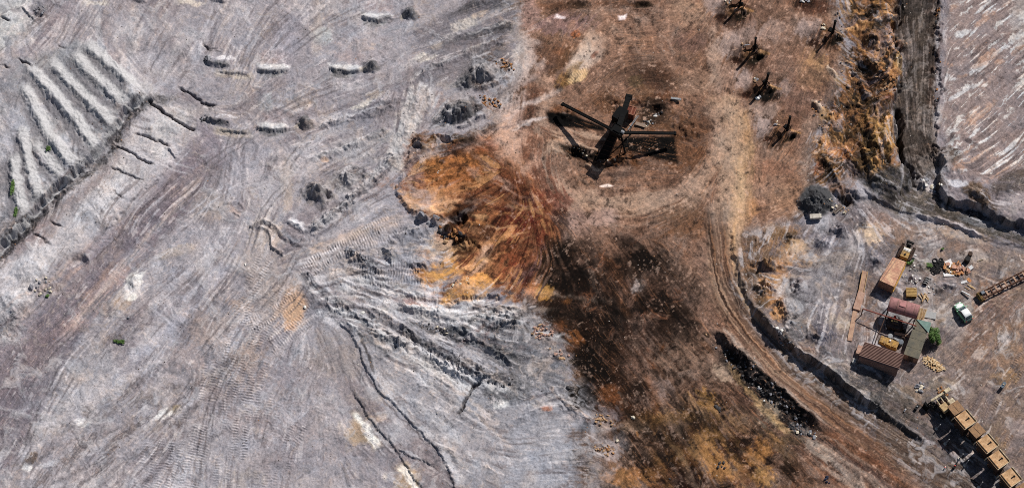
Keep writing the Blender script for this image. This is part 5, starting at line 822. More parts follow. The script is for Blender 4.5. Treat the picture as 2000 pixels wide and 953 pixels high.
# ------------------------------------------------------------------ the ground sheet
HS = blur(H, 30)
def build_ground():
    k = np.arange(1, 15); step = (ST * 2.2 ** k).cumsum(); step = step[step < 6500]
    def ext(a): return np.concatenate([a[0] - step[::-1], a, a[-1] + step])
    eu, ev = ext(us), ext(vs); n = len(step)
    pad = lambda a: np.pad(a, [(n, n), (n, n)] + [(0, 0)] * (a.ndim - 2), mode='edge')
    h, hs, c, rk = pad(H), pad(HS), pad(C).copy(), pad(ROCK)
    ev = np.maximum(ev, -5200)
    if (np.diff(ev) <= 0).any():
        m = np.r_[True, np.diff(ev) > 0]; ev = ev[m]; h = h[m]; hs = hs[m]; c = c[m]; rk = rk[m]
    UU, VV = np.meshgrid(eu, ev)
    out = np.maximum(np.maximum(U0 - UU, UU - U1), np.maximum(V0 - VV, VV - V1)); f = 1 - sm(out, 0, 300)
    h = h * f; hs = hs * f
    mean = np.array(lin((140, 124, 120)), np.float32); c = c * f[..., None] + mean * (1 - f[..., None])
    x, y = WR(UU, VV, hs)
    ny, nx = UU.shape
    co = np.stack([x, y, h], -1).reshape(-1, 3).astype(np.float32)
    idx = np.arange(nx * ny, dtype=np.int32).reshape(ny, nx)
    q = np.stack([idx[1:, :-1], idx[1:, 1:], idx[:-1, 1:], idx[:-1, :-1]], -1).reshape(-1, 4)
    me = bpy.data.meshes.new('ground'); me.vertices.add(len(co)); me.vertices.foreach_set('co', co.ravel())
    me.loops.add(q.size); me.loops.foreach_set('vertex_index', q.ravel()); me.polygons.add(len(q))
    me.polygons.foreach_set('loop_start', np.arange(0, q.size, 4, dtype=np.int32)); me.polygons.foreach_set('loop_total', np.full(len(q), 4, np.int32))
    me.update(calc_edges=True)
    at = me.color_attributes.new('soil', 'FLOAT_COLOR', 'POINT')
    ca = np.concatenate([c.reshape(-1, 3), np.clip(rk, 0, 1).reshape(-1, 1)], -1).astype(np.float32)
    at.data.foreach_set('color', ca.ravel())
    me.polygons.foreach_set('use_smooth', np.ones(len(q), bool))
    o = bpy.data.objects.new('ground', me); COL.objects.link(o); o['kind'] = 'structure'
    m = bpy.data.materials.new('soil'); m.use_nodes = True; t = m.node_tree; N = t.nodes; L = t.links
    bs = N['Principled BSDF']; bs.inputs['Roughness'].default_value = .92; bs.inputs['Specular IOR Level'].default_value = .12
    a = N.new('ShaderNodeAttribute'); a.attribute_name = 'soil'
    tc = N.new('ShaderNodeNewGeometry')
    n1 = N.new('ShaderNodeTexNoise'); n1.inputs['Scale'].default_value = 3.2; n1.inputs['Detail'].default_value = 6; n1.inputs['Roughness'].default_value = .72
    L.new(tc.outputs['Position'], n1.inputs['Vector'])
    mr = N.new('ShaderNodeMapRange'); mr.inputs[1].default_value = .25; mr.inputs[2].default_value = .75; mr.inputs[3].default_value = ALB * .66; mr.inputs[4].default_value = ALB * 1.36
    L.new(n1.outputs[0], mr.inputs[0])
    mx = N.new('ShaderNodeVectorMath'); mx.operation = 'SCALE'; L.new(a.outputs['Color'], mx.inputs[0]); L.new(mr.outputs[0], mx.inputs['Scale'])
    L.new(mx.outputs[0], bs.inputs['Base Color'])
    n2 = N.new('ShaderNodeTexNoise'); n2.inputs['Scale'].default_value = 2.2; n2.inputs['Detail'].default_value = 8; n2.inputs['Roughness'].default_value = .75; L.new(tc.outputs['Position'], n2.inputs['Vector'])
    bp = N.new('ShaderNodeBump'); bp.inputs['Strength'].default_value = .55; bp.inputs['Distance'].default_value = .22; L.new(n2.outputs[0], bp.inputs['Height']); L.new(bp.outputs[0], bs.inputs['Normal'])
    me.materials.append(m)
    return o
ALB = 0.95
ground = build_ground()
def hz(u, v):
    i = int(np.clip((u - U0) / ST, 0, NU - 1)); j = int(np.clip((v - V0) / ST, 0, NV - 1)); return float(H[j, i])
def G(u, v, dz=0.0):
    """point on the ground at plan position u, v"""
    i = int(np.clip((u - U0) / ST, 0, NU - 1)); j = int(np.clip((v - V0) / ST, 0, NV - 1))
    x, y = WR(u, v, float(HS[j, i])); return Vector((float(x), float(y), float(H[j, i]) + dz))
# ================================================================== objects
class MB:
    def __init__(s): s.v = []; s.f = []
    def add(s, vs_, fs):
        n = len(s.v); s.v += [Vector(p) for p in vs_]; s.f += [tuple(i + n for i in f) for f in fs]; return s
    def hexa(s, a, b):                                  # bottom quad a, top quad b
        return s.add(list(a) + list(b), [(3,2,1,0),(4,5,6,7),(0,1,5,4),(1,2,6,5),(2,3,7,6),(3,0,4,7)])
    def box(s, c, x, y, z=Vector((0,0,1))):             # centre and three half-vectors
        c = Vector(c); q = [c - x - y, c + x - y, c + x + y, c - x + y]
        return s.hexa([p - z for p in q], [p + z for p in q])
    def beam(s, p, q, w, h=None, up=Vector((0,0,1))):
        p = Vector(p); q = Vector(q); d = (q - p).normalized(); h = h or w
        sd = d.cross(up);  sd = sd.normalized() if sd.length > 1e-3 else Vector((1,0,0)); u2 = sd.cross(d)
        a = [p - sd*w/2 - u2*h/2, p + sd*w/2 - u2*h/2, p + sd*w/2 + u2*h/2, p - sd*w/2 + u2*h/2]
        return s.hexa(a, [x + (q - p) for x in a])
    def cyl(s, p, q, r, n=10, r2=None, cap=True):
        p = Vector(p); q = Vector(q); r2 = r if r2 is None else r2; d = (q - p).normalized()
        a = d.orthogonal().normalized(); b = d.cross(a); k = len(s.v)
        vs_ = [p + (a*math.cos(t) + b*math.sin(t))*r for t in [2*math.pi*i/n for i in range(n)]] + [q + (a*math.cos(t) + b*math.sin(t))*r2 for t in [2*math.pi*i/n for i in range(n)]]
        fs = [(i, (i+1) % n, n + (i+1) % n, n + i) for i in range(n)]
        if cap: fs += [tuple(range(n-1, -1, -1)), tuple(range(n, 2*n))]
        return s.add(vs_, fs)
    def build(s, name, m, parent=None, smooth=False):
        off = parent.location if parent is not None and not parent.get('_l') else Vector((0,0,0))
        me = bpy.data.meshes.new(name); me.from_pydata([tuple(v - off) for v in s.v], [], s.f); me.materials.append(m); me.update()
        bm = bmesh.new(); bm.from_mesh(me); bmesh.ops.recalc_face_normals(bm, faces=bm.faces); bm.to_mesh(me); bm.free()
        if smooth: me.polygons.foreach_set('use_smooth', [True]*len(me.polygons))
        o = bpy.data.objects.new(name, me); COL.objects.link(o)
        if parent is not None: o.parent = parent
        return o
def sub(mb, name, m, part, smooth=False):
    """sub-part of a part: vertices in the same space as the part's"""
    root = part.parent; o = mb.build(name, m, root, smooth); o.parent = part; return o
MATS = {}
def mat(name, c, c2=None, rough=.8, metal=0, sc=2.0, lo=.42, hi=.62, bump=.25, k=1.2, vary=.16, spec=.3):
    if name in MATS: return MATS[name]
    m = bpy.data.materials.new(name); m.use_nodes = True; t = m.node_tree; N = t.nodes; L = t.links; b = N['Principled BSDF']
    b.inputs['Roughness'].default_value = rough; b.inputs['Metallic'].default_value = metal; b.inputs['Specular IOR Level'].default_value = spec
    g = N.new('ShaderNodeTexCoord'); n = N.new('ShaderNodeTexNoise'); n.inputs['Scale'].default_value = sc; n.inputs['Detail'].default_value = 6; n.inputs['Roughness'].default_value = .65
    L.new(g.outputs['Object'], n.inputs['Vector'])
    r = N.new('ShaderNodeValToRGB'); r.color_ramp.elements[0].position = lo; r.color_ramp.elements[1].position = hi
    A = [min(float(x)*k, .9) for x in lin(c)]; B = [min(float(x)*k, .9) for x in lin(c2 or c)]
    r.color_ramp.elements[0].color = A + [1]; r.color_ramp.elements[1].color = B + [1]; L.new(n.outputs[0], r.inputs[0])
    n2 = N.new('ShaderNodeTexNoise'); n2.inputs['Scale'].default_value = sc*5; n2.inputs['Detail'].default_value = 4; L.new(g.outputs['Object'], n2.inputs['Vector'])
    mr = N.new('ShaderNodeMapRange'); mr.inputs[1].default_value = .3; mr.inputs[2].default_value = .7; mr.inputs[3].default_value = 1 - vary; mr.inputs[4].default_value = 1 + vary; L.new(n2.outputs[0], mr.inputs[0])
    vm = N.new('ShaderNodeVectorMath'); vm.operation = 'SCALE'; L.new(r.outputs[0], vm.inputs[0]); L.new(mr.outputs[0], vm.inputs['Scale']); L.new(vm.outputs[0], b.inputs['Base Color'])
    if bump:
        bp = N.new('ShaderNodeBump'); bp.inputs['Strength'].default_value = bump; bp.inputs['Distance'].default_value = .05; L.new(n2.outputs[0], bp.inputs['Height']); L.new(bp.outputs[0], b.inputs['Normal'])
    MATS[name] = m; return m
M_black = mat('black_steel', (11,12,14), (16,15,15), rough=.8, sc=1.5, spec=.12, bump=.1)
M_dark = mat('dark_rusty_steel', (52,40,34), (78,54,42), rough=.8)
M_rust = mat('rusted_sheet', (160,122,106), (178,138,118), rough=.85, sc=1.2)
M_rustpink = mat('weathered_red_sheet', (150,108,106), (122,88,86), rough=.85, sc=1.1)
M_corr = mat('red_brown_corrugated_sheet', (136,108,98), (118,92,84), rough=.8, sc=.8, vary=.06)
M_corrw = mat('faded_corrugated_wall', (196,164,154), (170,134,126), rough=.8, sc=2)
M_felt = mat('grey_green_roofing_felt', (104,98,84), (86,84,76), rough=.9, sc=1.2)
M_mud = mat('brown_wall_boards', (140,112,94), (110,88,76), rough=.9)
M_green = mat('green_painted_sheet', (86,112,104), (102,130,120), rough=.5)
M_yellow = mat('worn_yellow_paint', (164,126,58), (112,84,48), rough=.55, sc=2.5)
M_yellow2 = mat('dusty_yellow_paint', (176,136,60), (130,96,56), rough=.7, sc=3)
M_ochre = mat('ochre_dusty_steel', (156,122,88), (192,158,122), rough=.9, sc=1.5, vary=.22)
M_ochre2 = mat('brown_dusty_steel', (146,114,84), (122,96,74), rough=.9, sc=2.5)
M_cream = mat('dirty_cream_steel', (192,178,150), (140,124,100), rough=.7, sc=2.5)
M_grey = mat('grey_galvanised_steel', (138,140,142), (108,108,112), rough=.6, sc=2)
M_slate = mat('blue_grey_steel', (94,102,112), (70,76,84), rough=.6)
M_wood = mat('sawn_timber', (182,152,112), (150,116,80), rough=.85, sc=2)
M_wood2 = mat('pale_split_timber', (206,184,150), (172,142,104), rough=.85, sc=3)
M_plank = mat('dusty_old_planks', (164,134,112), (144,114,98), rough=.9, sc=1.5)
M_brick = mat('rusty_orange_plate', (164,134,118), (146,114,98), rough=.85, sc=1.5)
M_conc = mat('pale_concrete', (186,180,168), (160,152,144), rough=.9)
M_white = mat('white_scrap', (232,228,226), (206,200,196), rough=.6)
M_orange = mat('orange_rubble', (190,136,92), (150,98,66), rough=.9, sc=3)
M_tyre = mat('black_rubber', (28,27,28), (40,38,38), rough=.85)
M_glass = mat('dark_window_glass', (52,66,72), (70,84,90), rough=.12, spec=.6, bump=0, vary=.05)
M_mint_lit = mat('lit_mint_car_paint', (226,246,234), (218,240,228), rough=.28, spec=.6, bump=0, vary=.03)  # mint paint lightened for the sunlit top of the car
M_mint_shaded = mat('shaded_mint_car_paint', (120,176,136), (110,166,126), rough=.28, spec=.6, bump=0, vary=.03)  # same mint paint darkened for the shaded sides
M_blue = mat('faded_blue_plastic', (72,84,96), (90,100,110), rough=.6)
M_red = mat('red_enamel', (196,60,48), (170,60,50), rough=.5)
M_leaf = mat('green_leaves', (70,106,48), (112,134,74), rough=.7, sc=3, bump=0, k=.9, vary=.4)
M_leaf2 = mat('weed_leaves', (92,126,62), (120,150,84), rough=.7, sc=3, bump=0, k=.9, vary=.4)
M_bark = mat('bush_bark', (90,72,58), rough=.9)
M_lamp = mat('yellowed_lamp_glass', (240,210,140), (220,180,110), rough=.3)
def empty(name, loc, label, cat, group=None):
    o = bpy.data.objects.new(name, None); COL.objects.link(o); o.location = loc; o.empty_display_size = .3
    tag(o, label, cat, group); return o
def tag(o, label, cat=None, group=None, kind=None):
    if label: o['label'] = label
    if cat: o['category'] = cat
    if group: o['group'] = group
    if kind: o['kind'] = kind
    return o
def relabel(o, label): o['label'] = label; return o
def PZ(u, v, z):
    """point over plan position at world height z"""
    x, y = WR(u, v, z); return Vector((float(x), float(y), float(z)))
Z = Vector((0, 0, 1))
def dirs(deg):
    """plan direction (degrees anticlockwise from plan right) -> unit world vector and its left-hand normal"""
    a = wdir(math.cos(R(deg)), -math.sin(R(deg))); return a, Vector((-a.y, a.x, 0))
# ------------------------------------------------------------------ the black headframe in the middle
g0 = G(1196, 275)
hf = empty('headframe', g0, 'black steel mine headframe with long raking booms meeting at a hub', 'headframe')
zb = g0.z
hub = PZ(1206, 257, zb + 6.0)
def truss(parent, p, q, w, cap=True):
    mb = MB(); mb.beam(p, q, w, w*.8); 
    o = mb.build('boom', M_black, parent)
    d = (q - p).normalized(); sd = d.cross(Z).normalized(); c = MB()
    for s_ in (-1, 1): c.cyl(p + sd*s_*w*.5 + Z*w*.42, q + sd*s_*w*.5 + Z*w*.42, .06, 6)
    n = int((q - p).length / .9)
    for i in range(n + 1): c.beam(p + (q-p)*i/n - sd*w*.62 + Z*w*.42, p + (q-p)*i/n + sd*w*.62 + Z*w*.42, .07)
    sub(c, 'hand_rail', M_black, o)
    if cap: e = MB(); e.cyl(q - sd*w*.7, q + sd*w*.7, w*.62, 12); sub(e, 'end_sheave', M_black, o)
    return o
truss(hf, hub - Z*.4, PZ(1099, 204, zb + 2.2), .40)
truss(hf, hub - Z*.4, PZ(1318, 261, zb + 2.4), .40)
truss(hf, hub - Z*.1, PZ(1228, 190, zb + 2.6), .8)
mb = MB(); x, y = dirs(-30); mb.box(hub, x*.95, y*.75, Z*.55); mb.box(hub + Z*.6, x*.6, y*.5, Z*.15); mb.build('hub_housing', M_black, hf)
mb = MB(); mb.cyl(hub + x*.7 + Z*.7, hub + x*1.25 + Z*.7, .28, 12); mb.build('winch_drum', M_grey, hf)
# enclosed raking skipway
a, b_ = PZ(1201, 240, zb + 6.3), PZ(1213, 246, zb + 6.3); c_, d_ = PZ(1187, 314, zb + .3), PZ(1166, 308, zb + .3)
mb = MB(); top = [a, b_, c_, d_]; mb.hexa([p - Z*.9 for p in top], top); sk_ = mb.build('skipway', M_black, hf)
mb = MB()
for p, q in ((a, d_), (b_, c_)): mb.beam(p + Z*.08, q + Z*.08, .10)
for i in range(1, 8): t = i/8; mb.beam(a.lerp(d_, t) + Z*.06, b_.lerp(c_, t) + Z*.06, .07)
sub(mb, 'edge_frame', M_dark, sk_)
for (u, v), (hu, hv) in (((1180, 300), (1197, 255)), ((1222, 300), (1212, 262)), ((1232, 262), (1214, 252)), ((1196, 232), (1200, 245))):
    mb = MB(); mb.beam(G(u, v, -.3), PZ(hu, hv, zb + 5.6), .22); mb.build('leg', M_black, hf)
mb = MB(); mb.beam(G(1180,300,2), G(1222,300,2), .12); mb.beam(G(1222,300,2.2), G(1232,262,2.2), .12); mb.beam(G(1232,262,2.2), G(1196,232,2.2), .12); mb.build('bracing', M_black, hf)
mb = MB(); mb.box(PZ(1211, 228, zb + 3.6), x*.9, y*1.2, Z*1.1); mb.build('winder_house', M_black, hf)
mb = MB()
for k in range(3): p = PZ(1238 + k*3.3, 236 - k*5, zb + 1.0); mb.beam(p, PZ(1227 + k*3.3, 254 - k*5, zb + .6), .12)
mb.beam(PZ(1248,226,zb+1.1), PZ(1229,252,zb+.5), .1); mb.build('ladder', M_grey, hf)
# rusty ore bin beside it
g = G(1230, 226); ob = empty('ore_bin', g, 'rust red ore bin with pale rim beside the black headframe', 'ore bin')
x, y = dirs(-18); c0 = g + Z*1.0
mb = MB(); q = [c0 - x*.85 - y*.75, c0 + x*.85 - y*.75, c0 + x*.85 + y*.75, c0 - x*.85 + y*.75]; mb.hexa([p - Z*1.0 for p in q], [p + Z*.9 for p in q]); mb.build('body', mat('dark_red_rust', (104,56,42), (78,42,34), rough=.9), ob)
mb = MB()
for i in range(4): mb.beam(q[i] + Z*.95, q[(i+1) % 4] + Z*.95, .16, .12)
mb.build('rim', mat('dull_rim', (130,86,68)), ob)
mb = MB(); mb.box(c0 + x*.3 + Z*1.0, x*.10, y*.7, Z*.03); mb.build('stiffener', MATS['dull_rim'], ob)
for sx in (-1, 1):
    for sy in (-1, 1): mb = MB(); mb.beam(c0 + x*sx*.7 + y*sy*.6 - Z*1.4, c0 + x*sx*.7 + y*sy*.6 - Z*.9, .14); mb.build('leg', M_dark, ob)
# grey plate lying behind the bin, thin slab
mb = MB(); x, y = dirs(-18); g = G(1251, 246); mb.box(g + Z*.25, x*.9, y*.3, Z*.06); tag(mb.build('steel_plate', mat('grey_dusty_plate', (130,112,98)), None), 'dusty grey plate lying between the red ore bin and the white stones', 'metal plate')
mb = MB(); g = G(1320, 197); x, y = dirs(-8); mb.box(g + Z*.1, x*.85, y*.18, Z*.1); tag(mb.build('sleeper', M_grey), 'thin grey green beam lying just beyond the dark hollow of white stones', 'beam')
# ------------------------------------------------------------------ rocks
def rock_mesh(seed, sub_=1, flat=.7):
    rs = random.Random(seed); bm = bmesh.new(); bmesh.ops.create_icosphere(bm, subdivisions=sub_, radius=.5)
    for v in bm.verts: v.co *= rs.uniform(.68, 1.18); v.co.z *= flat; v.co.x *= 1.12
    for _ in range(5):
        n = Vector((rs.gauss(0,1), rs.gauss(0,1), rs.gauss(0,1))).normalized(); k = rs.uniform(.26, .4)
        for v in bm.verts:
            d = v.co.dot(n)
            if d > k: v.co -= n*(d - k)
    me = bpy.data.meshes.new('rock'); bm.to_mesh(me); bm.free(); return me
_rk = {}
def rock(u, v, s, m, label, group, cat='rock', name='rock', seed=None, flat=None, sink=.42, raise_=0):
    seed = random.randrange(8) if seed is None else seed
    key = (seed, m.name)
    if key not in _rk:
        me = rock_mesh(seed, 2 if s > 1 else 1); me.materials.append(m); _rk[key] = me
    o = bpy.data.objects.new(name, _rk[key]); COL.objects.link(o); o.location = G(u, v, s*.5*(.7 - sink) + raise_)
    o.rotation_euler = (random.uniform(-.3,.3), random.uniform(-.3,.3), random.uniform(0, 6.28)); o.scale = (s*random.uniform(.85,1.2), s*random.uniform(.75,1), s*random.uniform(.8,1.1))
    return tag(o, label, cat, group)
K_pale = mat('pale_stone', (206,196,176), (176,164,146), sc=3); K_tan = mat('tan_stone', (176,146,114), (136,106,82), sc=3); K_pink = mat('pink_stone', (180,148,134), (140,108,96), sc=3)
K_grey = mat('grey_stone', (134,134,140), (106,106,112), sc=3); K_dark = mat('coal_lump', (46,45,48), (66,64,66), sc=3, rough=.6); K_white = mat('white_stone', (226,222,216), (200,196,190), sc=3); K_rustr = mat('rust_stone', (160,112,70), (108,72,46), sc=3)
def cluster(n, x, y, rx, ry, ang, s0, s1, ms, label, group, cat='rock', name='rock'):
    for i in range(n):
        r = math.sqrt(random.random()); t = random.uniform(0, 6.28); a = R(ang); p = r*math.cos(t)*rx; q = r*math.sin(t)*ry
        rock(x + p*math.cos(a) + q*math.sin(a), y - p*math.sin(a) + q*math.cos(a), random.uniform(s0, s1), random.choice(ms), label, group, cat, name)
cluster(44, 1060, 648, 24, 15, 0, .2, .7, [K_pink, K_pink, K_tan], 'pinkish broken block in the heap on the grey bank edge', 'pinkish blocks heaped on the bank edge', cat='block', name='broken_block')
cluster(12, 1092, 690, 22, 9, -20, .3, .7, [K_pink, K_tan], 'pinkish stone in the thin spill below the pinkish heap', 'pinkish stones spilled below the heap', cat='block', name='broken_block')
cluster(30, 1180, 820, 21, 12, -15, .18, .6, [K_tan, K_tan, K_rustr], 'tan rock in the upper pile at the edge of grey and brown ground', 'tan rocks of the upper pile')
cluster(30, 1180, 877, 21, 11, -15, .18, .6, [K_tan, K_rustr, K_tan], 'tan rock in the lower pile at the edge of grey and brown ground', 'tan rocks of the lower pile')
cluster(13, 1181, 308, 30, 9, -20, .3, .7, [K_pale, K_rustr, K_tan], 'loose stone strewn at the foot of the headframe skipway', 'stones at the headframe foot')
cluster(12, 1130, 297, 26, 8, -20, .2, .45, [K_pale, K_dark, K_rustr], 'small stone in the black patch left of the headframe', 'stones in the black patch', cat='stone chip', name='stone_chip')
cluster(9, 1287, 222, 11, 6, 30, .25, .7, [K_white, K_dark, K_grey], 'white scrap stone in the dark hollow right of the ore bin', 'white stones in the dark hollow')
cluster(14, 1265, 243, 10, 10, 40, .25, .5, [K_grey, K_pale, K_dark], 'small grey stone between the ore bin and the dark hollow', 'small grey stones by the hollow', cat='stone chip', name='stone_chip')
for (x, y), wd in zip(MASTS, ('topmost mast at the photo edge', 'mast above the stacked middle pair', 'mast with a dark pit in front', 'lowest mast of all', 'right hand mast near the rusty cliff')):
    cluster(6, x - 19, y - 15, 7, 7, 0, .4, .85, [K_pale, K_tan, K_grey], 'pale stone heaped behind the ' + wd, 'stones heaped behind the ' + wd)
cluster(5, 1483, 192, 8, 4, 0, .45, .8, [K_white, K_grey], 'white stone in the dark pit under the second mast', 'white stones in the pit')
cluster(4, 1572, 4, 8, 3, 0, .45, .7, [K_white, K_grey], 'white stone in the black hollow at the top edge', 'white stones in the top hollow')
cluster(30, 984, 126, 26, 9, -28, .2, .6, [K_rustr, K_tan, K_dark], 'rusty rock strewn right of the upper charcoal heap', 'rusty rocks by the upper charcoal heap', cat='clod', name='rusty_clod')
cluster(36, 955, 198, 26, 10, -25, .2, .65, [K_rustr, K_rustr, K_dark], 'rusty rock strewn above the lower charcoal heap', 'rusty rocks by the lower charcoal heap', cat='clod', name='rusty_clod')
cluster(16, 1800, 757, 13, 10, 0, .4, .9, [K_grey, K_grey, K_pale], 'bluish grey rock tipped below the grey hut', 'grey rocks below the hut')
cluster(12, 1841, 765, 12, 8, -20, .3, .6, [K_tan, K_rustr], 'brown stone around the front of the wagon train', 'brown stones by the train')
cluster(20, 1640, 404, 24, 9, -25, .3, .7, [K_tan, K_pale, K_grey], 'tan rubble stone between coal heap and dark pit', 'rubble by the coal heap')
cluster(70, 1480, 745, 115, 13, -42, .2, .65, [K_dark, K_dark, K_dark, K_grey], 'black coal lump on the bank beside the haul road', 'coal lumps on the bank', cat='coal lump', name='coal_lump')
cluster(28, 1565, 838, 34, 9, -25, .3, .8, [K_grey, K_pale, K_dark], 'grey lump at the lower end of the coal bank', 'grey lumps at the end of the coal bank', cat='coal lump', name='coal_lump')
cluster(5, 1480, 765, 30, 12, -42, .2, .45, [K_white], 'small white chip on the black coal bank', 'white chips on the coal bank', cat='stone chip', name='stone_chip')
cluster(16, 1530, 662, 22, 7, -40, .3, .8, [K_grey, K_dark, K_white], 'lump in the shaded ditch beside the haul road curve', 'lumps in the ditch')
cluster(13, 90, 560, 26, 20, 0, .3, .7, [K_grey, K_grey, K_pale], 'grey stone strewn on the pale slope left of the haul road', 'grey stones on the left slope')
rock(61, 562, 1.1, K_grey, 'large grey boulder alone on the pale slope at far left', None, name='boulder')
rock(251, 621, .6, K_grey, 'grey stone beside the round dark patch on the left floor', None)
rock(852, 428, 1.5, K_grey, 'big slate boulder at the tip of the orange slope', None, 'boulder', 'boulder'); rock(824, 424, 1.4, K_grey, 'lilac grey boulder just under the orange slope toe', None, 'boulder', 'boulder', seed=3)
rock(838, 436, 1.0, K_grey, 'smaller grey boulder wedged between two big ones', None, 'boulder', 'boulder', seed=5)
rock(871, 472, 1.0, K_tan, 'round cream boulder beside the dark rust pit', None, 'boulder', 'boulder')
cluster(14, 880, 455, 30, 14, -20, .4, 1.1, [K_rustr, K_dark], 'rust brown lump on the rim of the black hole', 'rust lumps on the hole rim')
cluster(9, 905, 552, 26, 10, 20, .3, .6, [K_pale, K_tan, K_dark], 'small stone on the bright orange spill', 'stones on the orange spill', cat='stone chip', name='stone_chip')
cluster(34, 850, 640, 40, 6, -20, .25, .55, [K_dark, K_grey, K_grey, K_pale], 'small grey lump strung along the pale rubble line', 'small lumps along the pale rubble line', cat='stone chip', name='stone_chip')
rock(1237, 816, .75, K_pale, 'pale block right of the upper tan rock pile', None); rock(1206, 861, .75, K_pale, 'pale block right of the lower tan rock pile', None)
rock(1109, 757, .95, K_dark, 'dark boulder on the grey bank beside the rusty floor', None, 'boulder', 'boulder'); rock(1379, 653, .6, K_tan, 'tan stone at the head of the coal bank', None)
rock(708, 612, .8, K_white, 'white stone on the crest of the middle windrow', None); rock(596, 600, .6, K_white, 'white stone on the ochre patch edge', None); rock(479, 517, .5, K_white, 'tiny white stone beside the tread marks', None)
for x, y, wd in ((1405, 797, 'upper'), (1410, 909, 'middle')):
    for k in range(6): rock(x + random.uniform(-9, 6), y + random.uniform(-6, 6), random.uniform(.35, .75), K_dark, 'blue black lump in the %s cluster on the ochre floor' % wd, 'blue black lumps, %s cluster' % wd)
for k in range(7): rock(1617 + random.uniform(-5, 4), 937 + random.uniform(-8, 8), random.uniform(.3, .6), mat('navy_lump', (34,40,60)), 'navy lump on the haul road near the bottom edge', 'navy lumps on the haul road')
rock(1308, 934, .5, K_dark, 'lone black lump near the bottom edge of the ochre floor', None)
cluster(30, 1790, 545, 46, 22, -35, .25, .5, [K_white, K_pale, K_grey], 'small pale stone in the scrap strewn behind the tank', 'pale stones behind the tank', cat='stone chip', name='stone_chip')
cluster(16, 1820, 362, 24, 8, -32, .4, .9, [K_pale, K_grey, K_white], 'pale rock at the cliff corner on the right', 'pale rocks at the cliff corner')
cluster(34, 1735, 130, 26, 60, 0, .3, .8, [K_rustr, K_tan, K_dark], 'rust rock on the orange cliff belt', 'rust rocks on the cliff belt', cat='clod', name='rusty_clod')
cluster(24, 1645, 100, 7, 90, 8, .2, .5, [K_dark, K_tan], 'dark stone along the top edge of the cliff belt', 'stones along the cliff edge', cat='stone chip', name='stone_chip')
cluster(18, 1610, 230, 22, 40, 30, .2, .55, [K_dark, K_tan, K_rustr], 'dark stone on the brown floor by the cliff belt', 'stones on the brown floor by the cliff', cat='stone chip', name='stone_chip')
cluster(14, 1832, 120, 5, 120, 0, .3, .7, [K_rustr, K_dark], 'dark rock along the lip above the sunken road', 'rocks along the sunken road lip')
cluster(14, 700, 500, 34, 8, -30, .35, .9, [K_grey], 'slate slab in the broken blue grey ground', 'slate slabs in the broken ground')
cluster(10, 980, 745, 26, 10, 0, .3, .7, [K_grey, K_dark], 'grey lump on the slope left of the rusty floor', 'grey lumps left of the rusty floor')
cluster(8, 398, 118, 7, 8, 0, .3, .8, [K_grey, K_dark], 'grey lump beside the upper left cut mound', 'lumps beside the upper left cut mound')
cluster(8, 398, 232, 7, 8, 0, .3, .8, [K_grey, K_dark], 'grey lump beside the lower left cut mound', 'lumps beside the lower left cut mound')
cluster(9, 78, 22, 12, 9, 0, .3, .7, [K_grey, K_dark], 'grey rock on the white ledge in the top left corner', 'rocks in the top left corner')
# ------------------------------------------------------------------ gravel scattered everywhere
def gravel():
    rs = np.random.RandomState(11); n = 15000
    u = rs.uniform(-60, 2060, n); v = rs.uniform(-50, 1000, n)
    k = ((v - V0) / ST).astype(int), ((u - U0) / ST).astype(int)
    keep = rs.uniform(size=n) < (.14 - .09 * inb[k] + .75 * ROCK[k] + .3 * (FB[k] > .9) * (1 - inb[k]))
    u, v = u[keep], v[keep]; k = ((v - V0) / ST).astype(int), ((u - U0) / ST).astype(int); n = len(u)
    x, y = WR(u, v, HS[k]); z = H[k]; s = .05 + .11 * rs.uniform(size=n) ** 2.2
    base = np.array([(1,1,1),(1,-1,-1),(-1,1,-1),(-1,-1,1),(0,0,1.2)], float); tri = np.array([(0,1,4),(1,2,4),(2,3,4),(3,0,4),(0,2,1),(0,3,2)])
    base = np.array([(1,0,-.3),(0,1,-.3),(-1,0,-.3),(0,-1,-.3),(0,0,.9)], float)
    a = rs.uniform(0, 6.28, n); P = base[None] * s[:, None, None] * rs.uniform(.6, 1.4, (n, 5, 1))
    ca, sa = np.cos(a)[:, None], np.sin(a)[:, None]
    X = P[..., 0]*ca - P[..., 1]*sa + x[:, None]; Y = P[..., 0]*sa + P[..., 1]*ca + y[:, None]; Zz = P[..., 2] + z[:, None]
    co = np.stack([X, Y, Zz], -1).reshape(-1, 3); t4 = np.array([(0,1,4),(1,2,4),(2,3,4),(3,0,4)])
    F = (t4[None] + 5 * np.arange(n)[:, None, None]).reshape(-1, 3)
    me = bpy.data.meshes.new('gravel'); me.vertices.add(len(co)); me.vertices.foreach_set('co', co.ravel()); me.loops.add(F.size); me.loops.foreach_set('vertex_index', F.ravel().astype(np.int32))
    me.polygons.add(len(F)); me.polygons.foreach_set('loop_start', np.arange(0, F.size, 3, dtype=np.int32)); me.polygons.foreach_set('loop_total', np.full(len(F), 3, np.int32))
    me.materials.append(mat('pale_gravel', (190,184,178), (150,140,134), sc=.5)); me.materials.append(mat('dark_gravel', (62,56,54), (92,80,74), sc=.5)); me.materials.append(mat('brown_gravel', (164,122,88), (120,86,62), sc=.5))
    lumn = C[k].mean(-1); r = rs.uniform(size=n); mi = np.where(lumn > .22, np.where(r < .45, 0, 1), np.where(r < .3, 0, np.where(r < .7, 2, 1)))
    me.polygons.foreach_set('material_index', np.repeat(mi, 4).astype(np.int32)); me.update(calc_edges=True)
    o = bpy.data.objects.new('gravel', me); COL.objects.link(o); tag(o, 'fine loose gravel scattered over the whole working floor', 'gravel', kind='stuff')
gravel()
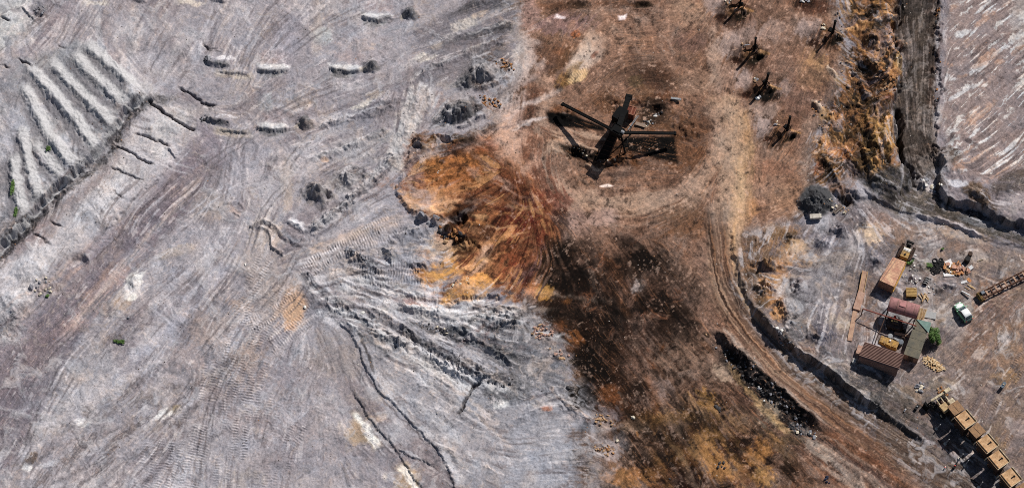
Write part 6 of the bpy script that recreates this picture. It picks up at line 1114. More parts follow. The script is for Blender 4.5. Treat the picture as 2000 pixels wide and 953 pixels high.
# ------------------------------------------------------------------ drill masts on the brown floor
def mast():
    o = bpy.data.objects.new('drill_mast', None); COL.objects.link(o)
    P_ = lambda mb, n, m: mb.build(n, m, o)
    mb = MB(); mb.box((0,0,2.1), Vector((.15,0,0)), Vector((0,.15,0)), Z*2.1); P_(mb, 'pole', M_black)
    mb = MB(); mb.cyl((0,0,4.2), (0,0,4.4), .24, 8); P_(mb, 'cap', M_black)
    mb = MB(); mb.box((0,0,.1), Vector((.55,0,0)), Vector((0,.4,0)), Z*.1); P_(mb, 'base_plate', M_dark)
    for s_ in (-1, 1): mb = MB(); mb.beam((.9*s_, .1, .1), (.05*s_, 0, 1.9), .12); P_(mb, 'brace', M_black)
    mb = MB(); mb.box((-.95,.35,.4), Vector((.5,.12,0)), Vector((-.1,.38,0)), Z*.4); P_(mb, 'engine_box', mat('rusty_machine', (96,66,48), (62,44,34)))
    mb = MB(); mb.cyl((-.2,.55,.45), (.5,.75,.45), .32, 12); P_(mb, 'winch_drum', M_black)
    mb = MB(); mb.beam((-1.3,-.1,.15), (1.2,.5,.15), .16); mb.beam((-1.1,.75,.15), (1.0,1.1,.15), .16); P_(mb, 'skid', MATS['rusty_machine'])
    return o
m0 = mast()
def copytree(o, parent=None):
    c = o.copy(); COL.objects.link(c)
    if parent is not None: c.parent = parent
    for ch in list(o.children): copytree(ch, c)
    return c
for i, ((x, y), l) in enumerate(zip(MASTS, ('black drill mast nearest the top edge of the ground', 'black drill mast on its own mound above the one by the dark pit', 'black drill mast standing over a dark pit with white stones', 'lowest black drill mast, nearest the end of the brown floor', 'black drill mast farthest right, close to the rusty cliff belt'))):
    o = m0 if i == 0 else copytree(m0)
    o.location = G(x, y); o.rotation_euler = (R((-3, 2, 3, -2, 1)[i]), R((2, -2, 1, 3, -3)[i]), .3*i); tag(o, l, 'mast', 'drill masts on the brown floor')
# ------------------------------------------------------------------ yard
def prism(name, tops, h, m, parent, zbase, over=0):
    t = [PZ(u, v, zbase + h) for u, v in tops]; b = [Vector((p.x, p.y, zbase - .4)) for p in t]
    mb = MB(); mb.hexa(b, t); return mb.build(name, m, parent)
# corrugated shed
gz = G(1722, 720); zz = gz.z
sh = empty('corrugated_shed', gz, 'long shed with red brown corrugated roof and ribbed front wall', 'shed')
rc = [PZ(1688.7, 667.8, zz + 2.9), PZ(1765.2, 693.3, zz + 2.9), PZ(1756, 721.6, zz + 2.45), PZ(1677.2, 695.6, zz + 2.45)]
ins = [p.lerp((rc[0] + rc[2]) / 2, .04) for p in rc]
mb = MB(); mb.hexa([Vector((p.x, p.y, zz - .4)) for p in ins], [p - Z*.1 for p in ins]); wl = mb.build('wall', M_corrw, sh)
mb = MB(); n = 11
for i in range(n):
    t0, t1 = i/n, (i + .45)/n
    a, b_ = rc[0].lerp(rc[3], t0), rc[1].lerp(rc[2], t0); c_, d_ = rc[0].lerp(rc[3], t1), rc[1].lerp(rc[2], t1)
    mb.hexa([a, b_, d_, c_], [a + Z*.17, b_ + Z*.17, d_ + Z*.17, c_ + Z*.17])
mb.hexa([p - Z*.08 for p in rc], rc); mb.build('roof', M_corr, sh)
mb = MB(); n = 40
for i in range(n):
    p = ins[3].lerp(ins[2], (i + .5)/n); q = Vector((p.x, p.y, zz - .2)); e = (ins[3] - ins[0]).normalized()*.05
    mb.beam(p - Z*.15 + e, q + e, .08, .10, up=(ins[2] - ins[3]).normalized())
sub(mb, 'cladding_ribs', M_corr, wl)
# grey hut
gz = G(1790, 680); zz = gz.z
hut = empty('grey_hut', gz, 'grey felt roofed hut with a green roof corner beside the bush', 'hut')
rc = [PZ(1789, 625, zz + 2.5), PZ(1813.5, 649.5, zz + 2.3), PZ(1794.5, 701, zz + 2.3), PZ(1765, 691, zz + 2.3)]
rc[1] = PZ(1812.5, 634, zz + 2.5)
rc = [PZ(1789, 625, zz + 2.5), PZ(1816.5, 634.5, zz + 2.4), PZ(1794.5, 701, zz + 2.2), PZ(1765, 691, zz + 2.2)]
ins = [p.lerp((rc[0] + rc[2]) / 2, .05) for p in rc]
mb = MB(); mb.hexa([Vector((p.x, p.y, zz - .4)) for p in ins], [p - Z*.06 for p in ins]); mb.build('wall', M_mud, hut)
mb = MB(); mb.hexa([p - Z*.08 for p in rc], rc); rf = mb.build('roof', M_felt, hut)
for i in (1, 2, 3): mb = MB(); mb.beam(rc[0].lerp(rc[3], i/4) + Z*.02, rc[1].lerp(rc[2], i/4) + Z*.02, .06, .04); sub(mb, 'felt_seam', M_felt, rf)
a, b_, c_ = PZ(1790, 623.5, zz + 2.62), PZ(1819, 629.5, zz + 2.62), PZ(1814, 650, zz + 2.55)
mb = MB(); mb.add([a, b_, c_, a - Z*.05, b_ - Z*.05, c_ - Z*.05], [(0,1,2), (5,4,3), (0,3,4,1), (1,4,5,2), (2,5,3,0)]); sub(mb, 'green_sheet', M_green, rf)
mb = MB(); x, y = dirs(-15); p = (ins[3] + ins[2])/2; mb.box(Vector((p.x, p.y, zz + .95)) , x*.42, y*.06, Z*.95); mb.build('door', mat('dark_plank_door', (72,58,50)), hut)
# arched tank shelter on posts
gz = G(1760, 618); zz = gz.z
tk = empty('rusty_tank', gz, 'big rust pink half round tank roof raised on posts over engine', 'tank')
A0, A1 = PZ(1736, 593, zz + 3.0), PZ(1793.5, 610, zz + 3.0)
d = (A1 - A0).normalized(); sd = Vector((-d.y, d.x, 0)); r = 1.25; mb = MB(); n = 18; nl = 14
vs_ = []; fs = []
for j in range(nl + 1):
    for i in range(n + 1):
        t = math.pi*i/n*1.1 - .05*math.pi; rr = r*(1 + .012*random.uniform(-1, 1)); vs_.append(A0.lerp(A1, j/nl) + sd*rr*math.cos(t) + Z*(rr*math.sin(t)*.85))
for j in range(nl):
    for i in range(n): a = j*(n+1) + i; fs.append((a, a+1, a+n+2, a+n+1))
fs += [tuple(range(n, -1, -1)), tuple(nl*(n+1) + i for i in range(n+1))]
mb.add(vs_, fs); sh_ = mb.build('shell', M_rustpink, tk, True)
mb = MB()
for j in (0, 4, 8, 12, 14):
    for i in range(n):
        c0 = A0.lerp(A1, j/nl); t0, t1 = math.pi*i/n, math.pi*(i+1)/n
        mb.beam(c0 + sd*(r+.03)*math.cos(t0) + Z*(r+.03)*math.sin(t0)*.85, c0 + sd*(r+.03)*math.cos(t1) + Z*(r+.03)*math.sin(t1)*.85, .07)
sub(mb, 'hoops', M_corr, sh_)
mb = MB(); mb.box(A0.lerp(A1, .45) + Z*(r*.86), d*.5, sd*.35, Z*.05); sub(mb, 'patch', mat('pink_patch', (168,118,116)), sh_)
for t in (.04, .96):
    for s_ in (-1, 1): mb = MB(); p = A0.lerp(A1, t) + sd*s_*r*.95; mb.beam(Vector((p.x, p.y, zz - .4)), p, .16); mb.build('post', M_dark, tk)
# pipe gantry
g = G(1688, 617); zz = g.z
ga = empty('pipe_gantry', g, 'rusty pipe gantry spanning from a lone post to the grey hut', 'gantry')
a, b_, c_, e_ = PZ(1685.5, 603, zz + 2.4), PZ(1790, 636.5, zz + 2.7), PZ(1734, 607, zz + 2.3), PZ(1711, 664, zz + 2.3)
mb = MB(); mb.cyl(a, b_, .11, 8); mb.build('crossbeam', mat('rusty_pipe', (132,72,60), (100,56,48)), ga)
mb = MB(); mb.cyl(c_, e_, .08, 8); mb.build('side_pipe', M_dark, ga)
for p in (a, e_, c_): mb = MB(); mb.cyl((p.x, p.y, zz - .4), p, .08, 8); mb.build('post', M_dark, ga)
# engines under the gantry
g = G(1745, 636); x, y = dirs(-17)
en = empty('engine', g, 'dark oily engine with yellowed lamps and red cap under the tank', 'engine')
mb = MB(); mb.box(g + Z*.6, x*1.2, y*.9, Z*.6); mb.cyl(g + x*-.3 + Z*1.2, g + x*.8 + Z*1.2, .35, 10); mb.build('block', mat('oily_iron', (38,34,36), (58,50,48), rough=.5), en)
mb = MB(); mb.cyl(g + x*1.2 + Z*.5, g + x*1.45 + Z*.5, .6, 14); mb.build('flywheel', M_dark, en)
L0 = PZ(1747, 627.5, g.z + 1.35)
for i in range(3): mb = MB(); c0 = L0 + x*(i - 1)*.38; mb.cyl(c0, c0 + Z*.18 - y*.1, .2, 10, .16); mb.build('lamp', M_lamp, en)
mb = MB(); c0 = PZ(1747.5, 620, g.z + 1.3); mb.cyl(c0, c0 + Z*.35, .2, 10); mb.build('filler_cap', M_red, en)
mb = MB(); mb.cyl(PZ(1729, 633, g.z + .4), PZ(1731, 642, g.z + .9), .1, 8); mb.build('exhaust', M_grey, en)
g = G(1735, 672); x, y = dirs(-22)
gn = empty('generator', g, 'yellow boxy generator in open lids between the two sheds', 'generator')
mb = MB(); mb.box(g + Z*.45, x*1.5, y*.65, Z*.45); bd = mb.build('body', M_yellow, gn)
for k, s_ in enumerate((-1, 0, 1)): mb = MB(); mb.box(g + x*s_*.98 + Z*.98, x*.43, y*.55, Z*.07); mb.build('lid', M_yellow, gn)
mb = MB(); mb.box(g + x*.98 + Z*1.07, x*.30, y*.40, Z*.02); mb.build('recess', M_yellow2, gn)
mb = MB(); mb.cyl(g + x*.1 + y*.2 + Z*1.0, g + x*.1 + y*.2 + Z*1.35, .14, 10); mb.build('exhaust_cap', M_white, gn)
mb = MB(); mb.box(g + y*.2 + Z*.08, x*1.6, y*.72, Z*.08); mb.build('skid', M_dark, gn)
def drum(u, v, m, label, s=1, lie=None, h=.8, r=.32, rim=M_dark):
    g = G(u, v); o = empty('drum', g, label, 'drum')
    x, y = dirs(lie or 0)
    p, q = (g + Z*0, g + Z*h*s) if lie is None else (g - x*h*.5*s + Z*r*s, g + x*h*.5*s + Z*r*s)
    mb = MB(); mb.cyl(p, q, r*s, 14); mb.build('barrel', m, o)
    mb = MB(); dd = (q - p).normalized()
    for t in (.02, .35, .66, .98): c0 = p.lerp(q, t); mb.cyl(c0 - dd*.02, c0 + dd*.02, r*s + .02, 14)
    mb.build('hoops', rim, o); return o
drum(1737.5, 660, M_slate, 'slate blue drum standing behind the yellow generator', 1.2, rim=M_grey); drum(1758, 672, M_slate, 'dark blue drum between yellow generator and grey hut', 1.3, rim=M_grey)
drum(1808.5, 551, M_tyre, 'black drum lying with a white end near the timber pile', 1.1, lie=62, h=1.1, rim=M_white); drum(1888, 511, M_tyre, 'larger black drum standing above the rubbish heap', 1.4); drum(1893.5, 500, M_tyre, 'smaller black drum with rust spot behind the larger one', 1.1)
drum(1763, 663, M_dark, 'rusty small drum beside the grey hut wall', .8)
def simple(name, u, v, ang, L, Wd, h, m, label, cat, dz=0, pitch=0, m2=None, part='strap'):
    g = G(u, v); x, y = dirs(ang); x = (x + Z*pitch).normalized()
    mb = MB(); mb.box(g + Z*(h/2 + dz), x*L/2, y*Wd/2, Z*h/2)
    if m2 is None: return tag(mb.build(name, m), label, cat)
    o = empty(name, g, label, cat); mb.build('body', m, o); mb = MB()
    for t in (-.3, .3): mb.box(g + Z*(h/2 + dz) + x*L*t, x*.05, y*(Wd/2 + .02), Z*(h/2 + .02))
    mb.build(part, m2, o); return o
# timber beam, pieces of junk between the sheds
simple('timber_beam', 1762, 654, -14, 2.6, .35, .35, M_plank, 'long dusty timber beam lying under the gantry', 'timber beam')
simple('steel_box', 1752, 664, -35, 1.2, .5, .5, M_grey, 'grey steel box wedged behind the yellow generator', 'box')
simple('brick_stack', 1677, 687, 68, 1.5, .75, .9, M_brick, 'orange rusty cabinet against the left end of the corrugated shed', 'cabinet', m2=M_rust)
simple('water_bin', 1667.5, 708, 68, .8, .5, .7, M_grey, 'small grey bin standing left of the corrugated shed', 'bin', m2=M_conc)
# container with pipes on the roof
gz = G(1745, 545); zz = gz.z
ct = empty('shipping_container', gz, 'rust orange container with open ribbed end and pipes on top', 'container')
rc = [PZ(1744, 502.5, zz + 2.3), PZ(1769, 512, zz + 2.3), PZ(1746, 559.5, zz + 2.3), PZ(1717.5, 547, zz + 2.3)]
mb = MB(); mb.hexa([Vector((p.x, p.y, zz - .4)) for p in rc], [p - Z*.03 for p in rc]); bd = mb.build('body', M_rust, ct)
mb = MB(); mb.hexa([p.lerp((rc[0]+rc[2])/2, -.015) - Z*.02 for p in rc], [p.lerp((rc[0]+rc[2])/2, -.015) + Z*.05 for p in rc]); rf = mb.build('roof', mat('sunbaked_orange_sheet', (170,124,104), (200,164,132), sc=.8, vary=.2), ct)
mb = MB()
for i in range(9): t = (i + .5)/9; mb.beam(rc[0].lerp(rc[3], t) + Z*.055, rc[1].lerp(rc[2], t) + Z*.055, .05, .015)
sub(mb, 'ribs', MATS['sunbaked_orange_sheet'], rf)
mb = MB()
for i in range(14): p = rc[3].lerp(rc[2], (i+.5)/14) + (rc[3] - rc[0]).normalized()*.05; mb.beam(p - Z*.1, Vector((p.x, p.y, zz)), .09, .06, up=(rc[2] - rc[3]).normalized())
sub(mb, 'corrugations', M_mud, bd)
for s0, s1 in ((.02, .10), (.12, .34)):
    mb = MB(); mb.cyl(rc[3].lerp(rc[2], s0) + Z*.14, rc[0].lerp(rc[1], s1) + Z*.14, .07, 8); mb.build('pipe', M_brick, ct)
mb = MB()
for p in (rc[1], rc[2]): mb.beam(Vector((p.x, p.y, zz - .2)), p + Z*.05, .16)
mb.build('corner_post', M_yellow2, ct)
mb = MB(); q = (rc[2] + (rc[1]-rc[2])*.02); e = (rc[1]-rc[0]).normalized()*.12
mb.beam(rc[2] + e - Z*.2, rc[1] + e - Z*.2, .12); mb.beam(Vector((rc[2].x, rc[2].y, zz+.5)) + e, Vector((rc[1].x, rc[1].y, zz+.5)) + e, .12); mb.build('side_rail', M_yellow2, ct)
# yellow crawler behind the container
g = G(1769, 496); x, y = dirs(62)
bz = empty('crawler_tractor', g, 'small yellow crawler tractor parked at the end of the orange container', 'tractor')
for s_ in (-1, 1):
    mb = MB(); c0 = g + y*s_*.95 + Z*.38
    for (a, b2, h2) in ((-1.3, 1.3, .3), (-1.1, 1.1, .38)): mb.box(c0, x*b2, y*.22, Z*h2)
    for i in range(12): mb.box(c0 + x*(-1.25 + i*.227) + Z*.40, x*.05, y*.25, Z*.03)
    mb.build('track', M_dark, bz)
mb = MB(); mb.box(g + x*-.85 + Z*.95, x*.55, y*.65, Z*.5); mb.build('hood', M_yellow, bz)
mb = MB(); mb.cyl(g + x*-.9 + Z*1.45, g + x*-.9 + Z*1.62, .16, 10); mb.build('exhaust', M_tyre, bz)
mb = MB(); mb.box(g + x*.05 + Z*1.0, x*.35, y*.6, Z*.5); mb.build('dashboard', M_cream, bz)
mb = MB(); mb.box(g + x*.15 + Z*1.53, x*.09, y*.55, Z*.03); mb.box(g + x*-.08 + Z*1.53, x*.06, y*.55, Z*.03); mb.build('canopy_bars', M_white, bz)
mb = MB(); mb.box(g + x*.75 + Z*.95, x*.35, y*.35, Z*.35); mb.box(g + x*1.0 + Z*1.4, x*.09, y*.32, Z*.3); mb.build('seat', M_tyre, bz)
mb = MB()
for s_ in (-1, 1): mb.beam(g + x*1.2 + y*s_*.5 + Z*.7, g + x*1.8 + y*s_*.3 + Z*1.1, .14)
mb.box(g + x*1.8 + Z*1.0, x*.12, y*.6, Z*.2); mb.build('ripper', M_tyre, bz)
mb = MB(); mb.cyl(g - y*1.35 + x*.1 + Z*.6, g - y*1.7 + x*.1 + Z*.6, .2, 10); mb.build('side_tank', M_white, bz)
# conveyor trough left of the sheds
g = G(1674, 600); cv = empty('wooden_trough', g, 'long dusty timber trough with a rust orange cover, left of the sheds', 'trough')
def strip(p0, p1, w, h, z0, name, m, par):
    a, b2 = G(*p0, z0), G(*p1, z0); mb = MB(); mb.beam(a, b2, w, h); return mb.build(name, m, par)
strip((1689.5, 531), (1681, 575), .85, .25, .2, 'upper_planks', M_plank, cv); strip((1671, 604), (1659, 666), .75, .2, .12, 'lower_planks', M_plank, cv); strip((1682.5, 572), (1672, 606), 1.15, .35, .35, 'cover', M_brick, cv)
for o_ in (-.5, .5):
    a, b2 = G(1689.5, 531, .4), G(1681, 575, .4); sd = (b2 - a).normalized().cross(Z)*o_*.85; mb = MB(); mb.beam(a + sd, b2 + sd, .08, .2); mb.build('side_board', M_wood, cv)
# pallet and timber
g = G(1779, 574); x, y = dirs(-2); pl = empty('pallet_stack', g, 'square yellow brown pallet stack behind the tank roof', 'pallets')
for k in range(4):
    mb = MB()
    for i in range(6): mb.box(g + y*(-.65 + i*.26) + Z*(.16 + k*.2), x*.85, y*.1, Z*.025)
    for i in (-.75, 0, .75): mb.box(g + x*i + Z*(.07 + k*.2), x*.06, y*.75, Z*.06)
    mb.build('pallet', M_yellow2 if k < 3 else mat('yellow_boards', (164,134,84), (136,106,66)), pl)
for i in range(11):
    u, v = 1803 + random.uniform(-8, 8), 580 + random.uniform(-4, 5); g = G(u, v, .1 + .06*(i % 3)); x, y = dirs(random.choice([50, 75, 100, 120]) + random.uniform(-12, 12)); L_ = random.uniform(.9, 1.6)
    mb = MB(); mb.beam(g - x*L_/2, g + x*L_/2, .12); tag(mb.build('timber_offcut', random.choice([M_wood, M_wood2])), 'pale timber offcut loose beside the pallet stack', 'timber', 'timber offcuts by the pallet stack')
for i in range(9):
    u, v = 1799 + (i - 4)*1.5, 617 + (i - 4)*.5; g = G(u, v, .5 + .05*i); x, y = dirs(66 + random.uniform(-6, 6))
    mb = MB(); mb.beam(g - x*.9 - Z*.3, g + x*.9 + Z*.3, .13, .05); tag(mb.build('plank', random.choice([M_wood, M_wood2])), 'pale plank leaning at the right end of the tank roof', 'plank', 'planks at the tank end')
simple('concrete_slab', 1817, 616, -10, 1.8, 1.2, .12, mat('dusty_grey_slab', (150,150,150)), 'dusty grey slab on the ground behind the green roof corner', 'slab')
# firewood
for i in range(95):
    r = math.sqrt(random.random()); t = random.uniform(0, 6.28); p, q = r*math.cos(t)*23, r*math.sin(t)*9
    u, v = 1823 + p*.88 - q*.45, 711 + p*.5 + q*.85; g = G(u, v, .12 + .35*(1 - r)*random.random()); x, y = dirs(random.uniform(0, 180)); L_ = random.uniform(.35, .65)
    mb = MB(); mb.beam(g - x*L_/2 + Z*random.uniform(-.08, .08), g + x*L_/2, random.uniform(.10, .18)); tag(mb.build('firewood_log', random.choice([M_wood2, M_wood2, M_wood])), 'pale split log in the firewood heap below the bush', 'log', 'split firewood below the bush')
# rubbish heap
def junk(u, v, m, L_, Wd, h, ang, name, label, cat, group=None, dz=.1):
    g = G(u, v, dz); x, y = dirs(ang); x = (x + Z*random.uniform(-.35, .35)).normalized(); n_ = x.cross(y).normalized(); mb = MB()
    c0 = [g + x*L_*.5*random.uniform(.7,1) + y*Wd*.5*random.uniform(.6,1), g - x*L_*.5*random.uniform(.7,1) + y*Wd*.5*random.uniform(.6,1), g - x*L_*.5*random.uniform(.7,1) - y*Wd*.5*random.uniform(.6,1), g + x*L_*.5*random.uniform(.7,1) - y*Wd*.5*random.uniform(.6,1)]
    mb.hexa([p - n_*h*.5 for p in c0], [p + n_*h*.5 for p in c0]); return tag(mb.build(name, m), label, cat, group)
for i in range(60):
    r = math.sqrt(random.random()); t = random.uniform(0, 6.28); u, v = 1868 + 26*r*math.cos(t), 525 + 12*r*math.sin(t) + .12*(26*r*math.cos(t))
    m, w_ = random.choice([(M_orange, 'orange'), (M_orange, 'orange'), (M_white, 'white'), (M_rust, 'rusty'), (M_wood, 'tan'), (M_dark, 'dark')])
    junk(u, v, m, random.uniform(.35, 1.0), random.uniform(.25, .6), random.uniform(.05, .3), random.uniform(0, 180), 'scrap_piece', w_ + ' scrap piece in the rubbish heap above the car', 'scrap', w_ + ' scrap pieces in the rubbish heap', dz=.15 + .5*(1-r)*random.random())
junk(1852, 514, M_white, 1.3, 1.1, .3, 20, 'white_basin', 'white basin at the upper left of the rubbish heap', 'basin'); junk(1853, 536, M_white, 1.9, .9, .12, 0, 'crumpled_sheet', 'large crumpled white sheet on the rubbish heap', 'sheet'); junk(1896, 524, M_white, .8, .7, .3, 30, 'white_sack', 'white sack right of the rubbish heap', 'sack')
junk(1883, 551, M_white, 1.1, .6, .1, 10, 'white_board', 'white board lying below the rubbish heap', 'board'); junk(1893, 547, M_orange, .9, .7, .1, -40, 'orange_board', 'orange board touching the white board below the heap', 'board'); junk(1862, 524, M_rust, .9, .8, .4, 80, 'orange_box', 'orange box in the middle of the rubbish heap', 'box', dz=.5)
for i in range(8): junk(1894 + random.uniform(-6, 8), 561 + random.uniform(-3, 4), random.choice([M_wood, M_wood2]), .9, .1, .08, random.uniform(-60, -20), 'lath', 'thin lath on the grey patch above the car', 'lath', 'laths above the car')
for i in range(16):
    u, v = 1835 + random.uniform(-14, 8), 522 + random.uniform(-14, 14); g = G(u, v, .12); mb = MB(); n = 12; rr = random.uniform(.28, .42); x = Vector((1,0,random.uniform(-.3,.3))).normalized(); y = Vector((0,1,random.uniform(-.3,.3))).normalized()
    for k in range(n): a, b2 = 2*math.pi*k/n, 2*math.pi*(k+1)/n; mb.cyl(g + x*rr*math.cos(a) + y*rr*math.sin(a), g + x*rr*math.cos(b2) + y*rr*math.sin(b2), .11, 6, cap=False)
    tag(mb.build('old_tyre', M_tyre), 'old black tyre in the heap left of the rubbish', 'tyre', 'old tyres left of the rubbish heap')
def bar(name, p0, p1, r, m, label, cat, dz=.12, dz2=None):
    mb = MB(); mb.cyl(G(*p0, dz), G(*p1, dz if dz2 is None else dz2), r, 8); return tag(mb.build(name, m), label, cat)
bar('white_pipe', (1878, 569), (1894, 580), .12, M_white, 'white pipe lying above the mint green car', 'pipe', .2, .45); bar('thin_pole', (1909, 511), (1920, 507), .06, M_cream, 'thin pale pole right of the black drums', 'pole'); bar('thin_rod', (1884, 497), (1873, 494), .04, M_dark, 'thin dark rod left of the black drums', 'rod')
# slab and bench by the coal heap
simple('concrete_block', 1592.5, 424.5, 3, 1.9, .75, .55, M_conc, 'pale concrete block in front of the coal heap', 'concrete block', m2=mat('block_strap', (150,144,134)), part='lifting_bar'); 
g = G(1637, 410); x, y = dirs(38); bn = empty('broken_beam', g, 'dark grey grooved beam lying right of the coal heap', 'beam')
mb = MB(); mb.box(g + Z*.2, x*.95, y*.28, Z*.2); mb.build('beam_body', mat('dark_concrete', (104,96,90)), bn); mb = MB(); mb.box(g + Z*.41, x*.9, y*.04, Z*.02); mb.box(g + y*.15 + Z*.41, x*.9, y*.03, Z*.02); mb.build('groove_strip', M_dark, bn)
cluster(34, 1594, 396, 40, 30, 0, .2, .5, [K_dark, mat('grey_coal', (92,92,96), (70,70,74))], 'charcoal lump on the coal heap beside the brown floor', 'charcoal lumps on the coal heap', cat='coal lump', name='coal_lump')
# ------------------------------------------------------------------ ladder-like conveyor frame
p0, p1 = G(1914, 583, .9), G(2045, 517, .9); d = (p1 - p0).normalized(); sd = d.cross(Z).normalized(); Ln = (p1 - p0).length
lc = empty('conveyor_frame', G(1914, 583), 'rusty brown lattice conveyor frame running off the right edge', 'conveyor')
for s_ in (-1, 1):
    mb = MB(); mb.beam(p0 + sd*s_*.55, p1 + sd*s_*.55, .14, .5); mb.build('side_rail', mat('brown_lattice', (96,66,50), (70,48,38)), lc)
n = 14
for i in range(n + 1):
    mb = MB(); c0 = p0 + d*Ln*(i + .3)/(n + .6); mb.beam(c0 - sd*.55 + Z*.1, c0 + sd*.55 + Z*.1, .3 if i % 2 else .16, .12); mb.build('crossbar', M_plank if i % 2 else MATS['brown_lattice'], lc)
for i in range(4):
    for s_ in (-1, 1): mb = MB(); c0 = p0 + d*Ln*(i + .1)/3.6 + sd*s_*.5; mb.beam(Vector((c0.x, c0.y, c0.z - 1.3)), c0, .12); mb.build('leg', M_dark, lc)
mb = MB(); mb.cyl(p0 - sd*.75 - Z*.3, p0 + sd*.75 - Z*.3, .45, 12); mb.build('tail_drum', mat('ochre_drum', (136,106,58), (60,50,40)), lc)
mb = MB(); mb.box(p0 + sd*-.3 + Z*.2 + d*.5, d*.3, sd*.25, Z*.25); mb.build('motor', M_slate, lc)
# ------------------------------------------------------------------ mint green car
g = G(1880, 612); x, y = dirs(123)                         # x: to the bonnet
car = empty('parked_car', g, 'small mint green hatchback parked alone on the yard', 'car')
def loft(secs, wfun=None):
    """secs: list of (s along x, half width, z low, z high, top inset)"""
    mb = MB(); vs_ = []; fs = []
    for s_, w, z0, z1, it in secs:
        for a, z_ in ((-w, z0), (-w*1.0, z0 + (z1 - z0)*.55), (-w*(1 - it), z1), (-w*(1-it)*.5, z1 + .03), (w*(1-it)*.5, z1 + .03), (w*(1 - it), z1), (w, z0 + (z1 - z0)*.55), (w, z0)): vs_.append(g + x*s_ + y*a + Z*z_)
    k = 8
    for j in range(len(secs) - 1):
        for i in range(k - 1): a = j*k + i; fs.append((a, a+1, a+k+1, a+k))
        fs.append((j*k + k-1, j*k, (j+1)*k, (j+1)*k + k-1))
    fs += [tuple(range(k)), tuple((len(secs)-1)*k + i for i in range(k-1, -1, -1))]
    mb.add(vs_, fs); return mb
body = loft([(-1.72,.66,.35,.72,.12),(-1.66,.76,.28,.86,.1),(-1.1,.81,.25,.92,.1),(.3,.82,.25,.92,.1),(.75,.81,.25,.90,.12),(1.3,.78,.26,.80,.14),(1.62,.70,.28,.68,.18),(1.74,.55,.34,.58,.2)])
bo = body.build('body', M_mint_shaded, car, True)
bn_ = loft([(.55,.70,.86,.925,.06),(1.2,.66,.78,.84,.1),(1.58,.54,.66,.71,.16)]); sub(bn_, 'bonnet', M_mint_lit, bo, True)
cab = loft([(-1.52,.66,.85,1.10,.08),(-1.25,.70,.85,1.38,.16),(-.2,.70,.85,1.42,.17),(.1,.70,.85,1.34,.18),(.72,.70,.85,.93,.1)]); cb = cab.build('cabin_glass', M_glass, car, True)
rf = loft([(-1.28,.60,1.37,1.42,.05),(-.7,.61,1.41,1.455,.05),(-.15,.59,1.40,1.45,.06),(.08,.55,1.34,1.38,.08)]); sub(rf, 'roof', M_mint_lit, cb, True)
for s_ in (-1, 1):
    for t in (-1.1, 1.1):
        mb = MB(); c0 = g + x*t + Z*.30; mb.cyl(c0 + y*s_*.62, c0 + y*s_*.84, .30, 16); w_ = mb.build('wheel', M_tyre, car); mb = MB(); mb.cyl(c0 + y*s_*.84, c0 + y*s_*.86, .18, 10); sub(mb, 'hub_cap', M_grey, w_)
    mb = MB(); mb.box(g + x*1.60 + y*s_*.48 + Z*.66, x*.10, y*.12, Z*.06); mb.build('headlight', M_white, car)
    mb = MB(); mb.box(g + x*-1.70 + y*s_*.6 + Z*.72, x*.05, y*.10, Z*.10); mb.build('tail_light', M_red, car)
    mb = MB(); mb.box(g + x*.45 + y*s_*.90 + Z*.95, x*.07, y*.10, Z*.06); mb.build('mirror', M_mint_shaded, car)
    mb = MB(); a = g + y*s_*.66; mb.beam(a + x*.70 + Z*.93, a*1 + x*.1 - y*s_*.09 + Z*1.38, .05); mb.beam(a - y*s_*.03 + x*-.55 + Z*.92, a + x*-.55 - y*s_*.09 + Z*1.41, .06); mb.beam(a + x*-1.5 + Z*.92, a + x*-1.25 - y*s_*.08 + Z*1.38, .08); mb.build('pillars', M_mint_lit, car)
mb = MB(); mb.box(g - x*1.75 + Z*.45, x*.06, y*.68, Z*.10); mb.build('rear_bumper', M_grey, car); mb = MB(); mb.box(g + x*1.74 + Z*.42, x*.06, y*.60, Z*.09); mb.build('front_bumper', M_grey, car)
mb = MB(); mb.box(g - x*1.6 + Z*.91, x*.10, y*.52, Z*.03); mb.build('tailgate_glass', M_glass, car)
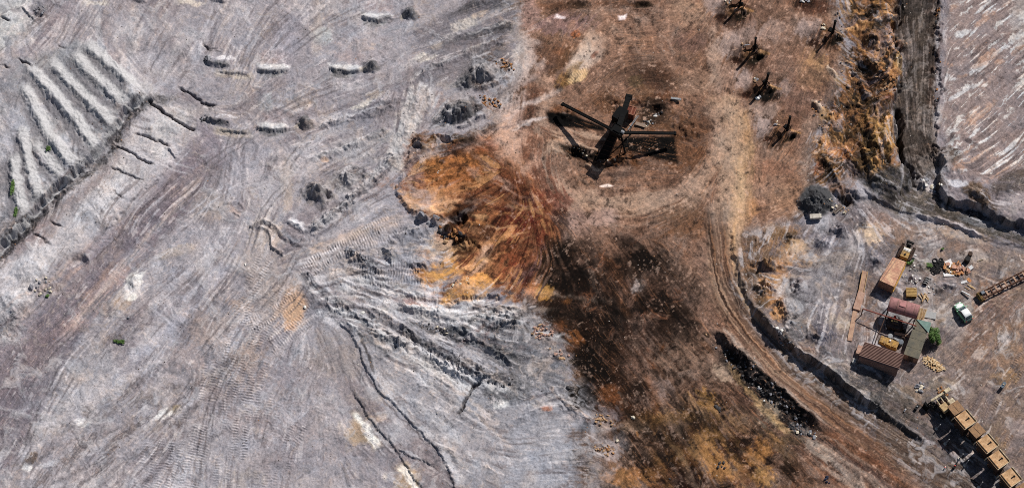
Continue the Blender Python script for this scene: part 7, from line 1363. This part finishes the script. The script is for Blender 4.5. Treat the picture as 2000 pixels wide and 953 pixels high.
# ------------------------------------------------------------------ wagon train bottom right
rowd, rown = dirs(-52)                                     # along the train to the lower right
def wagon(slot):
    o = bpy.data.objects.new('hopper_wagon', None); COL.objects.link(o); X = Vector((1,0,0)); Y = Vector((0,1,0))
    hL, hW = (1.28, 1.25) if slot else (.95, 1.0); top = 3.6 if slot else 3.3; m = M_ochre if slot else M_ochre2
    q = [(-hL,-hW), (hL,-hW), (hL,hW), (-hL,hW)]
    mb = MB(); mb.hexa([(a*.7, b2*.6, .8) for a, b2 in q], [(a*.92, b2*.92, top - .15) for a, b2 in q]); mb.build('hopper', M_dark, o)
    mb = MB(); mb.box((0,0,top - .06), X*hL, Y*hW, Z*.06); tp = mb.build('top_plate', m, o)
    if slot:
        mb = MB(); mb.box((.1,.25,top + .02), X*.09, Y*.34, Z*.025); mb.box((.1,.55,top + .025), X*.17, Y*.1, Z*.025); sub(mb, 'slot_hatch', M_black, tp)
        mb = MB(); mb.box((0,-hW + .28,top + .10), X*(hL - .02), Y*.05, Z*.12); sub(mb, 'rib', M_ochre, tp)
        mb = MB(); mb.box((hL - .05,0,top + .10), X*.05, Y*hW, Z*.10); mb.box((0,hW - .05,top+.10), X*hL, Y*.05, Z*.10); sub(mb, 'lip', M_cream, tp)
        mb = MB(); mb.hexa([(-hL-.1,-hW-.45,2.9),(-hL+.05,-hW-.45,2.9),(-hL+.05,-hW,top-.5),(-hL-.1,-hW,top-.5)], [(-hL-.1,-hW-.45,3.0),(-hL+.05,-hW-.45,3.0),(-hL+.05,-hW,top-.05),(-hL-.1,-hW,top-.05)]); mb.build('end_bracket', M_cream, o)
    else:
        mb = MB(); mb.box((0,0,top + .02), X*hL*.8, Y*.05, Z*.03); sub(mb, 'rib', M_ochre2, tp)
    for a in (-.6, .6): 
        mb = MB(); mb.cyl((a*hL,-.75,.4), (a*hL,.75,.4), .09, 8); ax = mb.build('axle', M_dark, o)
        for s_ in (-1, 1): mb = MB(); mb.cyl((a*hL,.62*s_,.4), (a*hL,.78*s_,.4), .4, 14); w_ = mb.build('wheel', M_dark, ax.parent)
    mb = MB(); mb.box((0,0,.8), X*(hL + .25), Y*.5, Z*.14); mb.build('chassis', M_dark, o)
    for s_ in (-1, 1): mb = MB(); mb.beam((hL*.5,s_*.45,.8), (hL*.85,s_*hW*.85,top - .3), .1); mb.beam((-hL*.5,s_*.45,.8), (-hL*.85,s_*hW*.85,top - .3), .1); mb.build('side_strut', M_dark, o)
    return o
lean = lambda u, v, z: (u, v)
wag = [(1867, 796, 0, 'small plain brown wagon coupled behind the loader'), (1886, 819, 1, 'first ochre wagon with a slotted top, next to the loader'), (1908.5, 840, 0, 'plain brown wagon between the first two slotted ochre wagons'), (1929, 866, 1, 'second ochre slotted wagon counted from the loader'),
       (1951, 897, 1, 'third ochre slotted wagon counted from the loader'), (1975, 932, 1, 'fourth ochre slotted wagon, near the bottom edge'), (1997, 957, 0, 'plain brown wagon cut by the bottom right corner')]
src = {}
rot = math.atan2(rowd.y, rowd.x)
for u, v, k, l in wag:
    if k not in src: src[k] = wagon(k); o = src[k]
    else: o = copytree(src[k])
    zt = 3.6 if k else 3.3; i0 = G(u, v).z; p = PZ(u, v, i0 + zt); gg = p.copy(); gg.z = i0
    # sit on the ground below
    o.location = gg; o.rotation_euler = (0, 0, rot + R(random.uniform(-2, 2))); tag(o, l, 'wagon', 'hopper wagons in the train')
# loader at the head
p = PZ(1843, 783, G(1843, 783).z + 2.4); g = Vector((p.x, p.y, G(1848, 795).z)); x, y = -rowd, -rown
x, y = dirs(128)
ld = empty('loader', g, 'dirty cream and black loader machine heading the wagon train', 'loader')
mb = MB(); mb.box(g + Z*1.3 - x*.6, x*1.2, y*.8, Z*.4); mb.build('chassis', M_dark, ld)
mb = MB(); mb.box(g - x*1.0 + y*-.95 + Z*2.3, x*.65, y*.5, Z*.35); mb.build('cab_roof', M_cream, ld)
mb = MB(); mb.box(g - x*.9 + y*-.9 + Z*1.7, x*.5, y*.4, Z*.4); mb.build('cab_glass', M_glass, ld)
mb = MB(); mb.box(g - x*.9 + y*.45 + Z*2.1, x*.7, y*.6, Z*.25); mb.build('engine_cover', mat('tan_cover', (176,150,110), (140,116,84)), ld)
mb = MB(); mb.beam(g + x*1.2 + y*1.5 + Z*2.3, g + x*1.0 - y*1.6 + Z*2.7, .34, .25); mb.build('front_frame', M_cream, ld)
mb = MB(); mb.box(g + x*1.0 - y*1.5 + Z*2.9, x*.3, y*.5, Z*.08); mb.build('tray', M_cream, ld)
mb = MB(); 
for s_ in (-.9, -.1, .7): mb.beam(g + x*1.1 + y*s_ + Z*2.3, g - x*.6 + y*s_ + Z*1.9, .16)
mb.build('lift_arms', M_cream, ld)
mb = MB(); c0 = g + x*1.3 + y*2.3 + Z*.9; mb.hexa([c0 - x*.5 - y*.1 - Z*.7, c0 + x*.5 - y*.1 - Z*.7, c0 + x*.4 + y*.25 - Z*.7, c0 - x*.4 + y*.25 - Z*.7], [c0 - x*.6 - y*.3 + Z*.7, c0 + x*.6 - y*.3 + Z*.7, c0 + x*.4 + y*.1 + Z*.7, c0 - x*.4 + y*.1 + Z*.7]); mb.build('blade', M_black, ld)
mb = MB(); mb.beam(g + x*1.2 + y*1.4 + Z*1.8, c0, .16); mb.build('blade_arm', M_black, ld)
for s_ in (-1, 1):
    for t in (-1.3, .8): mb = MB(); c0 = g + x*t + Z*.65; mb.cyl(c0 + y*s_*.8, c0 + y*s_*1.2, .65, 16); w_ = mb.build('wheel', M_tyre, ld); mb = MB(); mb.cyl(c0 + y*s_*1.2, c0 + y*s_*1.23, .3, 10); sub(mb, 'hub_cap', M_cream, w_)
mb = MB()
for k in range(5): a = g + y*1.3 + x*(-.6 + .4*k) + Z*1.3; mb.cyl(a, a + y*.6 - Z*.9 + x*.3, .05, 6)
mb.build('hoses', M_tyre, ld)
# leaning stakes
def stake():
    o = bpy.data.objects.new('marker_stake', None); COL.objects.link(o)
    mb = MB(); mb.beam((0,0,-.3), (.35,.2,1.6), .14); mb.build('shaft', M_grey, o); mb = MB(); mb.cyl((0,0,-.1), (0,0,.18), .34, 8, .22); mb.build('footing', M_conc, o); return o
s0 = stake()
for i, (u, v, l) in enumerate([(1829, 836, 'topmost leaning grey stake at the shadow edge of the train'), (1846, 866, 'second leaning grey stake below the topmost'), (1873, 896, 'upper stake of the close pair beside the train'), (1884, 909, 'lower stake of the close pair beside the train'), (1912, 951, 'leaning grey stake at the bottom edge by the train')]):
    o = s0 if i == 0 else copytree(s0); o.location = G(u, v); o.rotation_euler = (0, 0, R(-5 + 7*i)); tag(o, l, 'stake', 'leaning stakes beside the train')
def smallthing(u, v, label, m, m2, name='fuel_can', cat='can', s=.5):
    g = G(u, v); o = empty(name, g, label, cat); x, y = dirs(50); mb = MB(); mb.box(g + Z*s*.5, x*s*.8, y*s*.35, Z*s*.5); mb.build('body', m, o); mb = MB(); mb.cyl(g + Z*s, g + Z*(s + .18), .1, 8); mb.build('cap', m2, o)
smallthing(1864, 912, 'dark can beside the haul road near the train', M_tyre, M_red); smallthing(1790, 797, 'upright dark flask shaped can left of the train head', M_tyre, M_grey, s=.6); smallthing(1958, 755, 'faded blue can alone on the far right yard', M_blue, M_cream, s=.7); smallthing(1845, 914, 'small pale can next to the dark can', M_white, M_red, s=.3); smallthing(1767, 802, 'tiny white can on the brown ledge below the sheds', M_white, M_grey, s=.3)
# ------------------------------------------------------------------ bush and weeds
def foliage(name_root, u, v, rx, ry, h, n, ls, m, label, cat, seed, trunk=True, z0=.3):
    rs = random.Random(seed); g = G(u, v); o = empty(name_root, g, label, cat); ux, uy = AX.normalized(), AY.normalized()
    if trunk:
        mb = MB(); mb.cyl(g - Z*.3, g + Z*h*.5, .10, 7, .05)
        for k in range(6): a = k*1.05; mb.cyl(g + Z*h*.2, g + ux*rx*.6*math.cos(a) + uy*ry*.6*math.sin(a) + Z*h*.65, .05, 5, .015)
        mb.build('trunk' if h > 1.5 else 'stem', M_bark, o)
    lobes = [(rs.uniform(-.6,.6)*rx, rs.uniform(-.6,.6)*ry, rs.uniform(.35,.8)*h, rs.uniform(.28,.5)) for _ in range(13)]
    vs_, fs = [], []
    for k in range(n):
        lx, ly, lz, lr = rs.choice(lobes); a = Vector((rs.gauss(0,1), rs.gauss(0,1), rs.gauss(0,1))).normalized()*(rs.random()**.4)
        p = g + ux*(lx + a.x*rx*lr) + uy*(ly + a.y*ry*lr) + Z*max(z0, lz + a.z*h*.3)
        t = Vector((rs.gauss(0,1), rs.gauss(0,1), rs.gauss(0,.6))).normalized(); b2 = t.cross(Vector((rs.gauss(0,.5), rs.gauss(0,.5), 1))).normalized(); s_ = ls*rs.uniform(.6, 1.3)
        i = len(vs_); vs_ += [p - t*s_, p + b2*s_*.45, p + t*s_, p - b2*s_*.45]; fs.append((i, i+1, i+2, i+3))
    me = bpy.data.meshes.new('crown'); me.from_pydata([tuple(q - g) for q in vs_], [], fs); me.materials.append(m); c = bpy.data.objects.new('crown' if h > 1.5 else 'leaves', me); COL.objects.link(c); c.parent = o
foliage('bush', 1823, 664, 1.15, 1.55, 2.6, 3600, .13, M_leaf, 'bright green leafy bush growing against the grey hut', 'bush', 1)
for i, (u, v, rx, ry, n, l) in enumerate([(95, 292, .5, .75, 260, 'green weed tuft in the furrow of the pale stockpile'), (26, 370, .45, 1.8, 420, 'tall strip of green weeds low on the far left furrow'), (32, 418, .35, 1.2, 240, 'lower strip of green weeds by the foot of the stockpile'), (234, 668, 1.1, .5, 420, 'dark green weeds below the rubble on the left floor'), (93, 578, .4, .3, 90, 'tiny weed tuft on the grey rubble at far left'),
    (1815, 519, .7, .5, 160, 'weeds growing by the old tyres'), (1777, 515, .8, .5, 130, 'weeds growing beside the crawler tractor'), (1840, 488, .3, .2, 60, 'tiny weeds above the tyre heap')]):
    foliage('weed', u, v, rx, ry, .45, n, .12, M_leaf if i in (0, 3) else M_leaf2, l, 'weeds', 20 + i, trunk=True, z0=.05)
